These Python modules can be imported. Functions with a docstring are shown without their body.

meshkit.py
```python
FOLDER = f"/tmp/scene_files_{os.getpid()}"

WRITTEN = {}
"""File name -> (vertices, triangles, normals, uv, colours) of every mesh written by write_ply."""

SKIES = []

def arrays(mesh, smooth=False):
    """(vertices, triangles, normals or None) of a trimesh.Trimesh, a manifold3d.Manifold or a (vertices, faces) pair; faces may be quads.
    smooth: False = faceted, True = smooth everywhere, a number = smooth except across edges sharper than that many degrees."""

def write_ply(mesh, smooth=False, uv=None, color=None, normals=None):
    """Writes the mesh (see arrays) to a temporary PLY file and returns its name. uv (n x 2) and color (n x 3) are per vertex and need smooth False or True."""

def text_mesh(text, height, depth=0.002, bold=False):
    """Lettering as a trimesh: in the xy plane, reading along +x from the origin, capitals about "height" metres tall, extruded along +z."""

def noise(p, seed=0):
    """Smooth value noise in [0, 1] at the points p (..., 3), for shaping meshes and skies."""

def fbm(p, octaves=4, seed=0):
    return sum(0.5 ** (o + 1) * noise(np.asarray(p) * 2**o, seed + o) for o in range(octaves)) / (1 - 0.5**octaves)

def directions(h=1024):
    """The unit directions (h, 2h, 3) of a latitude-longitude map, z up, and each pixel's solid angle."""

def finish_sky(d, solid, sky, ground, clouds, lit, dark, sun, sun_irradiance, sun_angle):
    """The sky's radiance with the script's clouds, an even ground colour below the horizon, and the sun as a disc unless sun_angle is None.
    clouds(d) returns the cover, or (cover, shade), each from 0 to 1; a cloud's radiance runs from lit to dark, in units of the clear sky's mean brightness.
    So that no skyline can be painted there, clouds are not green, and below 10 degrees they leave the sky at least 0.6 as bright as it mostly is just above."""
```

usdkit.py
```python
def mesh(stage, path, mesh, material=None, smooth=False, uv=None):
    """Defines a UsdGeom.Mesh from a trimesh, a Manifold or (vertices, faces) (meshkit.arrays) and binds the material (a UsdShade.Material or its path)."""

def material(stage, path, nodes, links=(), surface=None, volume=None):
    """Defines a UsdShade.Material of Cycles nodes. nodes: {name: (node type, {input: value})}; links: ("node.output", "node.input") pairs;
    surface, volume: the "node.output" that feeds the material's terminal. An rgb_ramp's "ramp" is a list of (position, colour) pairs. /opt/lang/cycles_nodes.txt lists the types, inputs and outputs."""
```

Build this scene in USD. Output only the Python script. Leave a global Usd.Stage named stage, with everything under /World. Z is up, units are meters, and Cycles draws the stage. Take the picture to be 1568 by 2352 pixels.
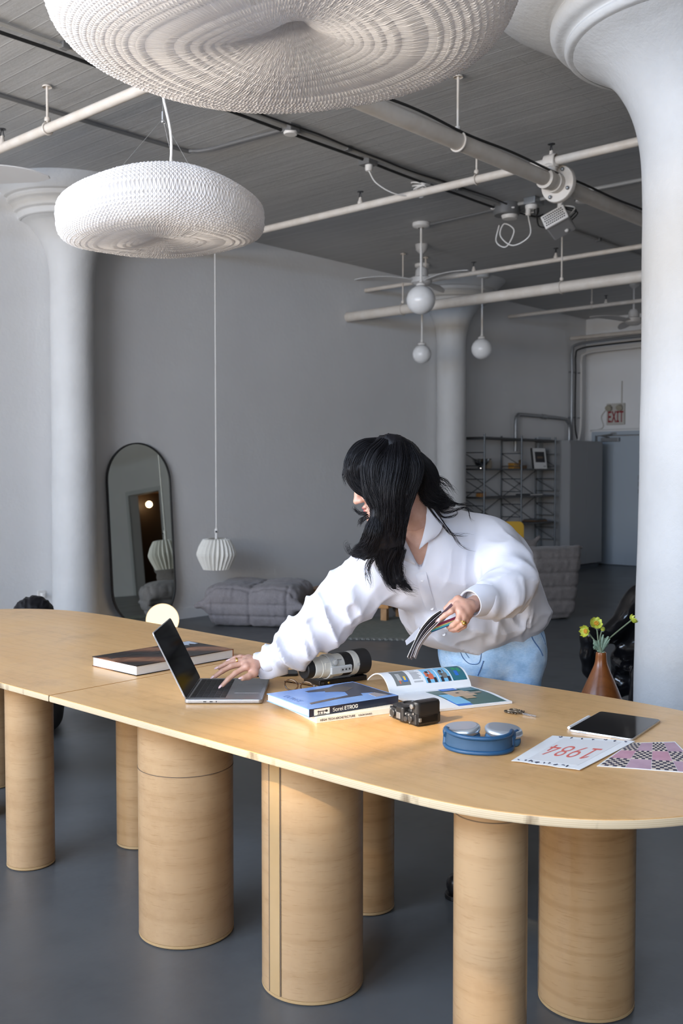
import math, random
import numpy as np, trimesh, manifold3d, usdkit, meshkit
from scipy import sparse
from scipy.sparse import csgraph as csg
from shapely.geometry import Polygon, box as sbox, Point
from pxr import Usd, UsdGeom, UsdLux, UsdShade, Gf, Sdf, Vt
random.seed(4); rng = np.random.default_rng(4)
stage = Usd.Stage.CreateInMemory()
UsdGeom.SetStageUpAxis(stage, 'Z'); UsdGeom.SetStageMetersPerUnit(stage, 1.0)
UsdGeom.Xform.Define(stage, '/World'); UsdGeom.Scope.Define(stage, '/World/Looks')
PI = math.pi
# ------------------------------------------------------------------ camera
# world: +X runs away to the right along the long left wall, +Y runs away to the left, z up; 35 mm lens on a 24 x 36 frame
F, CX, CY, EH = 2287.0, 784.0, 1176.0, 1.45
TH, PIT = math.radians(42.0), math.atan(91 / 2287.0)
FW = np.array([math.cos(TH) * math.cos(PIT), math.sin(TH) * math.cos(PIT), -math.sin(PIT)])
RT = np.array([math.sin(TH), -math.cos(TH), 0.0]); UP = np.cross(RT, FW); EYE = np.array([0, 0, EH])
def ray(x, y): return FW + RT * (x - CX) / F - UP * (y - CY) / F
def atz(x, y, z): r = ray(x, y); return EYE + r * (z - EH) / r[2]
def aty(x, y, Y): r = ray(x, y); return EYE + r * Y / r[1]
def atx(x, y, X): r = ray(x, y); return EYE + r * X / r[0]
def atd(x, y, d): return EYE + ray(x, y) * d
cam = UsdGeom.Camera.Define(stage, '/World/Camera')
m = np.eye(4); m[0, :3], m[1, :3], m[2, :3], m[3, :3] = RT, UP, -FW, EYE
cam.AddTransformOp().Set(Gf.Matrix4d(*m.ravel().tolist()))
cam.CreateHorizontalApertureAttr(24.0); cam.CreateVerticalApertureAttr(36.0)
cam.CreateFocalLengthAttr(24.0 * F / 1568.0); cam.CreateClippingRangeAttr(Gf.Vec2f(0.05, 200))
cam.CreateFStopAttr(5.0); cam.CreateFocusDistanceAttr(3.15)
cam.CreateExposureAttr(-0.36)
# ------------------------------------------------------------------ light: daylight in through the big windows behind the camera, low sun
WX, WY0, WY1, BX, CEIL = -1.6, -7.0, 7.75, 14.4, 3.87      # window wall x, right wall y, left wall y, back wall x, ceiling height
WINDOWS = [(-2.6, 0.8), (1.2, 4.2), (4.5, 7.45)]; WZ0, WZ1 = 0.95, 3.55
N_LIGHT = [0]
def window_light(y0, y1, z0, z1, tilt, col, power, yaw=math.radians(0), parts=3):
    """Daylight at one half of a window, in upright strips: sky light slants down into the room, light off the sunlit street slants up."""
    w = (y1 - y0) / parts
    for q in range(parts):
        N_LIGHT[0] += 1; L = UsdLux.RectLight.Define(stage, '/World/daylight_%03d' % N_LIGHT[0]); L.CreateWidthAttr(w * 0.94); L.CreateHeightAttr(z1 - z0)
        L.CreateColorAttr(Gf.Vec3f(*col)); L.CreateIntensityAttr(power); L.CreateNormalizeAttr(False)
        d = np.array([math.cos(tilt) * math.cos(yaw), math.cos(tilt) * math.sin(yaw), math.sin(tilt)]); z = -d; x = np.cross([0, 0, 1.0], z); x /= np.linalg.norm(x); y = np.cross(z, x); m4 = np.eye(4); m4[0, :3], m4[1, :3], m4[2, :3], m4[3, :3] = x, y, z, (WX - 0.45, y0 + w * (q + 0.5), (z0 + z1) / 2)
        L.AddTransformOp().Set(Gf.Matrix4d(*m4.ravel().tolist()))
ZM = (WZ0 + WZ1) / 2 + 0.1
for k, (a, b) in enumerate(WINDOWS):
    open_sky = (0.42, 0.74, 0.60)[k]      # how much open sky each window sees
    window_light(a, b, ZM, WZ1, math.radians(-50), (0.70, 0.91, 1.30), 40.0 * open_sky)
    window_light(a, b, WZ0, ZM, math.radians(52), (1.16, 0.97, 0.80), 38.0 * open_sky)
dome = UsdLux.DomeLight.Define(stage, '/World/sky'); dome.CreateColorAttr(Gf.Vec3f(0.75, 0.87, 1.0)); dome.CreateIntensityAttr(1.0)
# a low sun glint thrown in through the window (off glass across the street): a narrow warm beam on the near edge of the table
def beam(n, src, target, cone, power, soft, radius=0.12):
    g = UsdLux.SphereLight.Define(stage, '/World/sun_glint_%03d' % n); g.CreateRadiusAttr(radius); g.CreateColorAttr(Gf.Vec3f(1.0, 0.74, 0.42)); g.CreateIntensityAttr(power); sh = UsdLux.ShapingAPI.Apply(g.GetPrim()); sh.CreateShapingConeAngleAttr(cone); sh.CreateShapingConeSoftnessAttr(soft)
    src = np.array(src, float); z = src - np.array(target, float); z /= np.linalg.norm(z); x = np.cross([0, 0, 1], z); x /= np.linalg.norm(x); y = np.cross(z, x); q = np.eye(4); q[0, :3], q[1, :3], q[2, :3], q[3, :3] = x, y, z, src; g.AddTransformOp().Set(Gf.Matrix4d(*q.ravel().tolist()))
SRC = (-9.0, 2.8, 8.0)
beam(1, SRC, (1.92, 1.90, 0.75), 1.05, 36000.0, 1.0); beam(2, SRC, (2.05, 1.66, 0.75), 1.05, 36000.0, 1.0); beam(3, SRC, (1.70, 1.20, 0.33), 0.42, 30000.0, 1.0)
# ------------------------------------------------------------------ helpers: materials
MATS = {}
def mat(name, col, rough=0.5, metal=0.0, col2=None, ns=6.0, detail=4.0, stretch=(1, 1, 1), bump=0.0, bs=60.0, bdist=0.01, ramp=(0.35, 0.65), bstretch=None, distort=0.0, **extra):
    if name in MATS: return MATS[name]
    nodes = {'p': ('principled_bsdf', dict(roughness=rough, metallic=metal, base_color=col, **extra))}; links = []
    if col2 is not None or bump: nodes['tc'] = ('texture_coordinate', {})
    if col2 is not None:
        nodes['mp'] = ('mapping', {'scale': stretch}); nodes['n'] = ('noise_texture', {'scale': ns, 'detail': detail, 'roughness': 0.6, 'distortion': distort})
        nodes['r'] = ('rgb_ramp', {'ramp': [(ramp[0], col), (ramp[1], col2)]})
        links += [('tc.object', 'mp.vector'), ('mp.vector', 'n.vector'), ('n.fac', 'r.fac'), ('r.color', 'p.base_color')]
    if bump:
        nodes['mb'] = ('mapping', {'scale': bstretch or stretch}); nodes['nb'] = ('noise_texture', {'scale': bs, 'detail': 4.0, 'roughness': 0.6}); nodes['b'] = ('bump', {'strength': bump, 'distance': bdist})
        links += [('tc.object', 'mb.vector'), ('mb.vector', 'nb.vector'), ('nb.fac', 'b.height'), ('b.normal', 'p.normal')]
    MATS[name] = usdkit.material(stage, '/World/Looks/' + name, nodes, links, surface='p.BSDF')
    return MATS[name]
# ------------------------------------------------------------------ helpers: things
used = {}
def numbered(path):
    n = used.get(path, 0); used[path] = n + 1
    return path if n == 0 else '%s_%03d' % (path, n)
def tag(prim, label=None, cat=None, group=None, kind=None):
    for k, v in (('label', label), ('category', cat), ('group', group), ('kind', kind)):
        if v: prim.SetCustomDataByKey(k, v)
    return prim
GROUPS = {'sprinkler_pipe': 'cream pipes under the ceiling', 'globe_pendant': 'opal globe pendants', 'cloud_pendant': 'folded-paper cloud lamps', 'ceiling_fan': 'white ceiling fans', 'mushroom_column': 'white plaster columns', 'conduit': 'conduits on the ceiling', 'ceiling_cable': 'black cables along the ceiling conduit', 'wall_conduit': 'conduits down the corner wall', 'poppy': 'poppies in the teardrop vase', 'wood_box': 'small wooden boxes on the wire shelf', 'ceiling_outlet': 'outlet boxes on the ceiling'}
class Thing:
    """A node of the scene: children are added in world coordinates and stored relative to the thing's base."""
    def __init__(s, path, loc=(0, 0, 0), prim=None): s.path, s.loc, s.prim = path, np.asarray(loc, float), prim
    def add(s, name, mesh, material, smooth=35, label=None, kind=None, local=False):
        if isinstance(mesh, list): mesh = cat(mesh)
        v, f, n = meshkit.arrays(mesh, smooth)
        if not local: v = v - s.loc
        p = numbered(s.path + '/' + name)
        me = usdkit.mesh(stage, p, (v, f), material)
        if n is not None:
            me.CreateNormalsAttr(Vt.Vec3fArray.FromNumpy(n.astype(np.float32))); me.SetNormalsInterpolation('vertex')
        tag(me.GetPrim(), label, None, None, kind)
        return Thing(p, s.loc, me.GetPrim())
def thing(name, label, cat_, loc=(0, 0, 0), group=None):
    p = numbered('/World/' + name); x = UsdGeom.Xform.Define(stage, p); x.AddTranslateOp().Set(Gf.Vec3d(*map(float, loc)))
    tag(x.GetPrim(), label, cat_, group or GROUPS.get(name)); return Thing(p, loc, x.GetPrim())
def single(name, mesh, material, label, cat_, smooth=35, group=None):
    if isinstance(mesh, list): mesh = cat(mesh)
    v, f, n = meshkit.arrays(mesh, False); b = np.array([(v[:, 0].min() + v[:, 0].max()) / 2, (v[:, 1].min() + v[:, 1].max()) / 2, v[:, 2].min()])
    t = Thing('/World', b); p = t.add(name, mesh, material, smooth); UsdGeom.Xformable(p.prim).AddTranslateOp().Set(Gf.Vec3d(*b.tolist()))
    tag(p.prim, label, cat_, group); return Thing(p.path, b, p.prim)
def struct(name, mesh, material, smooth=35, label=None, cat_=None):
    t = Thing('/World').add(name, mesh, material, smooth); tag(t.prim, label, cat_, None, 'structure'); return t
# ------------------------------------------------------------------ helpers: shapes
def cat(ms): return trimesh.util.concatenate([to_tm(x) for x in ms])
def to_tm(x):
    if isinstance(x, trimesh.Trimesh): return x
    v, f, _ = meshkit.arrays(x); return trimesh.Trimesh(v, f, process=False)
def frame(z, x=None):
    z = np.asarray(z, float); z = z / np.linalg.norm(z)
    a = np.asarray(x if x is not None else ([0, 0, 1] if abs(z[2]) < 0.9 else [1, 0, 0]), float)
    xx = a - z * (a @ z); xx /= np.linalg.norm(xx); return np.stack([xx, np.cross(z, xx), z], 1)
def pose(mesh, R=None, t=(0, 0, 0), rz=0.0):
    M4 = np.eye(4)
    if R is not None: M4[:3, :3] = R
    if rz: c, s_ = math.cos(rz), math.sin(rz); M4[:3, :3] = np.array([[c, -s_, 0], [s_, c, 0], [0, 0, 1]]) @ M4[:3, :3]
    M4[:3, 3] = t; k = to_tm(mesh).copy(); k.apply_transform(M4); return k
def bx(cx, cy, cz, sx, sy, sz): k = trimesh.creation.box((sx, sy, sz)); k.apply_translation((cx, cy, cz)); return k
def slab(poly, z0, z1, r=0.0, n=3):
    """A plate of outline poly from z0 to z1 with edges rounded by r."""
    if not isinstance(poly, Polygon): poly = Polygon(poly)
    if r <= 0:
        k = trimesh.creation.extrude_polygon(poly, z1 - z0, engine='earcut'); k.apply_translation((0, 0, z0)); return k
    cs = lambda p: manifold3d.CrossSection([np.asarray(p.exterior.coords)[:-1]] + [np.asarray(i.coords)[:-1] for i in p.interiors], manifold3d.FillRule.EvenOdd)
    # stacked rings on the same vertex count
    ex = np.asarray(poly.exterior.coords)[:-1]
    if Polygon(ex).exterior.is_ccw is False: ex = ex[::-1]
    d = np.roll(ex, -1, 0) - ex; d /= np.maximum(np.linalg.norm(d, axis=1, keepdims=True), 1e-12); nn = np.stack([d[:, 1], -d[:, 0]], 1)
    bis = nn + np.roll(nn, 1, 0); bis /= np.maximum((bis * np.roll(nn, 1, 0)).sum(1, keepdims=True), 0.3)
    prof = [(-r * (1 - math.sin(a)), z0 + r * (1 - math.cos(a))) for a in np.linspace(0, PI / 2, n + 1)] + [(-r * (1 - math.cos(a)), z1 - r * (1 - math.sin(a))) for a in np.linspace(0, PI / 2, n + 1)]
    V = np.vstack([np.c_[ex + bis * o, np.full(len(ex), z)] for o, z in prof]); N = len(ex); Fa = []
    i = np.arange(N); j = (i + 1) % N
    for k in range(len(prof) - 1): Fa.append(np.stack([k * N + i, k * N + j, (k + 1) * N + j], 1)); Fa.append(np.stack([k * N + i, (k + 1) * N + j, (k + 1) * N + i], 1))
    cap = trimesh.creation.triangulate_polygon(Polygon(ex + bis * -r), engine='earcut')
    cv, cf = cap
    out = trimesh.Trimesh(V, np.vstack(Fa), process=False)
    top = trimesh.Trimesh(np.c_[cv, np.full(len(cv), z1)], cf, process=False); bot = trimesh.Trimesh(np.c_[cv, np.full(len(cv), z0)], cf[:, ::-1], process=False)
    if top.face_normals[0][2] < 0: top.invert(); bot.invert()
    return trimesh.util.concatenate([out, top, bot])
def rrect(w, h, r, n=5, cx=0, cy=0):
    pts = []
    for sx, sy, a0 in ((1, 1, 0), (-1, 1, 90), (-1, -1, 180), (1, -1, 270)):
        for a in np.radians(np.linspace(a0, a0 + 90, n)): pts.append((cx + sx * (w / 2 - r) + r * math.cos(a), cy + sy * (h / 2 - r) + r * math.sin(a)))
    return Polygon(pts)
def rbox(w, d, h, r=0.005, n=2, corner=None):
    """Rounded box, base at z = 0."""
    return slab(rrect(w, d, corner or max(r * 1.5, 0.002), 4), 0, h, r, n)
def tube(pts, r, n=10, caps=True, closed=False):
    pts = np.asarray(pts, float); N = len(pts); r = np.broadcast_to(np.asarray(r, float), (N,))
    t = np.gradient(pts, axis=0) if not closed else np.roll(pts, -1, 0) - np.roll(pts, 1, 0)
    t /= np.maximum(np.linalg.norm(t, axis=1, keepdims=True), 1e-12)
    u = frame(t[0])[:, 0]; rings = []
    for k in range(N):
        u = u - t[k] * (u @ t[k]); u /= max(np.linalg.norm(u), 1e-9); w = np.cross(t[k], u)
        a = np.linspace(0, 2 * PI, n, endpoint=False); rings.append(pts[k] + r[k] * (np.cos(a)[:, None] * u + np.sin(a)[:, None] * w))
    V = np.vstack(rings); Fa = []; i = np.arange(n); j = (i + 1) % n
    for k in range(N if closed else N - 1):
        a, b = k * n, ((k + 1) % N) * n
        Fa += [np.stack([a + i, a + j, b + j], 1), np.stack([a + i, b + j, b + i], 1)]
    if caps and not closed:
        V = np.vstack([V, pts[0], pts[-1]]); c0, c1 = len(V) - 2, len(V) - 1
        Fa += [np.stack([np.full(n, c0), j, i], 1), np.stack([np.full(n, c1), (N - 1) * n + i, (N - 1) * n + j], 1)]
    return trimesh.Trimesh(V, np.vstack(Fa), process=False)
def spline(pts, n=8):
    """Catmull-Rom through pts."""
    P = np.asarray(pts, float); P = np.vstack([2 * P[0] - P[1], P, 2 * P[-1] - P[-2]]); out = []
    for k in range(1, len(P) - 2):
        for t in np.linspace(0, 1, n, endpoint=False):
            out.append(0.5 * (2 * P[k] + (P[k + 1] - P[k - 1]) * t + (2 * P[k - 1] - 5 * P[k] + 4 * P[k + 1] - P[k + 2]) * t * t + (3 * P[k] - P[k - 1] - 3 * P[k + 1] + P[k + 2]) * t ** 3))
    return np.array(out + [P[-2]])
def lathe(prof, n=48, c=(0, 0, 0), axis=None):
    prof = np.asarray(prof, float); a = np.linspace(0, 2 * PI, n, endpoint=False); N = len(prof)
    V = np.stack([np.outer(prof[:, 0], np.cos(a)), np.outer(prof[:, 0], np.sin(a)), np.repeat(prof[:, 1:2], n, 1)], -1).reshape(-1, 3)
    i = np.arange(n); j = (i + 1) % n; Fa = []
    for k in range(N - 1): Fa += [np.stack([k * n + i, k * n + j, (k + 1) * n + j], 1), np.stack([k * n + i, (k + 1) * n + j, (k + 1) * n + i], 1)]
    k = trimesh.Trimesh(V, np.vstack(Fa), process=False)
    if prof[0, 1] > prof[-1, 1]: k.invert()
    return pose(k, None if axis is None else frame(axis), c)
def ball(c, r, s=3, scale=(1, 1, 1), R=None): k = trimesh.creation.icosphere(s, 1.0); k.apply_scale(np.asarray(scale) * r); return pose(k, R, c)
def rod(a, b, r, n=12): return tube([a, b], r, n)
def grid_mesh(P):
    P = np.asarray(P); a, b = P.shape[:2]; i, j = np.meshgrid(np.arange(a - 1), np.arange(b - 1), indexing='ij'); k = (i * b + j).ravel()
    return trimesh.Trimesh(P.reshape(-1, 3), np.vstack([np.stack([k, k + b, k + b + 1], 1), np.stack([k, k + b + 1, k + 1], 1)]), process=False)
def sheet(P, th):
    """A thin solid from a grid of points, thickness th downwards along its mean normal."""
    P = np.asarray(P, float); a, b = P.shape[:2]
    n = np.cross(np.gradient(P, axis=0), np.gradient(P, axis=1)); n /= np.maximum(np.linalg.norm(n, axis=-1, keepdims=True), 1e-12)
    top = grid_mesh(P); bot = grid_mesh(P - n * th); bot.invert(); Q = P - n * th
    loop = [(i, 0) for i in range(a)] + [(a - 1, j) for j in range(1, b)] + [(i, b - 1) for i in range(a - 2, -1, -1)] + [(0, j) for j in range(b - 2, 0, -1)]
    L0 = np.array([P[q] for q in loop]); L1 = np.array([Q[q] for q in loop]); N = len(loop); i = np.arange(N); j = (i + 1) % N
    side = trimesh.Trimesh(np.vstack([L0, L1]), np.vstack([np.stack([i, N + j, j], 1), np.stack([i, N + i, N + j], 1)]), process=False)
    k = trimesh.util.concatenate([top, bot, side]); side.invert(); return k
# ------------------------------------------------------------------ helpers: soft shapes from a distance field
class Field:
    def __init__(s, lo, hi, h):
        s.lo, s.h = np.asarray(lo, float), h; s.n = np.ceil((np.asarray(hi) - s.lo) / h).astype(int) + 1
        s.D = np.full(s.n, 1.0, np.float32); s.ax = [(s.lo[k] + h * np.arange(s.n[k])).astype(np.float32) for k in range(3)]
    def _box(s, lo, hi):
        a = np.clip(np.floor((lo - s.lo) / s.h).astype(int), 0, s.n); b = np.clip(np.ceil((hi - s.lo) / s.h).astype(int) + 1, 0, s.n)
        return tuple(slice(x, y) for x, y in zip(a, b))
    def _pts(s, sl): return np.stack(np.meshgrid(*[s.ax[k][sl[k]] for k in range(3)], indexing='ij'), -1)
    def _join(s, sl, d, k, cut=False):
        o = s.D[sl]
        if cut: d, o2 = -d, o; q = np.maximum(k - np.abs(o2 - d), 0) / k; s.D[sl] = np.maximum(o2, d) + q * q * k / 4; return
        q = np.maximum(k - np.abs(o - d), 0) / k; s.D[sl] = np.minimum(o, d) - q * q * k / 4
    def cap(s, a, b, ra, rb=None, k=0.02, flat=None, cut=False):
        """Tapered capsule; flat = (direction, factor) squashes it along a direction."""
        a, b = np.asarray(a, float), np.asarray(b, float); rb = ra if rb is None else rb; m = max(ra, rb) * (max(1, flat[1]) if flat else 1) + k + 3 * s.h
        sl = s._box(np.minimum(a, b) - m, np.maximum(a, b) + m)
        if min(x.stop - x.start for x in sl) < 1: return s
        p = s._pts(sl) - a.astype(np.float32); ab = (b - a).astype(np.float32); t = np.clip(p @ ab / max(ab @ ab, 1e-12), 0, 1)
        q = p - t[..., None] * ab
        if flat: n = np.asarray(flat[0], np.float32); n = n / np.linalg.norm(n); q = q + (q @ n)[..., None] * n * (1 / flat[1] - 1)
        d = np.linalg.norm(q, axis=-1) - (ra + (rb - ra) * t)
        if flat: d = d * min(1, flat[1])
        s._join(sl, d.astype(np.float32), k, cut); return s
    def chain(s, pts, rs, k=0.02, flat=None):
        for i in range(len(pts) - 1): s.cap(pts[i], pts[i + 1], rs[i], rs[i + 1], k, flat)
        return s
    def ell(s, c, r, R=None, k=0.02, cut=False):
        c = np.asarray(c, float); r = np.asarray(r, np.float32); m = float(r.max()) + k + 3 * s.h; sl = s._box(c - m, c + m)
        if min(x.stop - x.start for x in sl) < 1: return s
        p = s._pts(sl) - c.astype(np.float32)
        if R is not None: p = p @ np.asarray(R, np.float32)
        k0 = np.linalg.norm(p / r, axis=-1); k1 = np.maximum(np.linalg.norm(p / (r * r), axis=-1), 1e-6); s._join(sl, k0 * (k0 - 1) / k1, k, cut); return s
    def rbox(s, c, half, r, R=None, k=0.02):
        c = np.asarray(c, float); half = np.asarray(half, np.float32); m = float(np.linalg.norm(half)) + r + k + 3 * s.h; sl = s._box(c - m, c + m); p = s._pts(sl) - c.astype(np.float32)
        if R is not None: p = p @ np.asarray(R, np.float32)
        q = np.abs(p) - (half - r); s._join(sl, np.linalg.norm(np.maximum(q, 0), axis=-1) + np.minimum(q.max(-1), 0) - r, k); return s
    def disp(s, fn, w=0.05):
        """Moves the surface out by fn(points)."""
        ix = np.nonzero(np.abs(s.D) < w); P = np.stack([s.ax[k][ix[k]] for k in range(3)], -1); s.D[ix] -= fn(P).astype(np.float32); return s
    def mesh(s, smooth=0):
        D = s.D; ins = D < 0; n = s.n - 1; corner = [(i, j, k) for i in (0, 1) for j in (0, 1) for k in (0, 1)]
        cnt = sum(ins[i:n[0] + i, j:n[1] + j, k:n[2] + k].astype(np.int8) for i, j, k in corner); act = (cnt > 0) & (cnt < 8); ids = np.full(n, -1, np.int64)
        ix = np.argwhere(act); ids[act] = np.arange(len(ix)); acc = np.zeros((len(ix), 3)); w = np.zeros(len(ix))
        for a in corner:
            for ax in range(3):
                if a[ax]: continue
                b = list(a); b[ax] = 1; va = D[tuple((ix + a).T)]; vb = D[tuple((ix + b).T)]; c = (va < 0) != (vb < 0); t = np.where(c, va / np.where(c, va - vb, 1), 0)
                p = np.repeat([a], len(ix), 0).astype(float); p[:, ax] += t; acc[c] += p[c]; w[c] += 1
        V = s.lo + s.h * (ix + acc / w[:, None]); quads = []
        for ax in range(3):
            o1, o2 = [k for k in range(3) if k != ax]; sl = [slice(1, n[k]) for k in range(3)]; sl[ax] = slice(0, n[ax]); sb = list(sl); sb[ax] = slice(1, n[ax] + 1)
            A, B = ins[tuple(sl)], ins[tuple(sb)]; e = np.argwhere(A != B)
            if not len(e): continue
            up = A[tuple(e.T)]; base = e.copy(); base[:, o1] += 1; base[:, o2] += 1
            def cell(d1, d2): q = base.copy(); q[:, o1] -= d1; q[:, o2] -= d2; return ids[tuple(q.T)]
            q = np.stack([cell(1, 1), cell(0, 1), cell(0, 0), cell(1, 0)], 1); flip = up if ax != 1 else ~up; q[~flip] = q[~flip][:, ::-1]; quads.append(q)
        Q = np.vstack(quads); tm = trimesh.Trimesh(V, np.vstack([Q[:, [0, 1, 2]], Q[:, [0, 2, 3]]]), process=False)
        ref = np.unique(tm.faces); tm.update_vertices(np.isin(np.arange(len(V)), ref))
        e = tm.edges; n_, lab = csg.connected_components(sparse.coo_matrix((np.ones(len(e)), (e[:, 0], e[:, 1])), (len(tm.vertices),) * 2), False); big = np.bincount(lab); keep = big[lab] > 0.02 * big.max()
        if not keep.all(): tm.update_faces(keep[tm.faces[:, 0]]); tm.remove_unreferenced_vertices()
        if smooth:
            e = tm.edges_unique; N = len(tm.vertices); A = sparse.coo_matrix((np.ones(len(e)), (e[:, 0], e[:, 1])), (N, N)).tocsr(); A = A + A.T; d = np.asarray(A.sum(1)); v = np.array(tm.vertices)
            for _ in range(smooth):
                for lam in (0.5, -0.53): v = v + lam * (A @ v / d - v)
            tm = trimesh.Trimesh(v, tm.faces, process=False)
        return tm
def usheet(P, th):
    P = np.asarray(P, float); n = np.cross(P[1, 0] - P[0, 0], P[0, 1] - P[0, 0]); return sheet(P if n[2] > 0 else P[:, ::-1], th)
fold = lambda x: 1 - np.abs(np.sin(x))
# ------------------------------------------------------------------ the room
wall_paint = mat('wall_paint', (0.77, 0.77, 0.77), 0.75, col2=(0.80, 0.80, 0.80), ns=1.5, bump=0.25, bs=18, bdist=0.01)
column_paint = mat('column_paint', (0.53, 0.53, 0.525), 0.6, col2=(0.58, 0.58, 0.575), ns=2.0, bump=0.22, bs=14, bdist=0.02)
white_paint = mat('white_paint', (0.72, 0.70, 0.67), 0.45)
cream_paint = mat('cream_pipe_paint', (0.60, 0.54, 0.47), 0.4, col2=(0.66, 0.61, 0.55), ns=9)
dark_metal = mat('dark_metal', (0.03, 0.03, 0.032), 0.45)
galv = mat('galvanised_steel', (0.30, 0.31, 0.32), 0.4, 0.7)
conduit_paint = mat('conduit_paint', (0.14, 0.14, 0.14), 0.5)
black_rubber = mat('black_cable', (0.015, 0.015, 0.015), 0.5)
# floor: worn grey floor paint with scuffs
MATS['floor_paint'] = floor_m = usdkit.material(stage, '/World/Looks/floor_paint', {
    'tc': ('texture_coordinate', {}), 'n': ('noise_texture', {'scale': 1.1, 'detail': 8.0, 'roughness': 0.65}), 'n2': ('noise_texture', {'scale': 5.5, 'detail': 9.0, 'roughness': 0.75}),
    'r': ('rgb_ramp', {'ramp': [(0.3, (0.076, 0.082, 0.086)), (0.7, (0.100, 0.106, 0.110))]}), 'r2': ('rgb_ramp', {'ramp': [(0.0, (0.35, 0.34, 0.33)), (0.29, (0.75, 0.75, 0.75)), (0.34, (1, 1, 1)), (1, (1, 1, 1))]}),
    'mx': ('mix', {'mix_type': 'multiply', 'fac': 1.0}), 'rr': ('map_range', {'from_min': 0.3, 'from_max': 0.7, 'to_min': 0.28, 'to_max': 0.42}), 'b': ('bump', {'strength': 0.12, 'distance': 0.01}), 'p': ('principled_bsdf', {'roughness': 0.4})},
    [('tc.object', 'n.vector'), ('tc.object', 'n2.vector'), ('n.fac', 'r.fac'), ('n2.fac', 'r2.fac'), ('r.color', 'mx.color1'), ('r2.color', 'mx.color2'), ('mx.color', 'p.base_color'), ('n.fac', 'rr.value'), ('rr.result', 'p.roughness'), ('n2.fac', 'b.height'), ('b.normal', 'p.normal')], surface='p.BSDF')
# ceiling: grey-painted concrete that keeps the print of the form boards, which run along y
MATS['ceiling_paint'] = ceil_m = usdkit.material(stage, '/World/Looks/ceiling_paint', {
    'tc': ('texture_coordinate', {}), 'mp': ('mapping', {'scale': (9.0, 0.55, 1.0)}), 'n': ('noise_texture', {'scale': 1.6, 'detail': 5.0, 'roughness': 0.6}), 'mb': ('mapping', {'rotation': (0, 0, PI / 2), 'scale': (1, 1, 1)}),
    'br': ('brick_texture', {'scale': 1.0, 'brick_width': 3.2, 'row_height': 0.13, 'mortar_size': 0.006, 'mortar_smooth': 0.6, 'color1': (0.55, 0.55, 0.55), 'color2': (0.75, 0.75, 0.75), 'mortar': (1, 1, 1)}),
    'nf': ('noise_texture', {'scale': 7.0, 'detail': 6.0, 'roughness': 0.7}), 'ad': ('mix', {'mix_type': 'mix', 'fac': 0.5}), 'ad2': ('mix', {'mix_type': 'mix', 'fac': 0.35}), 'b': ('bump', {'strength': 0.75, 'distance': 0.014}),
    'r': ('rgb_ramp', {'ramp': [(0.3, (0.39, 0.39, 0.385)), (0.7, (0.46, 0.46, 0.455))]}), 'p': ('principled_bsdf', {'roughness': 0.6})},
    [('tc.object', 'mp.vector'), ('mp.vector', 'n.vector'), ('tc.object', 'mb.vector'), ('mb.vector', 'br.vector'), ('n.fac', 'ad.color1'), ('br.color', 'ad.color2'), ('tc.object', 'nf.vector'), ('ad.color', 'ad2.color1'), ('nf.fac', 'ad2.color2'), ('ad2.color', 'b.height'), ('b.normal', 'p.normal'), ('n.fac', 'r.fac'), ('r.color', 'p.base_color')], surface='p.BSDF')
T = 0.25
struct('floor', bx((WX + BX) / 2, (WY0 + WY1) / 2, -0.1, BX - WX + 2 * T, WY1 - WY0 + 2 * T, 0.2), floor_m, False)
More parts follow.
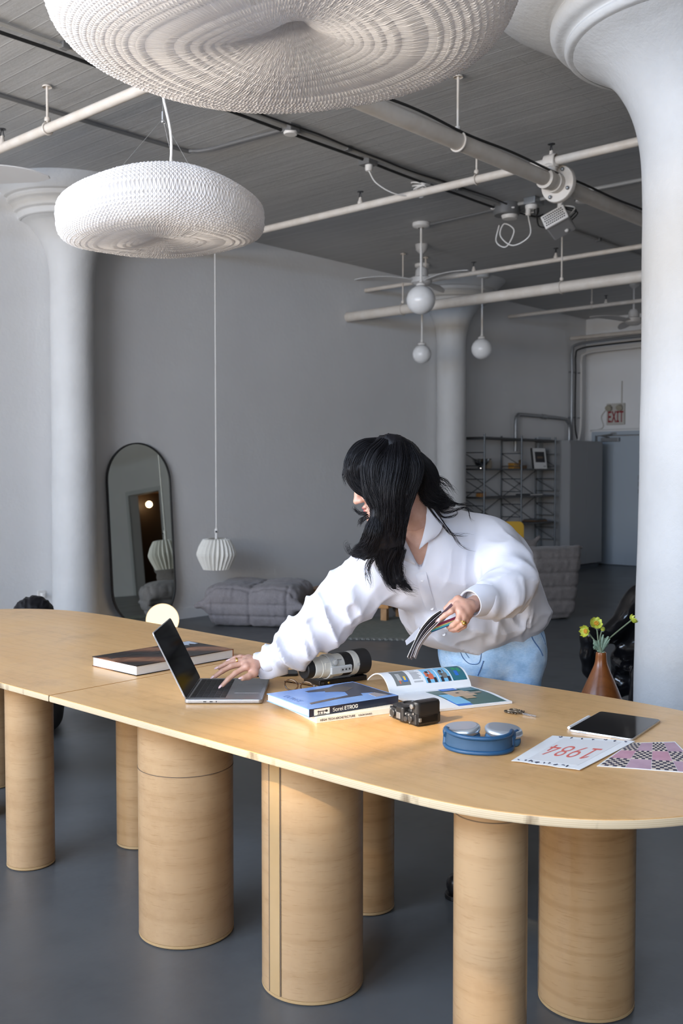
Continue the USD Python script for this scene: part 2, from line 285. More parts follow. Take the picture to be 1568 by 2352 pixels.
struct('ceiling', bx((WX + BX) / 2, (WY0 + WY1) / 2, CEIL + 0.1, BX - WX + 2 * T, WY1 - WY0 + 2 * T, 0.2), ceil_m, False)
struct('wall_left', bx((WX + BX) / 2, WY1 + T / 2, CEIL / 2, BX - WX + 2 * T, T, CEIL), wall_paint, False)
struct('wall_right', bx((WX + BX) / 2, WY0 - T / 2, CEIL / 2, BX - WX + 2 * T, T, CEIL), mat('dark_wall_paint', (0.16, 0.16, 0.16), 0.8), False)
# back wall with the exit door (1) and an open doorway (2) seen in the mirror
D1 = (6.62, 7.56, 2.03); D2 = (-4.40, -3.20, 2.40)
def wall_x(x, t, y0, y1, holes):
    ms, y = [], y0
    for a, b, z0, z1 in sorted(holes):
        ms.append(bx(x + t / 2, (y + a) / 2, CEIL / 2, t, a - y, CEIL))
        if z0 > 0: ms.append(bx(x + t / 2, (a + b) / 2, z0 / 2, t, b - a, z0))
        ms.append(bx(x + t / 2, (a + b) / 2, (z1 + CEIL) / 2, t, b - a, CEIL - z1)); y = b
    ms.append(bx(x + t / 2, (y + y1) / 2, CEIL / 2, t, y1 - y, CEIL)); return cat(ms)
struct('wall_back', [wall_x(BX, T, WY0, WY1, [(D2[0], D2[1], 0, D2[2]), (D1[0], D1[1], 0, D1[2])]), bx(BX + T - 0.02, (D1[0] + D1[1]) / 2, D1[2] / 2, 0.06, D1[1] - D1[0] + 0.1, D1[2] + 0.1)], wall_paint, False)
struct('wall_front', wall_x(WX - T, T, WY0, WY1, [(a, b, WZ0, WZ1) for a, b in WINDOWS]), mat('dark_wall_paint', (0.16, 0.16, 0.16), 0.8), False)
door_paint = mat('door_paint', (0.40, 0.46, 0.52), 0.5)
dr = struct('door_1', rbox(0.05, D1[1] - D1[0] - 0.03, D1[2] - 0.02, 0.003), door_paint)
UsdGeom.Xformable(dr.prim).AddTranslateOp().Set(Gf.Vec3d(BX + 0.04, (D1[0] + D1[1]) / 2, 0.008)); dr.loc = np.array([BX + 0.04, (D1[0] + D1[1]) / 2, 0.008])
tag(dr.prim, 'pale blue-grey steel exit door beside the tall grey cabinet', 'door')
# closer, lever, deadbolt, notices on the exit door
yc = aty(1403, 1005, 0) if False else atx(1403, 1003, BX)[1]
dr.add('door_closer', [pose(rbox(0.07, 0.30, 0.06, 0.006), None, (BX - 0.02, yc, 1.93)), rod((BX - 0.03, yc + 0.02, 1.99), (BX - 0.14, yc + 0.10, 2.02), 0.010), rod((BX - 0.14, yc + 0.10, 2.02), (BX - 0.02, yc - 0.06, 2.05), 0.010), pose(rbox(0.05, 0.10, 0.03, 0.004), None, (BX - 0.02, yc - 0.06, 2.04))], galv)
yh = atx(1478, 1130, BX)[1]
dr.add('deadbolt', [pose(rbox(0.03, 0.09, 0.15, 0.004), None, (BX + 0.005, yh, 1.10))], dark_metal)
dr.add('door_handle', [lathe([(0, 0), (0.03, 0), (0.03, 0.012), (0.012, 0.016), (0.012, 0.04), (0.026, 0.045), (0.03, 0.06), (0.02, 0.075), (0, 0.077)], 20, (BX + 0.015, yh, 0.98), (-1, 0, 0))], galv)
paper_grey = mat('notice_paper', (0.35, 0.37, 0.40), 0.8)
for k, zz in enumerate((1.37, 1.27, 1.16)): dr.add('notice', [bx(BX + 0.0135, atx(1471, 1100, BX)[1], zz, 0.003, 0.11, 0.07)], paper_grey, False)
for zz in (0.25, 1.0, 1.8): dr.add('hinge', [rod((BX + 0.012, D1[1] - 0.012, zz), (BX + 0.012, D1[1] - 0.012, zz + 0.1), 0.009)], galv)
tr = struct('trim_1', cat([bx(BX - 0.01, D1[1] + 0.03, D1[2] / 2, 0.04, 0.06, D1[2]), bx(BX - 0.01, D1[0] - 0.03, D1[2] / 2, 0.04, 0.06, D1[2]), bx(BX - 0.01, (D1[0] + D1[1]) / 2, D1[2] + 0.03, 0.04, D1[1] - D1[0] + 0.12, 0.06)]), door_paint, False)
white_trim = mat('white_trim', (0.62, 0.63, 0.63), 0.5)
struct('trim_2', cat([bx(BX - 0.015, D2[1] + 0.05, D2[2] / 2, 0.05, 0.1, D2[2]), bx(BX - 0.015, D2[0] - 0.05, D2[2] / 2, 0.05, 0.1, D2[2]), bx(BX - 0.015, (D2[0] + D2[1]) / 2, D2[2] + 0.05, 0.05, D2[1] - D2[0] + 0.2, 0.1)]), white_trim, False)
brown = mat('brown_panel', (0.13, 0.085, 0.055), 0.5)
orange_wood = mat('orange_wood', (0.42, 0.19, 0.05), 0.45, col2=(0.50, 0.24, 0.07), ns=3, stretch=(1, 8, 8))
ym = (D2[0] + D2[1]) / 2
struct('wall_hall', cat([bx(BX + T + 1.2, ym, 1.3, 0.1, 2.6, 2.7), bx(BX + T + 0.6, D2[0] - 0.55, 1.3, 1.2, 0.1, 2.7), bx(BX + T + 0.6, D2[1] + 0.55, 1.3, 1.2, 0.1, 2.7)]), brown, False); struct('ceiling_hall', bx(BX + T + 0.6, ym, 2.56, 1.3, 2.6, 0.12), orange_wood, False); struct('floor_hall', bx(BX + T + 0.55, ym, -0.1, 1.3, 2.6, 0.2), floor_m, False)
hl_ = UsdLux.SphereLight.Define(stage, '/World/hall_light'); hl_.CreateRadiusAttr(0.08); hl_.CreateIntensityAttr(14.0); hl_.CreateColorAttr(Gf.Vec3f(1.0, 0.75, 0.5)); UsdGeom.Xformable(hl_.GetPrim()).AddTranslateOp().Set(Gf.Vec3d(BX + 0.75, ym - 0.85, 2.2))
struct('baseboard_left', bx((WX + BX) / 2, WY1 - 0.008, 0.05, BX - WX, 0.016, 0.10), wall_paint, False)
struct('baseboard_back', bx(BX - 0.008, (D2[1] + 0.1 + D1[0] - 0.06) / 2, 0.06, 0.016, D1[0] - D2[1] - 0.16, 0.12), wall_paint, False)
# factory windows behind the camera
win_frame = mat('window_frame_paint', (0.05, 0.05, 0.055), 0.5)
MATS['window_glass'] = pane_m = usdkit.material(stage, '/World/Looks/window_glass', {'t': ('transparent_bsdf', {'color': (0.95, 0.97, 0.97)}), 'g': ('glossy_bsdf', {'roughness': 0.02, 'color': (0.9, 0.9, 0.9)}), 'f': ('fresnel', {'IOR': 1.45}), 'mx': ('mix_closure', {})}, [('f.fac', 'mx.fac'), ('t.BSDF', 'mx.closure1'), ('g.BSDF', 'mx.closure2')], surface='mx.closure')
for k, (a, b) in enumerate(WINDOWS):
    ms = [bx(WX - 0.12, y, (WZ0 + WZ1) / 2, 0.06, 0.05, WZ1 - WZ0) for y in (a + 0.025, b - 0.025)] + [bx(WX - 0.12, (a + b) / 2, z, 0.06, b - a, 0.05) for z in (WZ0 + 0.025, WZ1 - 0.025)]
    ms += [bx(WX - 0.12, a + (b - a) * q / 4, (WZ0 + WZ1) / 2, 0.035, 0.03, WZ1 - WZ0) for q in (1, 2, 3)] + [bx(WX - 0.12, (a + b) / 2, WZ0 + (WZ1 - WZ0) * q / 4, 0.035, b - a, 0.03) for q in (1, 2, 3)]
    w = struct('window_%d' % (k + 1), cat(ms), win_frame, False)
    w.add('pane', bx(WX - 0.12, (a + b) / 2, (WZ0 + WZ1) / 2, 0.006, b - a - 0.04, WZ1 - WZ0 - 0.04), pane_m, False)
    w.add('sill', bx(WX + 0.03, (a + b) / 2, WZ0 - 0.02, 0.16, b - a + 0.1, 0.04), white_trim, False)
# ------------------------------------------------------------------ mushroom columns
def column(name, label, x, y, prof):
    prof = np.array(prof); t = np.linspace(0, 1, len(prof)); base = [p for p in prof]
    t_ = thing(name, label, 'column', (x, y, 0))
    k = lathe(prof, 72, (x, y, 0)); k = k.copy(); v = k.vertices
    r = np.hypot(v[:, 0] - x, v[:, 1] - y)[:, None]; n = np.c_[(v[:, :2] - (x, y)) / np.maximum(r, 1e-6), np.zeros(len(v))]
    v += n * ((meshkit.fbm(v * [2.2, 2.2, 1.2], 3, 5) - 0.5) * 0.02)[:, None]; return t_, k
def dense(prof, step=0.05):
    out = []
    for (r0, z0), (r1, z1) in zip(prof[:-1], prof[1:]):
        n = max(1, int(math.hypot(r1 - r0, z1 - z0) / step)); out += [(r0 + (r1 - r0) * t, z0 + (z1 - z0) * t) for t in np.arange(n) / n]
    return np.array(out + [prof[-1]])
shaft = lambda r, z: dense([(r * 1.05, 0), (r * 1.0, 0.9), (r * 0.98, z)])
big_flare = spline([(0.292, 2.50), (0.297, 2.84), (0.312, 3.08), (0.36, 3.26), (0.44, 3.40), (0.54, 3.49), (0.64, 3.545)], 5)
t_, k = column('mushroom_column', 'thick white plaster column with flared capital standing behind the table at right', 4.9, 2.0, np.vstack([shaft(0.298, 2.45), big_flare]))
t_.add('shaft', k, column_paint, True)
ring = spline([(0.64, 3.545), (0.668, 3.55), (0.682, 3.572), (0.676, 3.59), (0.692, 3.602), (0.73, 3.615), (0.752, 3.645), (0.752, 3.68), (0.738, 3.697), (0.756, 3.706), (0.80, 3.72), (0.93, 3.78), (1.08, 3.872)], 5)
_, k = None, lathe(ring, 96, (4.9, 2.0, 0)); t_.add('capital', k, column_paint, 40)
def wall_column(label, x, y):
    fl = spline([(0.186, 3.05), (0.195, 3.18), (0.22, 3.32), (0.275, 3.45), (0.35, 3.545), (0.42, 3.585)], 5)
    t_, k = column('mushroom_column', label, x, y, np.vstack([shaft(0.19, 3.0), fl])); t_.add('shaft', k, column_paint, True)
    rg = spline([(0.42, 3.585), (0.44, 3.595), (0.445, 3.63), (0.452, 3.64), (0.475, 3.65), (0.48, 3.67), (0.50, 3.70), (0.53, 3.72), (0.532, 3.75), (0.56, 3.76), (0.58, 3.78), (0.68, 3.872)], 4)
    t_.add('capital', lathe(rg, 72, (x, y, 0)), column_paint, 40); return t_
wall_column('slim white column at the left wall, left of the tall mirror', 4.9, 7.55)
wall_column('slim white column at the left wall, beside the wire shelf', 10.5, 7.55)
# ------------------------------------------------------------------ sprinkler pipes and their fittings
def pipe(label, a, b, r, hangers=(), ax=1, heads=()):
    a, b = np.array(a, float), np.array(b, float); t_ = thing('sprinkler_pipe', label, 'pipe', (a + b) / 2)
    t_.add('pipe_run', rod(a, b, r, 20), cream_paint)
    d = (b - a) / np.linalg.norm(b - a)
    for s in hangers:
        p = a.copy(); p[ax] = s; rr = r + 0.006
        ring_ = tube([p + rr * (math.cos(q) * np.array([0, 0, 1]) + math.sin(q) * np.cross(d, [0, 0, 1])) for q in np.linspace(0, 2 * PI, 20, endpoint=False)], 0.006, 6, closed=True)
        t_.add('hanger', [ring_, rod(p + [0, 0, rr], (p[0], p[1], CEIL), 0.008), lathe([(0.017, -0.012), (0.02, 0), (0.017, 0.012)], 10, p + [0, 0, rr + 0.02]), lathe([(0.03, 0), (0.03, 0.008), (0.01, 0.015)], 12, (p[0], p[1], CEIL - 0.016))], cream_paint)
    for s in heads:
        p = a.copy(); p[ax] = s; hd = t_.add('sprinkler_head', [lathe([(0.022, 0), (0.024, 0.015), (0.016, 0.03), (0.012, 0.045), (0.012, 0.055)], 12, p + [0, 0, r - 0.008])], cream_paint)
        hd.add('deflector', [rod(p + [0.014, 0, r + 0.045], p + [0.004, 0, r + 0.09], 0.004, 6), rod(p + [-0.014, 0, r + 0.045], p + [-0.004, 0, r + 0.09], 0.004, 6), lathe([(0, 0), (0.026, 0), (0.026, 0.004), (0, 0.006)], 14, p + [0, 0, r + 0.09])], dark_metal)
    return t_
pipe('cream sprinkler pipe crossing the upper left corner of the ceiling', (3.47, -6.9, 3.60), (3.47, 7.74, 3.60), 0.030, (5.6, 1.4, -2.6), 1, (6.15,))
p2_ = pipe('long cream sprinkler pipe crossing the ceiling just in front of the globe pendants', (6.17, -6.9, 3.60), (6.17, 7.74, 3.60), 0.030, (4.22, 1.0), 1, (5.35, 3.6))
pipe('thin cream sprinkler pipe just below the ceiling by the ceiling fan', (9.02, -6.9, 3.60), (9.02, 7.74, 3.60), 0.024, (6.85, 2.5), 1, (6.2, 5.2))
pipe('thick cream heating pipe hung low across the room in front of the far column', (8.70, -6.9, 3.25), (8.70, 7.74, 3.25), 0.055, (6.92, 4.95, 1.0), 1)
pipe('faint cream pipe below the ceiling farther back behind the second fan', (11.85, -6.9, 3.60), (11.85, 7.56, 3.60), 0.026, (6.3,), 1, (6.1,))
pipe('short cream pipe close to the exit wall above the door', (13.9, 3.0, 3.52), (13.9, 7.74, 3.52), 0.03, (), 1)
mp_ = pipe('thickest cream sprinkler main running toward the back with a black cable on it', (3.25, 3.60, 3.47), (14.3, 3.60, 3.47), 0.052, (5.06, 9.3), 0)
xs = np.linspace(3.5, 9, 60); mp_.add('cable', tube(np.c_[xs, 3.60 - 0.035 + 0.006 * np.sin(xs * 5), 3.47 + 0.048 + 0.012 * np.sin(xs * 3.1) ** 2], 0.009, 6), black_rubber)
# riser between the main and the crossing branch, with a bolted flange
mp_.add('riser', [rod((6.17, 3.6, 3.50), (6.17, 3.6, 3.60), 0.040, 18), lathe([(0.05, -0.012), (0.055, 0), (0.05, 0.012)], 20, (6.17, 3.6, 3.57)), lathe([(0.045, -0.045), (0.052, -0.04), (0.052, 0.04), (0.045, 0.045)], 20, (6.17, 3.6, 3.60), (0, 1, 0))], cream_paint)
mp_.add('coupling', [lathe([(0.052, -0.10), (0.068, -0.09), (0.068, -0.04), (0.062, -0.035), (0.062, 0.02), (0.07, 0.025), (0.07, 0.07), (0.06, 0.075)], 24, (6.17, 3.6, 3.47), (1, 0, 0))], cream_paint)
fl = mp_.add('flange', [lathe([(0.052, 0.075), (0.125, 0.08), (0.13, 0.09), (0.13, 0.115), (0.125, 0.12), (0.052, 0.125)], 32, (6.17, 3.6, 3.47), (1, 0, 0))], cream_paint)
for q in range(4): fl.add('bolt', ball((6.24, 3.6 + 0.1 * math.cos(q * PI / 2 + .5), 3.47 + 0.1 * math.sin(q * PI / 2 + .5)), 0.014, 1), galv)
# ------------------------------------------------------------------ conduits, boxes and cables on the ceiling
def conduit(label, pts, r=0.014, material=None, strap=None, name='conduit', cat_='conduit'):
    pts = np.array(pts, float); t_ = thing(name, label, cat_, pts.mean(0)); t_.add('tube', tube(pts, r, 8), material or conduit_paint)
    if strap:
        for p in strap: t_.add('strap', pose(rbox(0.05, 0.05, 0.035, 0.004), None, (p[0], p[1], CEIL - 0.036)), conduit_paint)
    return t_
zc = CEIL - 0.018
wob = lambda x0, x1, y, n, a, z=zc: np.c_[np.linspace(x0, x1, n), y + a * np.sin(np.linspace(0, 9, n)), np.full(n, z) - 0.006 * np.abs(np.sin(np.linspace(0, 14, n)))]
conduit('long pale conduit running away along the ceiling to the projector', wob(-1.5, 14.3, 4.98, 40, 0.0), 0.014, mat('pale_conduit', (0.34, 0.33, 0.31), 0.5), [(3.2, 4.98), (5.6, 4.98), (7.0, 4.98), (9.5, 4.98)])
conduit('black cable sagging beside the long pale ceiling conduit', wob(1.8, 7.75, 5.04, 60, 0.018, zc - 0.012), 0.011, black_rubber, name='ceiling_cable', cat_='cable')
conduit('second thin dark cable looping along the ceiling conduit', wob(4.5, 7.75, 4.93, 60, -0.02, zc - 0.005), 0.007, black_rubber, name='ceiling_cable', cat_='cable')
bend = spline([(-1.5, 5.93, zc), (3.3, 5.93, zc), (4.7, 5.92, zc), (4.86, 5.88, zc), (4.92, 5.76, zc), (4.94, 5.55, zc), (4.99, 5.0, zc)], 6)
conduit('dark conduit crossing above the small paper lamp and bending to the joint box', bend, 0.015)
conduit('dark conduit from the globe pendant canopy to the round ceiling box', spline([(7.82, 5.98, zc), (7.80, 5.5, zc), (7.77, 5.02, zc)], 5), 0.013)
conduit('pale conduit from the round ceiling box past the projector mount toward the big column', spline([(7.77, 5.0, zc), (7.76, 4.4, zc), (7.8, 3.7, zc), (7.8, 1.5, zc), (7.8, -6.9, zc)], 5), 0.016, MATS['pale_conduit'])
jb = thing('junction_box', 'grey joint box where two ceiling conduits meet beside the big paper lamp', 'junction box', (5.0, 4.98, CEIL - 0.05))
jb.add('box', [pose(rbox(0.10, 0.10, 0.05, 0.006), None, (5.0, 4.98, CEIL - 0.05))], conduit_paint); jb.add('cover', [lathe([(0, 0), (0.045, 0), (0.05, 0.01), (0.05, 0.02)], 16, (5.0, 4.98, CEIL - 0.065))], white_paint)
ob = thing('ceiling_outlet', 'small square outlet box with a white plug and hanging cord on the conduit', 'outlet', (5.89, 5.03, CEIL - 0.07))
ob.add('box', pose(rbox(0.11, 0.11, 0.06, 0.005), None, (5.89, 5.03, CEIL - 0.066)), conduit_paint); ob.add('plug', lathe([(0.0, 0), (0.025, 0.005), (0.03, 0.02), (0.03, 0.05)], 14, (5.89, 5.02, CEIL - 0.115)), white_paint)
ob.add('cord', tube(spline([(5.89, 5.02, CEIL - 0.11), (5.93, 4.98, CEIL - 0.2), (6.05, 4.9, CEIL - 0.27), (6.2, 4.83, CEIL - 0.27), (6.3, 4.8, CEIL - 0.2)], 6), 0.005, 6), white_paint)
co = thing('cable_coil', 'white coiled cable bundle strapped to the ceiling above the globe pendant', 'cable', (6.66, 5.1, CEIL - 0.09))
for q in range(7): co.add('coil', tube([np.array([6.66 + 0.09 * math.cos(a) * (1 - .03 * q), 5.1 + 0.085 * math.sin(a + .2 * q), CEIL - 0.035 - 0.011 * q + 0.02 * math.sin(a + q)]) for a in np.linspace(0, 2 * PI, 22, endpoint=False)], 0.007, 6, closed=True), white_paint)
co.add('clamp', [bx(6.66, 5.1, CEIL - 0.05, 0.03, 0.2, 0.012)], conduit_paint)
rb = thing('round_ceiling_box', 'round dark ceiling box with a white base at the conduit crossing', 'junction box', (7.76, 4.98, CEIL - 0.1))
rb.add('box', [lathe([(0, 0), (0.11, 0), (0.12, 0.02), (0.12, 0.10)], 24, (7.76, 4.98, CEIL - 0.10))], conduit_paint); rb.add('cap', lathe([(0, 0), (0.065, 0.004), (0.075, 0.03), (0.075, 0.04)], 24, (7.78, 4.96, CEIL - 0.135)), white_paint)
for q in range(4):
    a = q * 1.3; rb.add('cable', tube(spline([(7.76, 4.98, CEIL - 0.05), (7.66 + .1 * q, 5.08 - .09 * q, CEIL - 0.04 - .02 * q), (7.70 + .13 * q, 4.86 - .02 * q, CEIL - 0.06)], 6), 0.007, 6), black_rubber if q % 2 else white_paint)
po = thing('ceiling_outlet', 'outlet box with white and black plugs beside the projector', 'outlet', (7.745, 4.69, CEIL - 0.06))
po.add('box', pose(rbox(0.16, 0.12, 0.06, 0.006), None, (7.745, 4.69, CEIL - 0.062)), galv); po.add('socket', lathe([(0, 0), (0.05, 0), (0.055, 0.02), (0.055, 0.04)], 18, (7.74, 4.71, CEIL - 0.10)), white_paint)
po.add('plug', lathe([(0.02, 0), (0.024, 0.01), (0.024, 0.06)], 12, (7.72, 4.73, CEIL - 0.15)), white_paint); po.add('plug', lathe([(0.012, 0), (0.024, 0.03), (0.024, 0.06)], 12, (7.76, 4.67, CEIL - 0.15)), black_rubber)
po.add('cord', tube(spline([(7.72, 4.73, CEIL - .15), (7.7, 4.7, CEIL - .33), (7.68, 4.86, CEIL - .40), (7.66, 4.98, CEIL - .30), (7.66, 4.94, CEIL - .2), (7.68, 4.85, CEIL - .27), (7.68, 4.93, CEIL - .4), (7.67, 5.03, CEIL - .34), (7.67, 5.0, CEIL - .2)], 7), 0.006, 6), white_paint)
po.add('cord', tube(spline([(7.76, 4.67, CEIL - .15), (7.72, 4.62, CEIL - .26), (7.67, 4.5, CEIL - .30), (7.66, 4.42, CEIL - .30)], 7), 0.007, 6), black_rubber)
# projector
pj = np.array([7.67, 4.37, CEIL]); Rp = frame((0, 0, 1), (-0.86, 0.42, 0.18)); tilt = frame((0.10, 0.28, 0.95), (-0.80, 0.40, -0.05))
pr = thing('projector', 'white projector with slotted front hanging from a ceiling mount', 'projector', pj)
proj_m = mat('projector_plastic', (0.45, 0.45, 0.46), 0.5); pc = atd(1285, 500, 8.55)
body_w = mat('projector_front', (0.75, 0.73, 0.71), 0.45)
tilt = frame(UP * 0.86 + RT * 0.18 - FW * 0.42 + 0, RT)   # long edge follows the picture's slant
pu = RT * 45 + UP * 22 - FW * 20; pu /= np.linalg.norm(pu); pd = RT * 42 - UP * 12 + FW * 80; pd -= pu * (pd @ pu); pd /= np.linalg.norm(pd); pv = np.cross(pd, pu); pv *= 1 if pv @ UP > 0 else -1
tilt = np.stack([pu, np.cross(pv, pu), pv], 1); fs = 1 if tilt[:, 1] @ pd < 0 else -1; fc = atd(1273, 498, 8.45); pc = fc + pd * 0.15      # fs: side of the slotted front
pr.add('housing', pose(pose(rbox(0.205, 0.28, 0.115, 0.012), None, (0, 0, -0.0575)), tilt, pc), proj_m)
gr = pr.add('front_panel', pose(pose(rbox(0.215, 0.030, 0.128, 0.008), None, (0, fs * 0.142, -0.064)), tilt, pc), body_w)
for i in range(5):
    for j in range(10): gr.add('vent', pose(bx(-0.085 + 0.018 * j + 0.006 * (i % 2), fs * 0.1572, -0.040 + 0.020 * i, 0.012, 0.004, 0.010), tilt, pc), black_rubber, False)
pr.add('mount', [rod(pj, pc + [0, 0, 0.05], 0.025), lathe([(0.03, 0), (0.09, 0.006), (0.095, 0.02), (0.0, 0.021)], 24, pj - [0, 0, 0.021]), pose(rbox(0.06, 0.06, 0.08, 0.006), None, pj - [0, 0, 0.30])], white_paint)
pr.add('foot', ball(pc + tilt @ [0.03, -fs * 0.06, -0.06], 0.018, 2), white_paint)
for q in range(3): pr.add('cable', tube(spline([pc + tilt @ [0.09, -fs * .05 * q, 0.02], pc + tilt @ [0.17, -fs * .05 * q, 0.06], pc + tilt @ [0.10, -fs * .04 * q, 0.13], pj - [0, 0, 0.12]], 6), 0.006, 6), black_rubber if q else white_paint)
sd = atz(1338, 452, CEIL); sm = thing('smoke_detector', 'round white smoke detector on the ceiling right of the projector', 'smoke detector', sd)
sm.add('base', lathe([(0.0, -0.05), (0.05, -0.05), (0.062, -0.042), (0.068, -0.02), (0.068, 0)], 28, sd), white_paint)
for q in range(8): sm.add('vent', pose(bx(0.066, 0, -0.028, 0.008, 0.03, 0.008), None, sd, rz=q * PI / 4), dark_metal, False)
# ------------------------------------------------------------------ globe pendants
globe_m = mat('opal_glass', (0.80, 0.80, 0.80), 0.25, subsurface_weight=0.0)
def globe(label, top, px, py, R, grp='opal globe pendants'):
    c = np.array([top[0], top[1], 0.0]); d = (c - EYE)[:2] @ FW[:2] / (FW[:2] @ FW[:2]); c[2] = atd(px, py, (np.array([top[0], top[1], 1.2]) - EYE) @ FW)[2]
    t_ = thing('globe_pendant', label, 'pendant lamp', c)
    t_.add('globe', ball(c, R, 4), globe_m, True); t_.add('rod', rod(c + [0, 0, R], (c[0], c[1], CEIL), 0.011, 10), white_paint)
    t_.add('collar', lathe([(0.05, 0), (0.045, 0.02), (0.02, 0.035), (0.012, 0.06)], 18, c + [0, 0, R - 0.006]), white_paint)
    t_.add('canopy', lathe([(0.03, -0.05), (0.075, -0.04), (0.085, -0.03), (0.085, -0.001)], 22, (c[0], c[1], CEIL)), white_paint)
globe('largest white globe pendant, hanging on a rod in front of the ceiling fan', atz(967, 512, CEIL), 968, 692, 0.140)
globe('small white globe pendant hanging directly below the largest one, left of the far column', atd(969, 700, 11.6), 969, 815, 0.110)
globe('mid-sized white globe pendant hanging to the right of the far column', atd(1107, 700, 12.2), 1108, 803, 0.128)
# ------------------------------------------------------------------ ceiling fans
fan_m = mat('fan_white', (0.50, 0.49, 0.48), 0.45)
def fan(label, c, rot, L=0.62, w=0.13, angs=(0, 120, 240), pitch=0.16):
    t_ = thing('ceiling_fan', label, 'ceiling fan', c); c = np.array(c)
    t_.add('motor', lathe([(0, -0.07), (0.06, -0.065), (0.11, -0.03), (0.115, 0.02), (0.07, 0.035), (0.065, 0.10), (0.045, 0.13), (0.014, 0.135)], 28, c), fan_m); t_.add('rod', rod(c + [0, 0, 0.13], (c[0], c[1], CEIL), 0.013), fan_m)
    t_.add('canopy', lathe([(0.02, -0.10), (0.06, -0.06), (0.07, -0.001)], 20, (c[0], c[1], CEIL)), fan_m)
    for a in angs:
        s = np.linspace(0, 1, 14); wd = w * (0.45 + 0.65 * np.sin(PI * np.clip(s * 0.86 + 0.12, 0, 1)) ** 0.8); wd[-1] *= 0.35; wd[-2] *= 0.75; P = np.zeros((14, 6, 3)); u = np.linspace(-0.5, 0.5, 6)
        P[..., 0] = (0.10 + s * L)[:, None]; P[..., 1] = wd[:, None] * u; P[..., 2] = pitch * P[..., 1] * (1 - 0.4 * s[:, None]) + 0.02 * np.sin(s * PI)[:, None]
        t_.add('blade', pose(sheet(P, 0.008), None, c + [0, 0, -0.01], rz=math.radians(a + rot)), fan_m)
fan('white ceiling fan behind the globe pendant', atd(968, 643, 10.6), 18)
fan('white ceiling fan far back above the exit door', atd(1455, 735, 12.6), 40)
fan('white ceiling fan of which one blade shows at the left edge', atd(-150, 402, 6.6), -48, 0.66, 0.19, (0, 120, 240), -0.36)
# ------------------------------------------------------------------ the long plywood table
TZ = 0.75
def veneer(name, c1, c2, sx=(1, 1, 1), rings=9.0, rough=0.35, **kw):
    """Maple veneer: long figure across the grain scale, plus fine pores."""
    MATS[name] = usdkit.material(stage, '/World/Looks/' + name, {
        'tc': ('texture_coordinate', {}), 'mp': ('mapping', {'scale': sx}), 'n': ('noise_texture', {'scale': 1.3, 'detail': 6.0, 'roughness': 0.6, 'distortion': 0.8}), 'w': ('wave_texture', {'wave_type': 'bands', 'bands_direction': kw.get('band', 'z'), 'scale': rings, 'distortion': 6.0, 'detail': 3.0, 'detail_scale': 1.2}),
        'n2': ('noise_texture', {'scale': 3.0, 'detail': 8.0, 'roughness': 0.7}), 'mm': ('mapping', {'scale': kw.get('pore', (20, 20, 220))}), 'np': ('noise_texture', {'scale': 1.0, 'detail': 3.0}),
        'r': ('rgb_ramp', {'ramp': [(0.25, c1), (0.75, c2)]}), 'rw': ('rgb_ramp', {'ramp': [(0.0, (0.86, 0.82, 0.76)), (0.25, (1, 1, 1)), (1.0, (1, 1, 1))]}), 'rp': ('rgb_ramp', {'ramp': [(0.30, (0.80, 0.74, 0.66)), (0.42, (1, 1, 1)), (1.0, (1, 1, 1))]}), 'r2': ('rgb_ramp', {'ramp': [(0.25, (0.84, 0.80, 0.77)), (0.5, (1, 1, 1)), (1.0, (1.04, 1.02, 1.0))]}),
        'm1': ('mix', {'mix_type': 'multiply', 'fac': kw.get('wave', 0.7)}), 'm2': ('mix', {'mix_type': 'multiply', 'fac': 0.6}), 'm3': ('mix', {'mix_type': 'multiply', 'fac': 0.8}), 'rr': ('map_range', {'from_min': 0.3, 'from_max': 0.7, 'to_min': rough - 0.07, 'to_max': rough + 0.1}), 'b': ('bump', {'strength': 0.08, 'distance': 0.002}), 'p': ('principled_bsdf', {'coat_weight': kw.get('coat', 0.15), 'coat_roughness': 0.18})},
        [('tc.object', 'mp.vector'), ('mp.vector', 'n.vector'), ('mp.vector', 'w.vector'), ('tc.object', 'n2.vector'), ('tc.object', 'mm.vector'), ('mm.vector', 'np.vector'), ('n.fac', 'r.fac'), ('w.fac', 'rw.fac'), ('np.fac', 'rp.fac'), ('n2.fac', 'r2.fac'), ('r.color', 'm1.color1'), ('rw.color', 'm1.color2'), ('m1.color', 'm2.color1'), ('rp.color', 'm2.color2'), ('m2.color', 'm3.color1'), ('r2.color', 'm3.color2'), ('m3.color', 'p.base_color'), ('n2.fac', 'rr.value'), ('rr.result', 'p.roughness'), ('np.fac', 'b.height'), ('b.normal', 'p.normal')], surface='p.BSDF')
    return MATS[name]
top_m = veneer('tabletop_veneer', (0.62, 0.35, 0.135), (0.70, 0.43, 0.185), (2.2, 0.5, 1.0), 2.2, 0.36, band='x', pore=(170, 14, 20), wave=0.35)
leg_m = veneer('leg_veneer', (0.44, 0.275, 0.14), (0.53, 0.355, 0.195), (0.5, 0.5, 3.0), 1.3, 0.34, wave=0.42)
leg_m2 = veneer('leg_veneer_dark', (0.40, 0.23, 0.10), (0.50, 0.32, 0.16), (0.5, 0.5, 3.0), 1.7, 0.34, wave=0.7)
strip_m = mat('veneer_seam_strip', (0.46, 0.30, 0.14), 0.4, col2=(0.51, 0.345, 0.175), ns=4, stretch=(1, 1, 0.4)); seam_m = mat('veneer_seam_line', (0.16, 0.11, 0.07), 0.7)
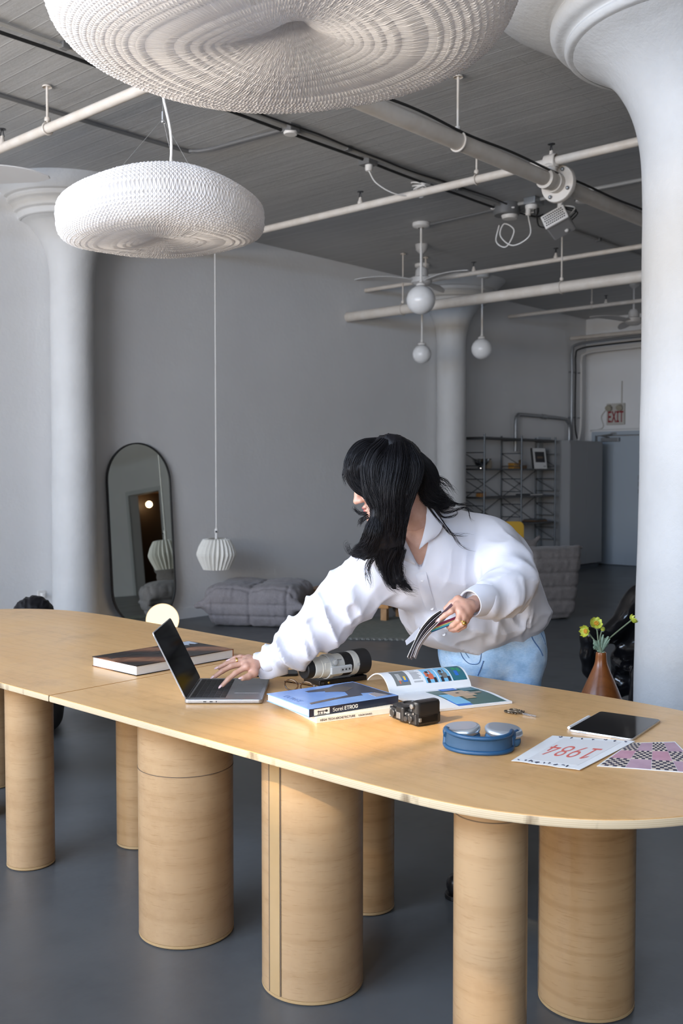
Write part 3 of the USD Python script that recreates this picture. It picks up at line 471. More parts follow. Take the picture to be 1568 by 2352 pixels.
MATS['ply_edge'] = ply_m = usdkit.material(stage, '/World/Looks/ply_edge', {'tc': ('texture_coordinate', {}), 'mp': ('mapping', {'scale': (3, 3, 1)}), 'w': ('wave_texture', {'wave_type': 'bands', 'bands_direction': 'z', 'scale': 75.0, 'distortion': 0.6}), 'n': ('noise_texture', {'scale': 6.0, 'detail': 6.0}), 'r': ('rgb_ramp', {'ramp': [(0.1, (0.48, 0.37, 0.23)), (0.6, (0.60, 0.49, 0.33))]}), 'r2': ('rgb_ramp', {'ramp': [(0.28, (0.40, 0.36, 0.32)), (0.40, (1, 1, 1)), (1, (1, 1, 1))]}), 'mx': ('mix', {'mix_type': 'multiply', 'fac': 1.0}), 'p': ('principled_bsdf', {'roughness': 0.55})},
    [('tc.object', 'w.vector'), ('tc.object', 'mp.vector'), ('mp.vector', 'n.vector'), ('w.fac', 'r.fac'), ('n.fac', 'r2.fac'), ('r.color', 'mx.color1'), ('r2.color', 'mx.color2'), ('mx.color', 'p.base_color')], surface='p.BSDF')
right = spline([(1.69, 2.755), (1.688, 2.2), (1.686, 1.75), (1.686, 1.45), (1.70, 1.235), (1.745, 1.075), (1.83, 0.93), (1.96, 0.82), (2.13, 0.745), (2.31, 0.73), (2.50, 0.77), (2.66, 0.86), (2.775, 1.02), (2.83, 1.22), (2.845, 1.5), (2.835, 1.9), (2.82, 2.3), (2.81, 2.755)], 6)
left = np.c_[right[:, 0] - 0.018, 2 * 2.7575 - right[:, 1]]; left[:, 0] = 2.262 + (left[:, 0] - 2.245) * 1.0
tb = thing('oval_table', 'long oval plywood table on fat round veneer legs, set with books and cameras', 'table', (2.25, 2.7, 0))
def half(poly):
    e = tb.add('edge_band', slab([tuple(p) for p in poly], TZ - 0.021, TZ - 0.0012, 0.004, 2), ply_m)
    p = tb.add('tabletop', slab(Polygon([tuple(q) for q in poly]).buffer(-0.0015), TZ - 0.003, TZ, 0), top_m, False)
half(right); half(left[::-1])
def leg(x, y, r, mm, bands=(), strips=(), seam=None):
    l = tb.add('leg', lathe([(0, 0.012), (r - 0.004, 0.012), (r - 0.001, 0.013), (r - 0.001, TZ - 0.0215), (0, TZ - 0.0215)], 72, (x, y, 0)), mm)
    l.add('base_ring', lathe([(r - 0.02, 0.0), (r - 0.006, 0.0), (r - 0.0005, 0.004), (r - 0.0005, 0.0115), (r - 0.004, 0.012)], 72, (x, y, 0)), strip_m)
    for z in bands: l.add('seam', lathe([(r - 0.002, z), (r + 0.0003, z), (r + 0.0003, z + 0.0022), (r - 0.002, z + 0.0022)], 72, (x, y, 0)), seam_m)
    for a, w, mt in strips:
        q = math.radians(a) + np.linspace(-w / r / 2, w / r / 2, 6); z = np.array([0.014, TZ - 0.022]); P = np.zeros((6, 2, 3))
        P[..., 0] = x + (r + 0.0004) * np.cos(q)[:, None]; P[..., 1] = y + (r + 0.0004) * np.sin(q)[:, None]; P[..., 2] = z
        l.add('seam_strip', sheet(P, -0.0006), mt)
def facing(x, y): return math.degrees(math.atan2(-y, -x))
leg(1.94, 3.30, 0.0875, leg_m)
leg(1.985, 2.45, 0.150, leg_m, (0.53,))
leg(2.02, 1.93, 0.145, leg_m, (), [(facing(2.02, 1.93) - 55, 0.004, seam_m), (facing(2.02, 1.93) - 37, 0.003, seam_m), (facing(2.02, 1.93) - 46, 0.040, strip_m)][::-1])
d_ = atz(1123, 2496, 0); leg(d_[0], d_[1], 0.087, leg_m, (0.66,))
leg(2.45, 1.30, 0.130, leg_m2, (), [(facing(2.45, 1.3) - 82, 0.006, seam_m)])
leg(2.50, 2.13, 0.0875, leg_m2); leg(2.335, 3.17, 0.0875, leg_m2); leg(2.32, 4.33, 0.15, leg_m); leg(2.05, 3.92, 0.0875, leg_m)
# ------------------------------------------------------------------ folded-paper cloud lamps
MATS['lamp_paper'] = paper_m = usdkit.material(stage, '/World/Looks/lamp_paper', {'d': ('diffuse_bsdf', {'color': (0.86, 0.86, 0.87)}), 't': ('translucent_bsdf', {'color': (0.88, 0.865, 0.86)}), 'm': ('mix_closure', {'fac': 0.42})}, [('d.BSDF', 'm.closure1'), ('t.BSDF', 'm.closure2')], surface='m.closure')
def cloud(label, c, R, h, seed, amp, lob, NP=340, NR=92, box_=0.75):
    """Honeycomb paper shade: pleats fan out from a dimple below, run over the rim and meet again on top."""
    c = np.array(c, float); t_ = thing('cloud_pendant', label, 'pendant lamp', c)
    ph = np.linspace(0, 2 * PI, NP, endpoint=False); th = np.linspace(-PI * 0.985, PI * 0.985, NR)
    r1 = np.ones(NP); h1 = np.ones(NP); sag = np.zeros(NP)
    for n_, a, p_ in lob[0]: r1 += a * np.cos(n_ * (ph - p_))
    for n_, a, p_ in lob[1]: h1 += a * np.cos(n_ * (ph - p_))
    for n_, a, p_ in lob[2]: sag += a * np.cos(n_ * (ph - p_))
    A, B = np.meshgrid(ph, th, indexing='ij'); s, co = np.sin(B), np.cos(B)
    pw = lambda x, e: np.sign(x) * np.abs(x) ** e
    rho = np.clip(0.5 * (1 + pw(co, box_)), 0, 1) ** 0.85; low = np.abs(B) / PI
    z = pw(s, box_); dim = np.where(B < 0, -0.30, 0.30); w = np.clip((low - 0.84) / 0.16, 0, 1); z = z * (1 - w * w) + dim * w * w + np.where(low > 0.5, 0, 0)
    rr = R * r1[:, None] * rho; P = np.stack([rr * np.cos(A), rr * np.sin(A), h * h1[:, None] * z + sag[:, None] * rho], -1)
    P += (meshkit.fbm(P * (2.2 / R), 2, seed)[..., None] - 0.5) * R * 0.06 * np.array([1, 1, 0.6])
    du = np.roll(P, -1, 0) - np.roll(P, 1, 0); dv = np.gradient(P, axis=1); n = np.cross(du, dv); n /= np.maximum(np.linalg.norm(n, axis=-1, keepdims=True), 1e-9)
    i, j = np.meshgrid(np.arange(NP), np.arange(NR), indexing='ij'); chk = np.where((i + j) % 2 == 0, 1.0, -1.0); tw = np.where(i % 2 == 0, 1.0, -1.0)
    mixw = meshkit.noise(P * (3.0 / R) + 7, seed + 3)[..., None]; fl_ = np.clip(rho * 1.6, 0.15, 1)[..., None]
    P += n * amp * fl_ * (chk[..., None] * (0.45 + 0.55 * mixw) + tw[..., None] * 0.30)
    P += n * amp * 0.5 * (meshkit.noise(np.stack([i * 0.9, j * 0.9, i * 0.0], -1), seed + 9)[..., None] - 0.5)
    i0, j0 = np.meshgrid(np.arange(NP), np.arange(NR - 1), indexing='ij'); a = (i0 * NR + j0).ravel(); b = (((i0 + 1) % NP) * NR + j0).ravel()
    Q = np.stack([a, b, b + 1, a + 1], 1); ev = ((i0 + j0) % 2 == 0).ravel()
    t_.add('shade', trimesh.Trimesh((P + c).reshape(-1, 3), np.vstack([Q[ev][:, [0, 1, 2]], Q[ev][:, [0, 2, 3]], Q[~ev][:, [0, 1, 3]], Q[~ev][:, [1, 2, 3]]]), process=False), paper_m, False)
    return t_, c
cs = atd(372, 503, 4.40); cb = atd(668, -36, 2.62)
wire_m = mat('steel_wire', (0.45, 0.45, 0.45), 0.35, 0.8)
lc, c = cloud('smaller white folded-paper cloud lamp hanging over the far half of the table', cs, 0.452, 0.104, 11, 0.0050, ([(2, 0.03, 0.4), (3, 0.02, 1.0)], [(1, 0.12, 3.7), (3, 0.05, 0.2)], [(1, -0.020, 2.30), (2, 0.012, 0.9), (3, 0.012, 2.0)]), box_=0.60)
hook = atd(374, 272, 4.5); top_c = c + [0.03, 0.0, 0.10]
lc.add('cord', tube(spline([top_c, top_c + [0.0, -0.03, 0.25], top_c + [-0.03, 0.01, 0.55], (c[0] - .02, c[1] + .03, CEIL)], 8), 0.006, 8), white_paint)
for q in range(3): a = q * 2.1 + 0.5; lc.add('suspension_wire', rod(c + [0.24 * math.cos(a), 0.24 * math.sin(a), 0.13], hook, 0.0012, 5), wire_m)
lc.add('suspension_wire', rod(hook, (hook[0], hook[1], CEIL), 0.0015, 5), wire_m); lc.add('hook', [rod(hook - [0, 0, 0.012], hook + [0, 0, 0.03], 0.006, 8), ball(hook - [0, 0, 0.014], 0.009, 2), ball(hook + [0.01, 0, -0.02], 0.006, 1)], wire_m)
lb, c = cloud('largest white folded-paper cloud lamp, cropped by the top edge of the photo', cb, 0.625, 0.165, 23, 0.0055, ([(2, 0.03, 0.3), (3, 0.02, 2.2)], [(1, 0.10, 3.9), (3, 0.06, 0.9)], [(1, -0.045, 2.30), (3, 0.012, 0.5), (2, 0.012, 1.7)]), 480, 132, 0.68)
lb.add('cord', tube(spline([c + [0.02, 0, 0.15], c + [0.0, 0.03, 0.5], (c[0], c[1], CEIL)], 8), 0.006, 8), white_paint)
for q in range(3): a = q * 2.1; lb.add('suspension_wire', rod(c + [0.34 * math.cos(a), 0.34 * math.sin(a), 0.19], c + [0, 0, 0.75], 0.0012, 5), wire_m)
lb.add('suspension_wire', rod(c + [0, 0, 0.75], (c[0], c[1], CEIL), 0.0015, 5), wire_m)
# ------------------------------------------------------------------ things on the table
def fr(O, A):
    """Table frame: origin O, x towards A."""
    O, A = np.array(O, float), np.array(A, float); e = A - O; e[2] = 0; e /= np.linalg.norm(e); return O, np.stack([e, np.cross([0, 0, 1], e), [0, 0, 1]], 1)
class At:
    def __init__(s, O, R): s.O, s.R = np.asarray(O, float), R
    def __call__(s, mesh): return pose(mesh, s.R, s.O)
    def p(s, *q): return s.O + s.R @ np.asarray(q, float)
def text_on(t_, name, string, h, m_, O, ex, ey, bold=False, depth=0.0004, width=None):
    k = meshkit.text_mesh(string, h, depth, bold)
    if width: k.apply_scale((width / k.extents[0], 1, 1))
    ex, ey = np.asarray(ex, float), np.asarray(ey, float); return t_.add(name, pose(k, np.stack([ex, ey, np.cross(ex, ey)], 1), O), m_, False)
# laptop
alu = mat('laptop_aluminium', (0.42, 0.43, 0.45), 0.32, 0.85); alu_l = mat('laptop_edge_aluminium', (0.66, 0.67, 0.69), 0.3, 0.7); screen_m = mat('dark_screen', (0.003, 0.003, 0.004), 0.06, specular_ior_level=0.25); key_m = mat('laptop_key', (0.022, 0.022, 0.024), 0.5); keybed = mat('laptop_keybed', (0.10, 0.10, 0.105), 0.55)
O, R = fr((1.90, 2.35, TZ), (2.074, 2.157, TZ)); R = R.copy(); L = At(O, R)           # x: hinge to front edge, y: away from the camera side
lw, ld = 0.312, 0.236
lp = thing('laptop', 'open silver laptop with a dark screen under the reaching hand', 'laptop', L.p(ld / 2, lw / 2, 0))
lp.add('base', L(slab(rrect(ld, lw, 0.012, 6, ld / 2, lw / 2), 0.0015, 0.0145, 0.003, 3)), alu)
kb = lp.add('keyboard', L(slab(rrect(0.108, 0.272, 0.004, 3, 0.068, lw / 2), 0.0144, 0.0147)), keybed, False)
rows = [14, 14, 14, 13, 12, 10]
for r_, n_ in enumerate(rows):
    xk = 0.022 + r_ * 0.0183; wk = 0.268 / n_
    for q in range(n_):
        w_ = wk - 0.0026
        kb.add('key', L(slab(rrect(0.0158 if r_ else 0.0150, w_, 0.002, 2, xk, lw / 2 - 0.134 + wk * (q + 0.5)), 0.0147, 0.0157)), key_m, False)
lp.add('trackpad', L(slab(rrect(0.084, 0.135, 0.005, 4, 0.182, lw / 2), 0.01445, 0.01475)), mat('trackpad', (0.36, 0.37, 0.39), 0.25, 0.85), False)
for q, (x, w_) in enumerate(((0.028, 0.016), (0.052, 0.009), (0.071, 0.009), (0.087, 0.004))): lp.add('port', L(bx(x + 0.01, -0.0001, 0.0075, w_, 0.001, 0.0032)), dark_metal if q else alu, False)
for x, y in ((0.02, 0.03), (0.02, lw - 0.03), (ld - 0.02, 0.03), (ld - 0.02, lw - 0.03)): lp.add('foot', L(lathe([(0.006, 0), (0.006, 0.0016)], 10, (x, y, 0))), dark_metal)
sa = math.radians(64.0); Rl = R @ np.array([[-math.cos(sa), 0, math.sin(sa)], [0, 1, 0], [math.sin(sa), 0, math.cos(sa)]]).T.T
ez = R @ np.array([-math.cos(sa), 0, math.sin(sa)]); ey = R[:, 1]; en = np.cross(ey, ez) * -1    # along the lid, across it, out of its front
if en @ R[:, 0] < 0: en = -en
LD = At(L.p(0.004, 0, 0.014), np.stack([ez, ey, np.cross(ez, ey)], 1)); sgn = 1 if np.cross(ez, ey) @ en > 0 else -1; lh = 0.226
lid = lp.add('lid', LD(slab(rrect(lh, lw, 0.012, 6, lh / 2, lw / 2), -0.0022, 0.0022, 0.0018, 2)), alu_l)
lid.add('screen', LD(slab(rrect(lh - 0.006, lw - 0.006, 0.010, 6, lh / 2, lw / 2), *sorted((sgn * 0.0021, sgn * 0.0026)))), screen_m, False)
lp.add('hinge', [rod(L.p(0.004, 0.03, 0.0125), L.p(0.004, lw - 0.03, 0.0125), 0.0045, 12)], key_m)
# a hardback: pages block, two boards and a spine
page_m = mat('page_edges', (0.72, 0.71, 0.69), 0.8, bump=0.5, bs=3.0, bdist=0.002, bstretch=(4, 4, 900)); white_pap = mat('white_paper', (0.78, 0.78, 0.77), 0.7)
def book(t_, A_, w, d, h, cover, board=0.0028, spine='x0', over=0.003):
    """Corner at the frame's origin, w along x, d along y; spine: which side is closed."""
    ins = {'x0': (0.004, 0, over, over), 'x1': (over, 0, over, over), 'y0': (over, 0, over, over)}
    x0, x1 = (0.002 if spine == 'x0' else over), (w - (0.002 if spine == 'x1' else over)); y0, y1 = (0.002 if spine == 'y0' else over), d - over
    t_.add('pages', A_(bx((x0 + x1) / 2, (y0 + y1) / 2, h / 2, x1 - x0, y1 - y0, h - 2 * board)), page_m, False)
    c = t_.add('cover', A_(cat([slab(sbox(0, 0, w, d), h - board, h, 0.0008, 1), slab(sbox(0, 0, w, d), 0, board, 0.0008, 1)])), cover)
    s = {'x0': bx(board / 2, d / 2, h / 2, board, d, h - 0.001), 'x1': bx(w - board / 2, d / 2, h / 2, board, d, h - 0.001), 'y0': bx(w / 2, board / 2, h / 2, w, board, h - 0.001)}[spine]
    sp = t_.add('spine', A_(s), cover, False); return c, sp
# big dark photo book on the far half
O, R = fr((2.053, 2.796, TZ), (2.495, 2.796, TZ)); A_ = At(O, R)
MATS['photo_cover'] = pc_m = usdkit.material(stage, '/World/Looks/photo_cover', {'tc': ('texture_coordinate', {}), 'n': ('noise_texture', {'scale': 9.0, 'detail': 5.0, 'distortion': 2.2}), 'w': ('wave_texture', {'scale': 2.2, 'distortion': 14.0, 'detail': 4.0, 'bands_direction': 'diagonal'}), 'r': ('rgb_ramp', {'ramp': [(0.0, (0.012, 0.008, 0.008)), (0.45, (0.035, 0.018, 0.014)), (0.62, (0.12, 0.045, 0.022)), (0.8, (0.24, 0.09, 0.04)), (1.0, (0.30, 0.14, 0.07))]}), 'mx': ('mix', {'mix_type': 'multiply', 'fac': 0.75}), 'r2': ('rgb_ramp', {'ramp': [(0.35, (0.25, 0.2, 0.2)), (0.6, (1, 1, 1))]}), 'p': ('principled_bsdf', {'roughness': 0.3})},
    [('tc.object', 'n.vector'), ('tc.object', 'w.vector'), ('w.fac', 'r.fac'), ('n.fac', 'r2.fac'), ('r.color', 'mx.color1'), ('r2.color', 'mx.color2'), ('mx.color', 'p.base_color')], surface='p.BSDF')
bb = thing('photo_book', 'large thick hardcover photo book with a brown and black cover behind the laptop', 'book', A_.p(.22, .13, 0)); bc, _ = book(bb, A_, 0.445, 0.264, 0.036, pc_m, 0.003, 'y0' if False else 'x1')
sky_ink = mat('cover_grey_blue', (0.40, 0.45, 0.52), 0.35); blk_ink = mat('cover_black', (0.012, 0.012, 0.014), 0.35)
xs = np.linspace(0.315, 0.436, 26); up_ = 0.20 + 0.012 * np.sin(xs * 160) + 0.008 * np.sin(xs * 420)
bc.add('cover_sky', A_(slab([(x, y) for x, y in zip(xs, up_)] + [(0.440, 0.258), (0.315, 0.258)], 0.036, 0.0364)), sky_ink, False)
xs = np.linspace(0.02, 0.438, 40); lo_ = 0.15 + 0.03 * np.sin(xs * 17) + 0.012 * np.sin(xs * 60); bc.add('cover_shade', A_(slab([(x, y) for x, y in zip(xs, lo_)] + [(x, min(y + 0.045 + 0.02 * math.sin(x * 23), 0.198)) for x, y in zip(xs[::-1], lo_[::-1])], 0.036, 0.0363)), blk_ink, False)
# two books stacked: pale paperback below, blue hardback on top
O, R = fr((1.999, 1.893, TZ), (2.231, 1.811, TZ)); A_ = At(O, R); cream_cover = mat('paperback_cover', (0.80, 0.77, 0.68), 0.45)
wb = thing('paperback_book', 'cream paperback with printed spine, bottom of the two-book stack beside the camera', 'book', A_.p(.13, .11, 0)); c_, sp = book(wb, A_, 0.262, 0.222, 0.0165, cream_cover, 0.0012, 'y0', 0.001)
ink = mat('black_ink', (0.03, 0.03, 0.035), 0.6); text_on(sp, 'lettering', 'HIGH TECH ARCHITECTURE', 0.0062, ink, A_.p(0.010, -0.0003, 0.0048), R[:, 0], (0, 0, 1), width=0.112)
text_on(sp, 'lettering', 'COLIN DAVIES', 0.0045, ink, A_.p(0.133, -0.0003, 0.0052), R[:, 0], (0, 0, 1), width=0.045)
O, R = fr((1.985, 1.909, TZ + 0.0165), (2.288, 1.833, TZ)); A_ = At(O, R); z0 = TZ + 0.0165
MATS['sky_photo_cover'] = bl_m = usdkit.material(stage, '/World/Looks/sky_photo_cover', {'tc': ('texture_coordinate', {}), 'n': ('noise_texture', {'scale': 7.0, 'detail': 4.0}), 'r': ('rgb_ramp', {'ramp': [(0.35, (0.12, 0.25, 0.60)), (0.65, (0.22, 0.38, 0.72))]}), 'p': ('principled_bsdf', {'roughness': 0.22})}, [('tc.object', 'n.vector'), ('n.fac', 'r.fac'), ('r.color', 'p.base_color')], surface='p.BSDF')
navy = mat('navy_spine', (0.012, 0.02, 0.045), 0.3); bh = 0.0235
eb = thing('hardcover_book', 'blue hardcover art book with a navy spine, lying on top of the cream paperback', 'book', A_.p(.15, .12, 0)); bc, sp = book(eb, A_, 0.312, 0.238, bh, bl_m, 0.0026, 'y0')
sp.add('spine_print', A_(bx(0.312 / 2, -0.0002, bh / 2, 0.311, 0.0012, bh - 0.0012)), navy, False)
cream_ink = mat('cream_ink', (0.80, 0.79, 0.76), 0.5)
sp.add('spine_panel', A_(bx(0.042, -0.0006, bh / 2, 0.052, 0.0012, 0.0175)), cream_ink, False)
sp.add('spine_emblem', [A_(bx(0.042, -0.0013, bh / 2 + 0.001, 0.030, 0.0006, 0.0022)), A_(pose(ball((0, 0, 0), 0.0042, 2, (1.1, 0.12, 0.8)), None, (0.057, -0.0013, bh / 2 + .0005))), A_(bx(0.036, -0.0013, bh / 2 - 0.004, 0.002, 0.0006, 0.007)), A_(bx(0.046, -0.0013, bh / 2 - 0.004, 0.002, 0.0006, 0.007)), A_(bx(0.030, -0.0013, bh / 2 - .001, 0.002, 0.0006, 0.010)), A_(bx(0.041, -0.0013, bh / 2 - 0.007, 0.030, 0.0006, 0.0012))], ink, False)
text_on(sp, 'lettering', 'Sorel', 0.0105, cream_ink, A_.p(0.078, -0.0008, 0.0064), R[:, 0], (0, 0, 1), width=0.036)
text_on(sp, 'lettering', 'ETROG', 0.0105, cream_ink, A_.p(0.118, -0.0008, 0.0064), R[:, 0], (0, 0, 1), True, width=0.046)
steel_ink = mat('cover_dark_sculpture', (0.055, 0.06, 0.085), 0.3); brown_ink = mat('cover_brown_shadow', (0.10, 0.085, 0.08), 0.3)
def on_cover(nm, pts, m_, k=1): bc.add(nm, A_(slab([(x, y) for x, y in pts], bh, bh + 0.0003 * k)), m_, False)
on_cover('cover_figure', [(0.130, 0.06), (0.135, 0.075), (0.19, 0.085), (0.205, 0.125), (0.165, 0.165), (0.11, 0.18), (0.11, 0.20), (0.20, 0.205), (0.235, 0.225), (0.306, 0.228), (0.306, 0.02), (0.29, 0.02), (0.27, 0.075), (0.235, 0.085), (0.225, 0.06)], steel_ink)
on_cover('cover_figure', [(0.035, 0.045), (0.04, 0.062), (0.135, 0.078), (0.14, 0.060)], brown_ink, 2)
on_cover('cover_figure', [(0.155, 0.155), (0.17, 0.19), (0.245, 0.20), (0.26, 0.16), (0.215, 0.13)], brown_ink, 2)
on_cover('cover_figure', [(0.245, 0.02), (0.25, 0.065), (0.275, 0.07), (0.29, 0.02)], mat('cover_pale_rubble', (0.30, 0.28, 0.30), 0.3), 2)
text_on(bc, 'lettering', 'DONGI', 0.020, mat('cover_blue_ink', (0.07, 0.14, 0.36), 0.3), A_.p(0.020, 0.180, bh), R[:, 1] * -1, R[:, 0], width=0.085)
# magazine lying open, its far half of pages arched
O, R = fr((2.326, 1.725, TZ), (2.548, 1.626, TZ)); A_ = At(O, R); W_ = 0.265
mz = thing('open_magazine', 'open art magazine with arched pages and colour pictures beside the camera', 'magazine', A_.p(.12, .2, 0))
SP = 0.235   # distance of the fold from the near edge
def prof(t, y0, y1, hh, base=0.004): return np.c_[y0 + (y1 - y0) * t, base + hh * np.sin(PI * t) ** 0.8 * (1 - 0.25 * t)]
def page_sheet(yz, x0, x1, th, lift=0.0):
    xs = np.linspace(x0, x1, 8); P = np.zeros((len(yz), 8, 3)); P[..., 0] = xs; P[..., 1] = yz[:, :1]; P[..., 2] = yz[:, 1:] + lift; P = P.transpose(1, 0, 2); return A_(sheet(P, th))
near = np.c_[np.linspace(0.0, SP, 24), 0.0075 + 0.004 * np.sin(np.linspace(0, PI, 24)) ** 2]
mz.add('page_block', page_sheet(near, -0.03, W_, 0.0068), white_pap)
tt = np.linspace(0, 1, 30); far = np.c_[SP + 0.165 * (tt - 0.08 * np.sin(PI * tt)) , 0.0065 + 0.052 * np.sin(PI * np.clip(tt * 0.93, 0, 1)) ** 0.75]
mz.add('page_block', page_sheet(far, -0.03, W_, 0.004), white_pap)
def picture(prof_, x0, x1, t0, t1, m_, k=1):
    i0 = int(round(t0 * (len(prof_) - 1))); i1 = max(int(round(t1 * (len(prof_) - 1))), i0 + 1) + 1
    return mz.add('picture', page_sheet(prof_[i0:i1], x0, x1, 0.0003, 0.0003 * k), m_, False)
teal = mat('print_teal', (0.03, 0.15, 0.19), 0.4); skyb = mat('print_sky', (0.20, 0.50, 0.72), 0.4); redp = mat('print_red', (0.62, 0.14, 0.07), 0.4); greyp = mat('print_grey', (0.17, 0.18, 0.17), 0.4); green = mat('print_green', (0.06, 0.13, 0.11), 0.4); sand = mat('print_sand', (0.55, 0.38, 0.24), 0.4); bluep = mat('print_blue', (0.02, 0.15, 0.55), 0.4); gp = mat('print_leaf', (0.02, 0.30, 0.12), 0.4); yel = mat('print_yellow', (0.75, 0.5, 0.06), 0.4)
picture(far, 0.0, 0.052, 0.12, 0.55, greyp); picture(far, 0.012, 0.026, 0.2, 0.4, mat('print_pale', (0.40, 0.40, 0.38), 0.4), 2); picture(far, 0.030, 0.046, 0.16, 0.28, bluep, 2); picture(far, 0.034, 0.042, 0.2, 0.3, yel, 3); picture(far, 0.015, 0.02, 0.14, 0.2, redp, 2)
picture(far, 0.108, 0.154, 0.10, 0.55, skyb); picture(far, 0.158, 0.202, 0.10, 0.55, skyb); picture(far, 0.206, 0.258, 0.10, 0.58, teal)
for x, c1 in ((0.108, redp), (0.158, greyp)):      # scooters in the two sky pictures
    picture(far, x + 0.012, x + 0.034, 0.17, 0.30, c1, 2); picture(far, x + 0.006, x + 0.018, 0.25, 0.38, c1, 2); picture(far, x + 0.026, x + 0.031, 0.3, 0.45, c1, 2); picture(far, x + 0.006, x + 0.016, 0.12, 0.21, ink, 3); picture(far, x + 0.031, x + 0.041, 0.12, 0.21, ink, 3); picture(far, x + 0.012, x + 0.022, 0.36, 0.42, ink, 3)
picture(far, 0.222, 0.234, 0.2, 0.34, bluep, 2); picture(far, 0.222, 0.234, 0.38, 0.5, gp, 2); picture(far, 0.238, 0.248, 0.32, 0.44, gp, 2)
picture(near, 0.085, 0.252, 0.06, 0.92, green); picture(near, 0.085, 0.135, 0.06, 0.34, bluep, 2); picture(near, 0.09, 0.14, 0.15, 0.62, skyb, 3); picture(near, 0.125, 0.205, 0.42, 0.78, sand, 4); picture(near, 0.19, 0.235, 0.5, 0.60, mat('print_stone', (0.35, 0.28, 0.2), 0.4), 5); picture(near, 0.15, 0.185, 0.3, 0.45, mat('print_tan', (0.42, 0.30, 0.18), 0.4), 5); picture(near, 0.135, 0.19, 0.84, 0.97, bluep, 5); picture(near, 0.196, 0.25, 0.68, 0.92, teal, 6); picture(near, 0.155, 0.165, 0.6, 0.66, ink, 6)
greytxt = mat('print_text_grey', (0.45, 0.45, 0.45), 0.6)
for q in range(9): picture(far, 0.066 + 0.0, 0.098 - 0.004 * (q % 3), 0.15 + 0.04 * q, 0.165 + 0.04 * q, greytxt)
# mirrorless camera body
O, R = fr((2.146, 1.657, TZ), (2.179, 1.78, TZ)); A_ = At(O, R @ np.diag([1, -1, 1.0]) @ np.diag([1, 1, 1.0])); A_.R = np.stack([R[:, 0], -R[:, 1], R[:, 2]], 1)
A_ = At(np.array(O), np.stack([R[:, 0], np.cross(R[:, 0], [0, 0, 1]) * 1.0, np.array([0, 0, 1.0])], 1))
cam_b = mat('camera_black', (0.012, 0.012, 0.013), 0.42, bump=0.25, bs=900, bdist=0.0005); cam_g = mat('camera_grey_dial', (0.05, 0.05, 0.052), 0.35, 0.3); cam_p = mat('camera_top_plate', (0.022, 0.022, 0.024), 0.38)
to = lambda k: pose(k, np.stack([R[:, 0], R[:, 1], R[:, 2]], 1), O)
fwd_ = R[:, 1] if (R[:, 1] @ FW) > 0 else -R[:, 1]
CB = At(O, np.stack([R[:, 0], fwd_, np.array([0, 0, 1.0])], 1))      # x: along the top plate to the left, y: away into the body, z up (lens side up)
def cbox(x0, x1, y0, y1, z0, z1, r=0.004): return CBm(pose(rbox(x1 - x0, y1 - y0, z1 - z0, r, 2), None, ((x0 + x1) / 2, (y0 + y1) / 2, z0)))
def CBm(k):
    k = pose(k, CB.R, CB.O)
    if np.linalg.det(CB.R) < 0: k.invert()
    return k
ca = thing('camera', 'black mirrorless camera body lying on its back with dials facing the viewer', 'camera', CB.p(.06, .045, 0))
ca.add('body', [cbox(0.0, 0.128, 0.004, 0.088, 0.004, 0.036, 0.005), cbox(0.0, 0.034, 0.002, 0.09, 0.0, 0.070, 0.010), cbox(0.03, 0.126, 0.008, 0.086, 0.03, 0.044, 0.006)], cam_b)
ca.add('top_plate', [cbox(0.002, 0.126, 0.0, 0.008, 0.006, 0.036, 0.003)], cam_p)
ca.add('viewfinder', [cbox(0.048, 0.086, -0.010, 0.02, 0.006, 0.048, 0.006)], cam_b)
def dial(x, z, r, h, m_, y=0.0, n=20): return CBm(pose(lathe([(0, h), (r * 0.9, h), (r, h * 0.9), (r, 0)], n), frame((0, -1, 0), (1, 0, 0)), (x, y, z)))
for x, z, r, h, m_ in ((0.020, 0.022, 0.009, 0.008, cam_g), (0.038, 0.018, 0.008, 0.010, cam_g), (0.104, 0.022, 0.0105, 0.008, cam_g), (0.016, 0.056, 0.007, 0.006, galv)): ca.add('dial', dial(x, z, r, h, m_), m_)
for x, z in ((0.032, 0.030), (0.028, 0.010), (0.046, 0.030), (0.012, 0.036), (0.092, 0.030), (0.118, 0.030)): ca.add('button', dial(x, z, 0.0032, 0.0025, cam_g, 0.0, 10), galv)
ca.add('hot_shoe', [cbox(0.058, 0.077, -0.0125, -0.0095, 0.014, 0.032, 0.001)], galv)
ca.add('lens_mount', CBm(lathe([(0.030, 0.0), (0.031, 0.004), (0.025, 0.005), (0.0235, 0.001), (0.0, 0.0008)], 36, (0.08, 0.046, 0.044))), cam_g)
ca.add('strap_lug', [CBm(bx(-0.002, 0.012, 0.02, 0.006, 0.006, 0.01))], galv)
text_on(ca, 'lettering', 'SONY', 0.0045, cream_ink, CB.p(0.108, -0.0004, 0.013) , CB.R[:, 0], -CB.R[:, 2])
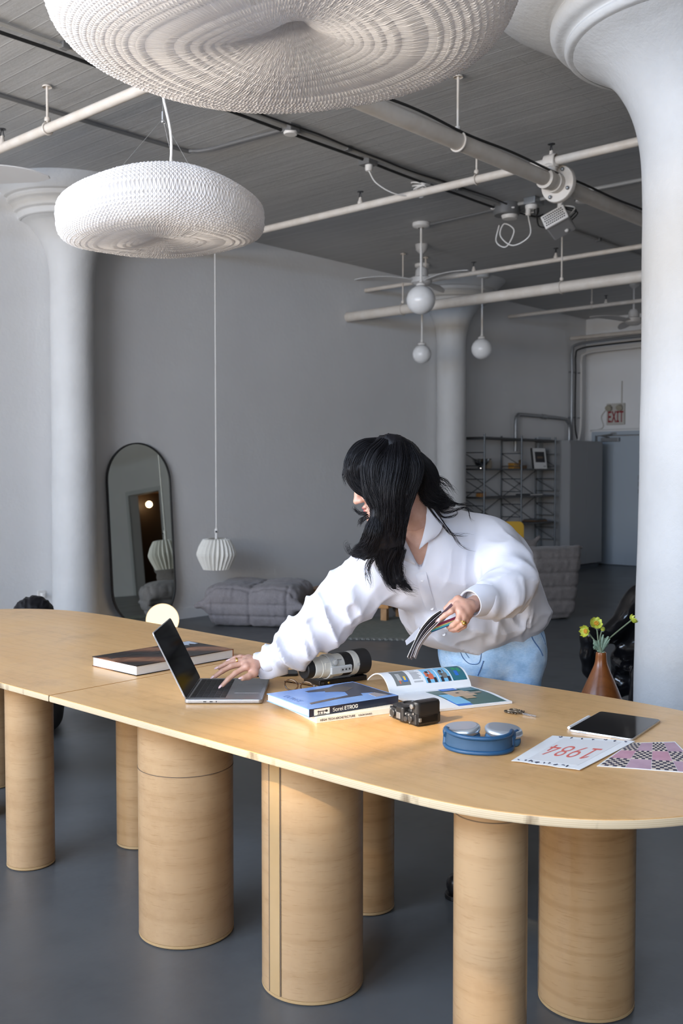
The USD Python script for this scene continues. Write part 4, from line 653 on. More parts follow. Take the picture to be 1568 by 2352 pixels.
# headphones: two cups lying flat, the wide band standing in an arc towards the viewer
hp_b = mat('headphone_blue', (0.012, 0.065, 0.15), 0.42); hp_mesh = mat('headphone_mesh', (0.022, 0.065, 0.125), 0.7, bump=0.4, bs=1500, bdist=0.0005); hp_s = mat('headphone_silver_blue', (0.50, 0.57, 0.65), 0.28, 0.75); cush = mat('headphone_cushion', (0.06, 0.15, 0.27), 0.8)
hp = thing('headphones', 'blue over-ear headphones with silver cups on the table front', 'headphones', (2.10, 1.42, TZ))
ca_, cb_ = atz(1066, 1676, TZ + .035), atz(1150, 1679, TZ + .035); mid = (ca_ + cb_) / 2; ex_ = cb_ - ca_; ex_[2] = 0; ex_ /= np.linalg.norm(ex_); ey_ = np.cross([0, 0, 1], ex_)
HP = At((mid[0], mid[1], TZ), np.stack([ex_, ey_, [0, 0, 1]], 1))     # x right, y away from the viewer
for s in (-1, 1):
    kx = 0.096 if s < 0 else 0.080
    tilt_ = trimesh.transformations.euler_matrix(0.10, s * 0.10, s * 0.12)[:3, :3]; c0 = (s * 0.0525, 0.004, 0.023)
    def cup(poly, z0, z1, r, n=3): return HP(pose(slab(poly, z0, z1, r, n), tilt_, c0))
    cu = hp.add('ear_cup', cup(rrect(0.098, 0.082, 0.038, 9), 0.002, 0.022, 0.010, 5), hp_s)
    cu.add('ear_cushion', cup(rrect(0.092, 0.076, 0.036, 9), -0.020, 0.003, 0.010, 4), cush)
    hp.add('telescoping_arm', tube([HP.p(*q) for q in spline([(s * 0.088, -0.006, 0.038), (s * kx, -0.022, 0.036), (s * kx * .98, -0.042, 0.03)], 5)], 0.0052, 10), hp_b)
arc = spline([(-0.096, -0.036, 0), (-0.088, -0.066, 0), (-0.068, -0.090, 0), (-0.04, -0.106, 0), (-0.008, -0.111, 0), (0.024, -0.108, 0), (0.052, -0.094, 0), (0.070, -0.070, 0), (0.076, -0.040, 0)], 6); t01 = np.linspace(0, 1, len(arc)); hi = 0.047 - 0.006 * np.sin(PI * t01)
lo_e = [HP.p(x, y, 0.006) for (x, y, _), q in zip(arc, t01)]; hi_e = [HP.p(x * 0.97, y + 0.006, h_) for (x, y, _), h_ in zip(arc, hi)]
hp.add('band_frame', tube(np.array(lo_e + hi_e[::-1]), 0.0055, 10, closed=True), hp_b, True)
P = np.array([[HP.p(x * (1 - .03 * v), y + 0.006 * v + 0.004 * math.sin(PI * v), 0.006 + (h_ - 0.006) * v) for v in np.linspace(0, 1, 7)] for (x, y, _), h_ in zip(arc, hi)]); hp.add('band_canopy', sheet(P, 0.0025), hp_mesh)
# tablet and stylus
O, R = fr((2.389, 1.327, TZ), (2.632, 1.359, TZ)); A_ = At(O, np.stack([R[:, 0], -R[:, 1], [0, 0, 1]], 1)); A_ = At(np.array((2.414, 1.155, TZ)), R)
tbt = thing('tablet', 'tablet with a black glossy screen lying on the right end of the table', 'tablet', A_.p(.124, .087, 0)); tw_, td_ = 0.248, 0.176
tbt.add('housing', A_(slab(rrect(tw_, td_, 0.011, 6, tw_ / 2, td_ / 2), 0.0, 0.0062, 0.0012, 2)), alu_l); tbt.add('screen', A_(slab(rrect(tw_ - 0.004, td_ - 0.004, 0.010, 6, tw_ / 2, td_ / 2), 0.0061, 0.0066)), screen_m, False)
for k in range(2):
    for q in range(9): tbt.add('speaker_hole', A_(bx(-0.0002, 0.035 + 0.09 * k + q * 0.0025, 0.003, 0.0008, 0.0013, 0.0013)), dark_metal, False)
sty_m = mat('stylus_white', (0.80, 0.80, 0.80), 0.25); st = thing('stylus', 'white stylus lying along the left edge of the tablet', 'stylus', A_.p(.11, td_ + .006, 0))
st.add('barrel', tube([A_.p(0.02, td_ + 0.0055, 0.0047), A_.p(0.165, td_ + 0.0055, 0.0047)], 0.0044, 14), sty_m); st.add('tip', tube([A_.p(0.165, td_ + 0.0055, 0.0047), A_.p(0.174, td_ + 0.0055, 0.0047), A_.p(0.182, td_ + 0.0055, 0.0047)], [0.0044, 0.0036, 0.0007], 14), sty_m)
# printed sheet reading 1984, upside down from here
pts = [(2.046, 1.290), (2.317, 1.334), (2.412, 1.146), (2.087, 1.129)]; red_ink = mat('faded_red_ink', (0.66, 0.14, 0.11), 0.7); dark_ink = mat('blue_black_ink', (0.06, 0.06, 0.09), 0.7); tint = mat('paper_tint', (0.70, 0.69, 0.68), 0.7)
def bil(u, v): a, b, c, d = [np.array(p) for p in pts]; return (a * (1 - u) + b * u) * (1 - v) + (d * (1 - u) + c * u) * v
def sheet_pt(u, v, dz=0.0): p = bil(u, v); return np.array([p[0], p[1], TZ + 0.0028 + dz + 0.006 * max(0, 0.25 - u) * abs(math.sin(9 * v)) + 0.004 * max(0, v - .85)])
ps = thing('printed_sheet', 'white sheet printed with 1984 in red, upside down, at the right end of the table', 'paper', (2.2, 1.22, TZ))
ps.add('sheet', usheet(np.array([[sheet_pt(u, v) for u in np.linspace(0, 1, 14)] for v in np.linspace(0, 1, 14)])[:, ::-1], 0.0008), white_pap)
def flat_text(name, string, u, v, h, m_, stretch=1.0, up=0.2, bold=False):
    k = meshkit.text_mesh(string, 1.0, 0.0004, bold); w_ = k.extents[0]; vv = k.vertices.copy(); o = []
    for x, y, z in vv: q = sheet_pt(u + y * h, v - (x - w_ / 2) * stretch * h, 0.0006 + z * .5); o.append(q)
    return ps.add(name, trimesh.Trimesh(np.array(o), k.faces, process=False), m_, False)
def flat_text2(name, string, u0, du, v0, dv, m_, bold=False):
    """Lettering whose reading direction runs from v0 + dv to v0 and whose top points to u0 (towards the viewer)."""
    k = meshkit.text_mesh(string, 1.0, 0.0004, bold); b = k.bounds; o = []
    for x, y, z in k.vertices: o.append(sheet_pt(u0 + du * (1 - (y - b[0, 1]) / (b[1, 1] - b[0, 1])), v0 + dv * (1 - (x - b[0, 0]) / (b[1, 0] - b[0, 0])), 0.0005 + z * .5))
    t2 = trimesh.Trimesh(np.array(o), k.faces, process=False); return ps.add(name, t2, m_, False)
ps.add('tint_block', usheet(np.array([[sheet_pt(u, v, 0.0003) for u in np.linspace(0.10, 0.93, 12)] for v in np.linspace(0.17, 0.88, 12)])[:, ::-1], 0.0002), tint)
flat_text2('lettering', '1984', 0.30, 0.36, 0.20, 0.62, red_ink)
rr_ = np.random.default_rng(3)
for u0, v0, v1, n_ in ((0.05, 0.08, 0.80, 9), (0.955, 0.12, 0.92, 7)):      # cut-off handwriting along both edges
    for q in range(n_):
        v_ = v0 + (v1 - v0) * q / (n_ - 1); s_ = 0.030 + 0.016 * rr_.random()
        c_ = spline([sheet_pt(u0 + s_ * 1.4 * (rr_.random() - .5), v_ + s_ * 1.3 * (rr_.random() - .5), 0.0006) for _ in range(4)], 6); ps.add('handwriting', tube(c_, 0.0013, 5), dark_ink)
# pink checkered print underneath
cp = thing('checkered_print', 'pink print with black and cream checks, half under the sheet reading 1984', 'print', (2.33, 1.02, TZ)); pp = [(2.150, 1.118), (2.392, 1.150), (2.482, 1.070), (2.262, 0.895)]
def cpt(u, v, dz=0.0): a, b, c, d = [np.array(p) for p in pp]; p = (a * (1 - u) + b * u) * (1 - v) + (d * (1 - u) + c * u) * v; return np.array([p[0], p[1], TZ + 0.0016 + dz])
cp.add('sheet', usheet(np.array([[cpt(u, v) for u in np.linspace(0, 1, 4)] for v in np.linspace(0, 1, 4)])[:, ::-1], 0.0009), white_pap)
pinks = [mat('print_pink', (0.50, 0.24, 0.30), 0.6, col2=(0.58, 0.33, 0.40), ns=12), mat('print_mauve', (0.42, 0.27, 0.33), 0.6, col2=(0.52, 0.34, 0.41), ns=14)]; chk_c = mat('check_cream', (0.66, 0.56, 0.45), 0.6); chk_k = mat('check_navy', (0.035, 0.03, 0.06), 0.6)
def patch(u0, u1, v0, v1, m_, dz): return usheet(np.array([[cpt(u, v, dz) for u in (u0, u1)] for v in (v0, v1)])[:, ::-1], 0.0002)
for i in range(3):
    for j in range(4):
        u0, v0, u1, v1 = 0.02 + i * 0.32, 0.02 + j * 0.24, 0.02 + i * 0.32 + 0.315, 0.02 + j * 0.24 + 0.235
        if (i + j) % 2: cp.add('colour_block', patch(u0, u1, v0, v1, None, 0.0003), pinks[(i * 2 + j) % 2], False)
        else:
            cp.add('check_block', patch(u0, u1, v0, v1, None, 0.0003), chk_c, False)
            cp.add('check', [patch(u0 + (u1 - u0) * a / 6, u0 + (u1 - u0) * (a + 1) / 6, v0 + (v1 - v0) * b / 6, v0 + (v1 - v0) * (b + 1) / 6, None, 0.0006) for a in range(6) for b in range(6) if (a + b) % 2], chk_k, False)
# ornate scissors
brz = mat('antique_metal', (0.04, 0.03, 0.022), 0.4, 0.8, col2=(0.20, 0.16, 0.11), ns=150); blade_m = mat('scissor_blade', (0.45, 0.45, 0.46), 0.25, 0.9)
O, R = fr(atz(1165, 1634, TZ), atz(1229, 1648, TZ)); A_ = At(O, R); sc = thing('scissors', 'small ornate antique scissors lying between the magazine and the tablet', 'scissors', A_.p(.05, 0, 0))
for s in (-1, 1):
    sc.add('handle', tube([A_.p(0.017 + 0.016 * math.cos(a), s * 0.0125 + 0.0095 * math.sin(a), 0.004) for a in np.linspace(0, 2 * PI, 20, endpoint=False)], 0.0026, 8, closed=True), brz)
    sc.add('shank', [tube([A_.p(*q) for q in spline([(0.032, s * 0.010, 0.004), (0.042, s * 0.011, 0.0045), (0.05, s * 0.005, 0.005), (0.058, -s * 0.001, 0.0045)], 5)], 0.0024, 8)] + [ball(A_.p(0.008 + 0.009 * q, s * (0.0225 - .001 * abs(q - 1.5)), 0.0045), 0.0028, 1) for q in range(5)] + [ball(A_.p(0.043, s * 0.011, 0.006), 0.0032, 1)], brz)
    sc.add('blade', A_(slab([(0.056, -s * 0.003 - 0.001), (0.058, s * 0.0032), (0.101, s * 0.0012), (0.102, 0.0)], 0.0015 + 0.0014 * (s + 1), 0.003 + 0.0014 * (s + 1))), blade_m, False)
sc.add('pivot', A_(lathe([(0.0032, 0.003), (0.0032, 0.007), (0, 0.0078)], 12, (0.056, 0, 0))), brz)
# phone beyond the hand
O, R = fr(atz(598, 1556, TZ), atz(682, 1554, TZ)); A_ = At(O, R); phn = thing('phone', 'black phone lying beyond the reaching hand next to the white lens', 'phone', A_.p(.06, .04, 0)); phone_m = mat('phone_black', (0.008, 0.008, 0.009), 0.3)
phn.add('body', A_(slab(rrect(0.150, 0.075, 0.010, 6, 0.055, 0.042), 0.0, 0.0085, 0.002, 2)), phone_m); phn.add('screen', A_(slab(rrect(0.146, 0.071, 0.009, 6, 0.055, 0.042), 0.0084, 0.0088)), screen_m, False)
# black drive with a brass screw, and the white telephoto lens lying on it
O, R = fr((2.353, 2.216, TZ), (2.535, 2.166, TZ)); A_ = At(O, R); bkb = thing('black_device', 'flat glossy black box with a brass screw under the white lens', 'electronic device', A_.p(.09, .06, 0)); gloss_k = mat('glossy_black', (0.006, 0.006, 0.007), 0.08)
bkb.add('case', A_(slab(rrect(0.190, 0.105, 0.006, 4, 0.095, 0.0525), 0.0, 0.018, 0.003, 2)), gloss_k); bkb.add('foil', A_(slab(rrect(0.176, 0.092, 0.004, 4, 0.095, 0.0525), 0.018, 0.0185)), screen_m, False)
bkb.add('screw', A_(pose(lathe([(0.0, 0.004), (0.003, 0.004), (0.0042, 0.0025), (0.0042, 0)], 14), frame((0, -1, 0), (1, 0, 0)), (0.036, 0.001, 0.009))), mat('brass', (0.55, 0.36, 0.10), 0.3, 0.9)); bkb.add('port', A_(bx(0.012, -0.0003, 0.009, 0.012, 0.001, 0.008)), dark_metal, False)
lens_w = mat('lens_white', (0.66, 0.67, 0.63), 0.42); lens_g = mat('lens_collar_grey', (0.50, 0.52, 0.52), 0.45); lens_k = mat('lens_black_rubber', (0.010, 0.010, 0.011), 0.6)
a_ = atz(699, 1538, TZ + 0.062); b_ = atz(826, 1519, TZ + 0.062); ax_ = b_ - a_; ax_[2] = 0; LL = np.linalg.norm(ax_); ax_ /= LL; LF = frame(ax_, (0, 0, 1)); a_[2] = TZ + 0.0625
ln = thing('camera_lens', 'white telephoto camera lens with a black hood lying on the glossy black box', 'camera lens', (a_ + b_) / 2)
def lz(prof): return lathe([(r, z * LL) for r, z in prof], 44, a_, None) if False else pose(lathe([(r, z * LL) for r, z in prof], 44), LF, a_)
ln.add('rear_cap', lz([(0, -0.02), (0.028, -0.02), (0.0305, -0.012), (0.0305, 0.10), (0.029, 0.105)]), lens_k)
ln.add('barrel', lz([(0.029, 0.10), (0.0315, 0.105), (0.033, 0.13), (0.033, 0.22), (0.0345, 0.225), (0.0345, 0.30), (0.0360, 0.33), (0.037, 0.52), (0.0372, 0.60)]), lens_w)
rg_ = [(0.0372, 0.60)]
for q in range(14): rg_ += [(0.0388, 0.603 + q * 0.0105), (0.0388, 0.609 + q * 0.0105), (0.0380, 0.6095 + q * 0.0105), (0.0380, 0.6125 + q * 0.0105)]
ln.add('zoom_ring', lz(rg_ + [(0.0372, 0.752)]), lens_k); ln.add('front_barrel', lz([(0.0385, 0.752), (0.0395, 0.757), (0.0400, 0.86), (0.0390, 0.865)]), lens_w)
ln.add('ring_line', lz([(0.0396, 0.80), (0.0402, 0.802), (0.0402, 0.808), (0.0396, 0.81)]), lens_g)
ln.add('hood', lz([(0.039, 0.865), (0.0405, 0.87), (0.0425, 0.90), (0.0435, 1.06), (0.0425, 1.075), (0.040, 1.075), (0.039, 0.95), (0.0, 0.94)]), lens_k)
ln.add('tripod_collar', lz([(0.0372, 0.34), (0.0408, 0.345), (0.0408, 0.43), (0.0372, 0.435)]), lens_g)
nrm_ = np.cross(ax_, [0, 0, 1]); nrm_ *= -1 if nrm_ @ FW > 0 else 1      # towards the viewer
TF = At(a_, np.stack([ax_, np.cross(nrm_, ax_), nrm_], 1)); tf = ln.add('tripod_foot', [TF(pose(rbox(0.024, 0.020, 0.024, 0.003), None, (LL * 0.39, -0.002, 0.034))), TF(pose(rbox(0.086, 0.026, 0.009, 0.003), None, (LL * 0.46, -0.004, 0.054)))], lens_g)
for q in range(3): tf.add('hole', TF(lathe([(0, 0.0006), (0.0033, 0.0006), (0.0033, 0)], 12, (LL * 0.47 + 0.014 * q, -0.004, 0.063))), dark_metal)
tf.add('slot', TF(pose(slab(rrect(0.046, 0.013, 0.004, 4), 0.0, 0.0004), None, (LL * 0.53, -0.004, 0.063))), mat('lens_collar_shadow', (0.40, 0.42, 0.42), 0.5), False)
ln.add('knob', TF(lathe([(0.007, 0.0), (0.009, 0.004), (0.009, 0.012), (0.006, 0.014), (0, 0.014)], 16, (LL * 0.40, 0.020, 0.036))), lens_g); ln.add('focus_button', TF(lathe([(0.006, 0.0), (0.006, 0.0035), (0, 0.004)], 14, (LL * 0.84, 0.0, 0.037))), lens_g)
ln.add('switch_panel', TF(pose(rbox(0.022, 0.024, 0.004, 0.0015), None, (LL * 0.30, 0.008, 0.031))), lens_w)
for q in range(5): ln.add('scale_mark', TF(pose(bx(0, 0, 0, 0.0012, 0.007, 0.0006), None, (LL * (0.47 + 0.02 * q), 0.021, 0.0305))), lens_k, False)
# eyeglasses behind the blue book
tort = mat('tortoiseshell', (0.02, 0.011, 0.007), 0.2, col2=(0.12, 0.055, 0.02), ns=90); gc = atz(668, 1583, TZ + .012); gz = thing('eyeglasses', 'tortoiseshell eyeglasses lying between the laptop and the blue book', 'eyeglasses', (gc[0], gc[1], TZ))
GA = At((gc[0], gc[1], TZ + 0.002), np.stack([RT, np.cross([0, 0, 1], RT), [0, 0, 1]], 1)); MATS['spectacle_glass'] = MATS['window_glass']
for s in (0, 1):
    c0 = np.array([0.0 + 0.052 * s, 0.02 - 0.035 * s, 0.019]); gz.add('rim', tube([GA.p(c0[0] + 0.021 * math.cos(a), c0[1] - .012 * math.cos(a), c0[2] + 0.0175 * math.sin(a)) for a in np.linspace(0, 2 * PI, 26, endpoint=False)], 0.0024, 8, closed=True), tort)
    gz.add('temple_arm', tube([GA.p(*q) for q in spline([(-0.022 + 0.096 * s, 0.032 - 0.065 * s, 0.028), (0.03 + .05 * s, 0.06 - .05 * s, 0.014), (0.075 + .02 * s, 0.075 - .04 * s, 0.003)], 6)], 0.0022, 7), tort)
gz.add('bridge', tube([GA.p(0.020, 0.008, 0.024), GA.p(0.026, 0.003, 0.028), GA.p(0.032, -0.002, 0.024)], 0.0022, 8), tort)
# ------------------------------------------------------------------ things in the room beyond the table
# pleated pendant low by the wall
pp_c = EYE + np.array([0.654, 0.756, 0]) * 9.62; pp_c[2] = atd(497, 1273, (pp_c - EYE) @ FW)[2]; q_ = atd(497, 1273, (pp_c - EYE) @ FW); pp_c[:2] = q_[:2]
pl = thing('pleated_pendant', 'small cream pleated paper pendant hanging low on a long white cord by the wall', 'pendant lamp', pp_c); plm = MATS['pleat_paper'] = usdkit.material(stage, '/World/Looks/pleat_paper', {'d': ('diffuse_bsdf', {'color': (0.88, 0.87, 0.82)}), 't': ('translucent_bsdf', {'color': (0.88, 0.85, 0.78)}), 'm': ('mix_closure', {'fac': 0.22})}, [('d.BSDF', 'm.closure1'), ('t.BSDF', 'm.closure2')], surface='m.closure')
NPl = 26; ph = np.linspace(0, 2 * PI, NPl * 2, endpoint=False); zz = np.array([0.150, 0.142, 0.075, 0.012, -0.012, -0.06, -0.13, -0.148]); rb_ = np.array([0.088, 0.122, 0.158, 0.178, 0.178, 0.160, 0.128, 0.120])
P = np.zeros((len(zz), NPl * 2, 3))
for k in range(len(zz)):
    r_ = rb_[k] * (1 + np.where(np.arange(NPl * 2) % 2 == 0, 0.075, -0.075)); tw_ = 0.06 * (zz[k] / 0.15); P[k] = np.c_[r_ * np.cos(ph + tw_), r_ * np.sin(ph + tw_), np.full(NPl * 2, zz[k])]
P = np.concatenate([P, P[:, :1]], 1); pl.add('shade', sheet(P + pp_c, 0.0015), plm, False)
pl.add('cord', rod(pp_c + [0, 0, 0.24], (pp_c[0], pp_c[1], CEIL), 0.007, 8), white_paint); pl.add('connector', [lathe([(0.012, 0.14), (0.016, 0.15), (0.014, 0.20), (0.018, 0.205), (0.018, 0.235), (0.008, 0.25)], 14, pp_c)], white_paint); pl.add('switch', [ball(pp_c + [0, 0, 0.215] - FW * 0.018, 0.010, 1)], dark_metal)
pl.add('canopy', lathe([(0.02, -0.05), (0.05, -0.04), (0.05, -0.001)], 18, (pp_c[0], pp_c[1], CEIL)), white_paint)
# leaning arched mirror
mb0 = aty(336, 1440, WY1 - 0.13); mb0[2] = 0.0; mt = aty(315, 1017, WY1 - 0.022); Lz = mt - np.array([mb0[0], WY1 - 0.13, 0.0]); mh = np.linalg.norm(Lz); ezm = Lz / mh; exm = np.array([1, 0, 0.0]); exm -= ezm * (exm @ ezm); exm /= np.linalg.norm(exm); enm = np.cross(exm, ezm); enm *= -1 if enm[1] > 0 else 1
mw = 0.735; hw = mw / 2
def capsule_shape(i): a = np.linspace(0, PI, 28); r = hw - i; return Polygon([(r * math.cos(q), mh - hw + r * math.sin(q)) for q in a] + [(-r * math.cos(q), hw - r * math.sin(q)) for q in a])
MR = np.stack([exm, ezm, np.cross(exm, ezm)], 1); sg = 1 if np.cross(exm, ezm) @ enm > 0 else -1; MO = np.array([mb0[0], WY1 - 0.13, 0.0])
mi = thing('arched_mirror', 'tall pill-shaped mirror with a thin black frame leaning on the left wall', 'mirror', MO); mir_m = mat('mirror_glass', (0.62, 0.64, 0.58), 0.01, 1.0)
outer = capsule_shape(0).difference(capsule_shape(0.013)); mi.add('frame', pose(slab(outer, -0.012, 0.012), MR, MO), dark_metal, False); mi.add('glass', pose(slab(capsule_shape(0.012), *sorted((sg * -0.004, sg * 0.004))), MR, MO), mir_m, False); mi.add('backing', pose(slab(capsule_shape(0.014), *sorted((sg * -0.011, sg * -0.0045))), MR, MO), dark_metal, False)
# glowing globe on the floor
gl_c = atz(373, 1425, 0.145); MATS['lit_globe'] = lit_m = usdkit.material(stage, '/World/Looks/lit_globe', {'e': ('emission', {'color': (1.0, 0.76, 0.48), 'strength': 2.3})}, [], surface='e.emission')
gl = thing('globe_floor_lamp', 'glowing warm globe lamp standing on the floor before the mirror', 'floor lamp', gl_c - [0, 0, .145]); gl.add('globe', ball(gl_c + [0, 0, 0.004], 0.143, 4), lit_m, True); gl.add('base', lathe([(0.05, 0.0), (0.06, 0.004), (0.05, 0.022), (0, 0.022)], 24, (gl_c[0], gl_c[1], 0)), white_paint)
gl.add('cord', tube(spline([(gl_c[0] + 0.05, gl_c[1], 0.008), (gl_c[0] + 0.2, gl_c[1] - 0.02, 0.006), (gl_c[0] + 0.33, gl_c[1] + 0.05, 0.006), (gl_c[0] + 0.28, gl_c[1] + 0.18, 0.006), (gl_c[0] + 0.05, gl_c[1] + 0.3, 0.006), (gl_c[0] - 0.3, gl_c[1] + 0.45, 0.006)], 8), 0.006, 6), white_paint)
# wall outlet with plugs
oy = aty(95, 1372, WY1); ou = thing('wall_outlet', 'small white wall outlet with a plug left of the slim column', 'outlet', (oy[0], WY1 - 0.01, oy[2] - .06)); ou.add('plate', pose(slab(rrect(0.08, 0.12, 0.008), 0, 0.008, 0.002), frame((0, -1, 0), (1, 0, 0)), (oy[0], WY1 - 0.001, oy[2])), white_paint); ou.add('plug', pose(rbox(0.035, 0.03, 0.035, 0.004), None, (oy[0], WY1 - 0.026, oy[2] + .005)), white_paint)
for s in (-1, 1): ou.add('socket', pose(slab(rrect(0.03, 0.026, 0.006), 0, 0.002), frame((0, -1, 0), (1, 0, 0)), (oy[0], WY1 - 0.009, oy[2] + s * 0.03)), white_trim, False)
# ---- quilted soft seats
fab = mat('sofa_fabric', (0.125, 0.110, 0.104), 0.9, col2=(0.15, 0.134, 0.127), ns=60, bump=0.4, bs=350, bdist=0.002, sheen_weight=0.15); fab2 = mat('ottoman_fabric', (0.205, 0.19, 0.20), 0.9, col2=(0.235, 0.22, 0.23), ns=60, bump=0.4, bs=350, bdist=0.002, sheen_weight=0.15); seam_f = mat('sofa_seam', (0.06, 0.055, 0.055), 0.9)
def channel(x, step, depth, w=0.10):
    """Quilting: grooves every step, full in between."""
    t = np.abs(np.sin(PI * x / step)); return depth * (t ** 0.45 - 1)
so_c = (atz(1205, 1431, 0) + atz(1337, 1426, 0)) / 2
def togo(label, O, rz, w, name='quilted_sofa'):
    """Local x along the seat, y towards its front."""
    f = Field((-w / 2 - .12, -0.62, -0.03), (w / 2 + .12, 0.60, 0.84), 0.013); lean = trimesh.transformations.euler_matrix(0.20, 0, 0)[:3, :3]
    f.rbox((0, 0.12, 0.17), (w / 2, 0.42, 0.17), 0.10, None, 0.06).rbox((0, -0.34, 0.37), (w / 2, 0.14, 0.36), 0.11, lean, 0.08)
    for s in (-1, 1): f.cap((s * (w / 2 - .06), -0.40, 0.64), (s * (w / 2 - 0.01), -0.42, 0.72), 0.07, 0.04, 0.06)
    def groove(x, half): t = np.clip(np.abs(x) / half, 0, 1); return -(1 - t) ** 1.6
    def d(P):
        back = P[:, 1] < -0.22 + 0.25 * (P[:, 2] - .3); cell = lambda x, st: (x + st / 2) % st - st / 2; h_ = np.where(back, P[:, 2] - 0.055, P[:, 1] + 0.06)
        return 0.026 * groove(cell(P[:, 0] - w / 6, w / 3), 0.04) + 0.020 * groove(cell(h_, 0.140), 0.035) + 0.010 * (meshkit.noise(P * [30, 12, 14], 3) - 0.5)
    f.disp(d, 0.08); k = f.mesh(1); v = k.vertices; v[:, 2] = np.maximum(v[:, 2], 0.004)
    t_ = thing(name, label, 'sofa', O); t_.add('cushion_body', pose(k, None, O, rz), fab, True)
    return t_
ang_s = math.atan2(*( (atz(1337, 1425, 0) - atz(1205, 1431, 0))[:2][::-1]))
Rsz = np.array([[math.cos(ang_s), -math.sin(ang_s)], [math.sin(ang_s), math.cos(ang_s)]]); ctr = atz(1337, 1425, 0)[:2] + Rsz @ np.array([-0.86 + 0.02, 0.46]); togo('low quilted grey-brown sofa seen from behind beside the woman', (ctr[0], ctr[1], 0.0), ang_s, 1.66)
cu_c = atd(1188, 1254, 10.3); cush_t = thing('cushion', 'grey square cushion standing on the quilted sofa at its far end', 'cushion', cu_c)
f = Field((-0.3, -0.3, -0.16), (0.3, 0.3, 0.16), 0.014); f.ell((0, 0, 0), (0.24, 0.24, 0.085), None, 0.05)
for sx in (-1, 1):
    for sy in (-1, 1): f.cap((0, 0, 0), (sx * 0.235, sy * 0.235, 0), 0.06, 0.018, 0.05)
cush_t.add('cover', pose(f.mesh(1), frame(-FW * [1, 1, 0] + [0, 0, .25], (0, 0, 1)), cu_c - [0, 0, 0.14]), fab, True)
# ottoman
o0, o1 = atz(470, 1440, 0), atz(672, 1446, 0); ang = math.atan2(*(o1 - o0)[:2][::-1]); oc = (o0 + o1)[:2] / 2 + np.array([-math.sin(ang), math.cos(ang)]) * 0.43; ow = 0.86
f = Field((-0.64, -0.58, -0.02), (0.64, 0.58, 0.50), 0.011)
f.rbox((0, 0, 0.225), (0.455, 0.42, 0.150), 0.11, None, 0.05).rbox((0, 0, 0.10), (0.40, 0.37, 0.10), 0.07, None, 0.08)
for x in (-0.22, 0.22):
    for y in (-0.20, 0.20): f.ell((x, y, 0.30), (0.25, 0.23, 0.105), None, 0.05)
for sx in (-1, 1):
    for y in (-0.40, 0.38): f.cap((sx * 0.42, y * .92, 0.21), (sx * 0.51, y, 0.20), 0.05, 0.032, 0.05)
def d(P):
    gr = lambda x, half: -(1 - np.clip(np.abs(x) / half, 0, 1)) ** 1.5; side = (np.abs(P[:, 1]) > .30) | (np.abs(P[:, 0]) > .34)
    o = 0.016 * gr(P[:, 0], .03) + 0.013 * gr(P[:, 0] - .36, .022) * (P[:, 1] < -.3) + 0.013 * gr(P[:, 0] + .36, .022) * (P[:, 1] < -.3) + np.where(side, 0.015 * gr(P[:, 2] - .215, .022) + 0.013 * gr(P[:, 2] - .105, .02), 0) + np.where(P[:, 2] > .28, 0.018 * gr(P[:, 1], .03) + 0.016 * gr(P[:, 1] + .375, .025), 0)
    return o + 0.012 * (meshkit.noise(P * [34, 30, 6], 5) - 0.5)
f.disp(d, 0.07); k = f.mesh(1); k.vertices[:, 2] = np.maximum(k.vertices[:, 2], 0.006)
ot = thing('ottoman', 'low quilted grey ottoman on the floor under the pleated pendant', 'ottoman', (oc[0], oc[1], 0)); ot.add('cushion_body', pose(k, None, (oc[0], oc[1], 0), ang), fab2, True)
OA = At((oc[0], oc[1], 0), np.array([[math.cos(ang), -math.sin(ang), 0], [math.sin(ang), math.cos(ang), 0], [0, 0, 1.0]]))
# low wooden bench behind the ottoman
wk = thing('low_bench', 'low orange-brown wooden bench partly hidden behind the reaching arm', 'bench', (7.55, 6.45, 0)); bench_m = mat('bench_wood', (0.36, 0.19, 0.075), 0.4, col2=(0.44, 0.25, 0.11), ns=3, stretch=(1, 6, 6)); 
b0 = atz(703, 1352, 0.285); b1 = b0 + np.array([0.35, -1.2, 0]); bd = (b1 - b0) / np.linalg.norm(b1 - b0); bn = np.array([-bd[1], bd[0], 0]); bn *= 1 if bn @ FW > 0 else -1; BA = At(np.array([b0[0], b0[1], 0]), np.stack([bd, bn, [0, 0, 1]], 1))
def bfix(k): k = pose(k, BA.R, BA.O); (k.invert() if np.linalg.det(BA.R) < 0 else None); return k
wk.loc = np.zeros(3); UsdGeom.Xformable(wk.prim).ClearXformOpOrder()
wk.add('top', bfix(pose(rbox(0.92, 0.50, 0.03, 0.006), None, (0.44, 0.25, 0.255))), bench_m); wk.add('apron', [bfix(bx(0.44, 0.02, 0.195, 0.90, 0.03, 0.12)), bfix(bx(0.44, 0.48, 0.195, 0.90, 0.03, 0.12)), bfix(bx(0.01, 0.25, 0.195, 0.03, 0.46, 0.12)), bfix(bx(0.87, 0.25, 0.195, 0.03, 0.46, 0.12))], orange_wood, False)
for x in (0.05, 0.83):
    for y in (0.06, 0.44): wk.add('leg', bfix(bx(x, y, 0.128, 0.06, 0.06, 0.255)), bench_m, False)
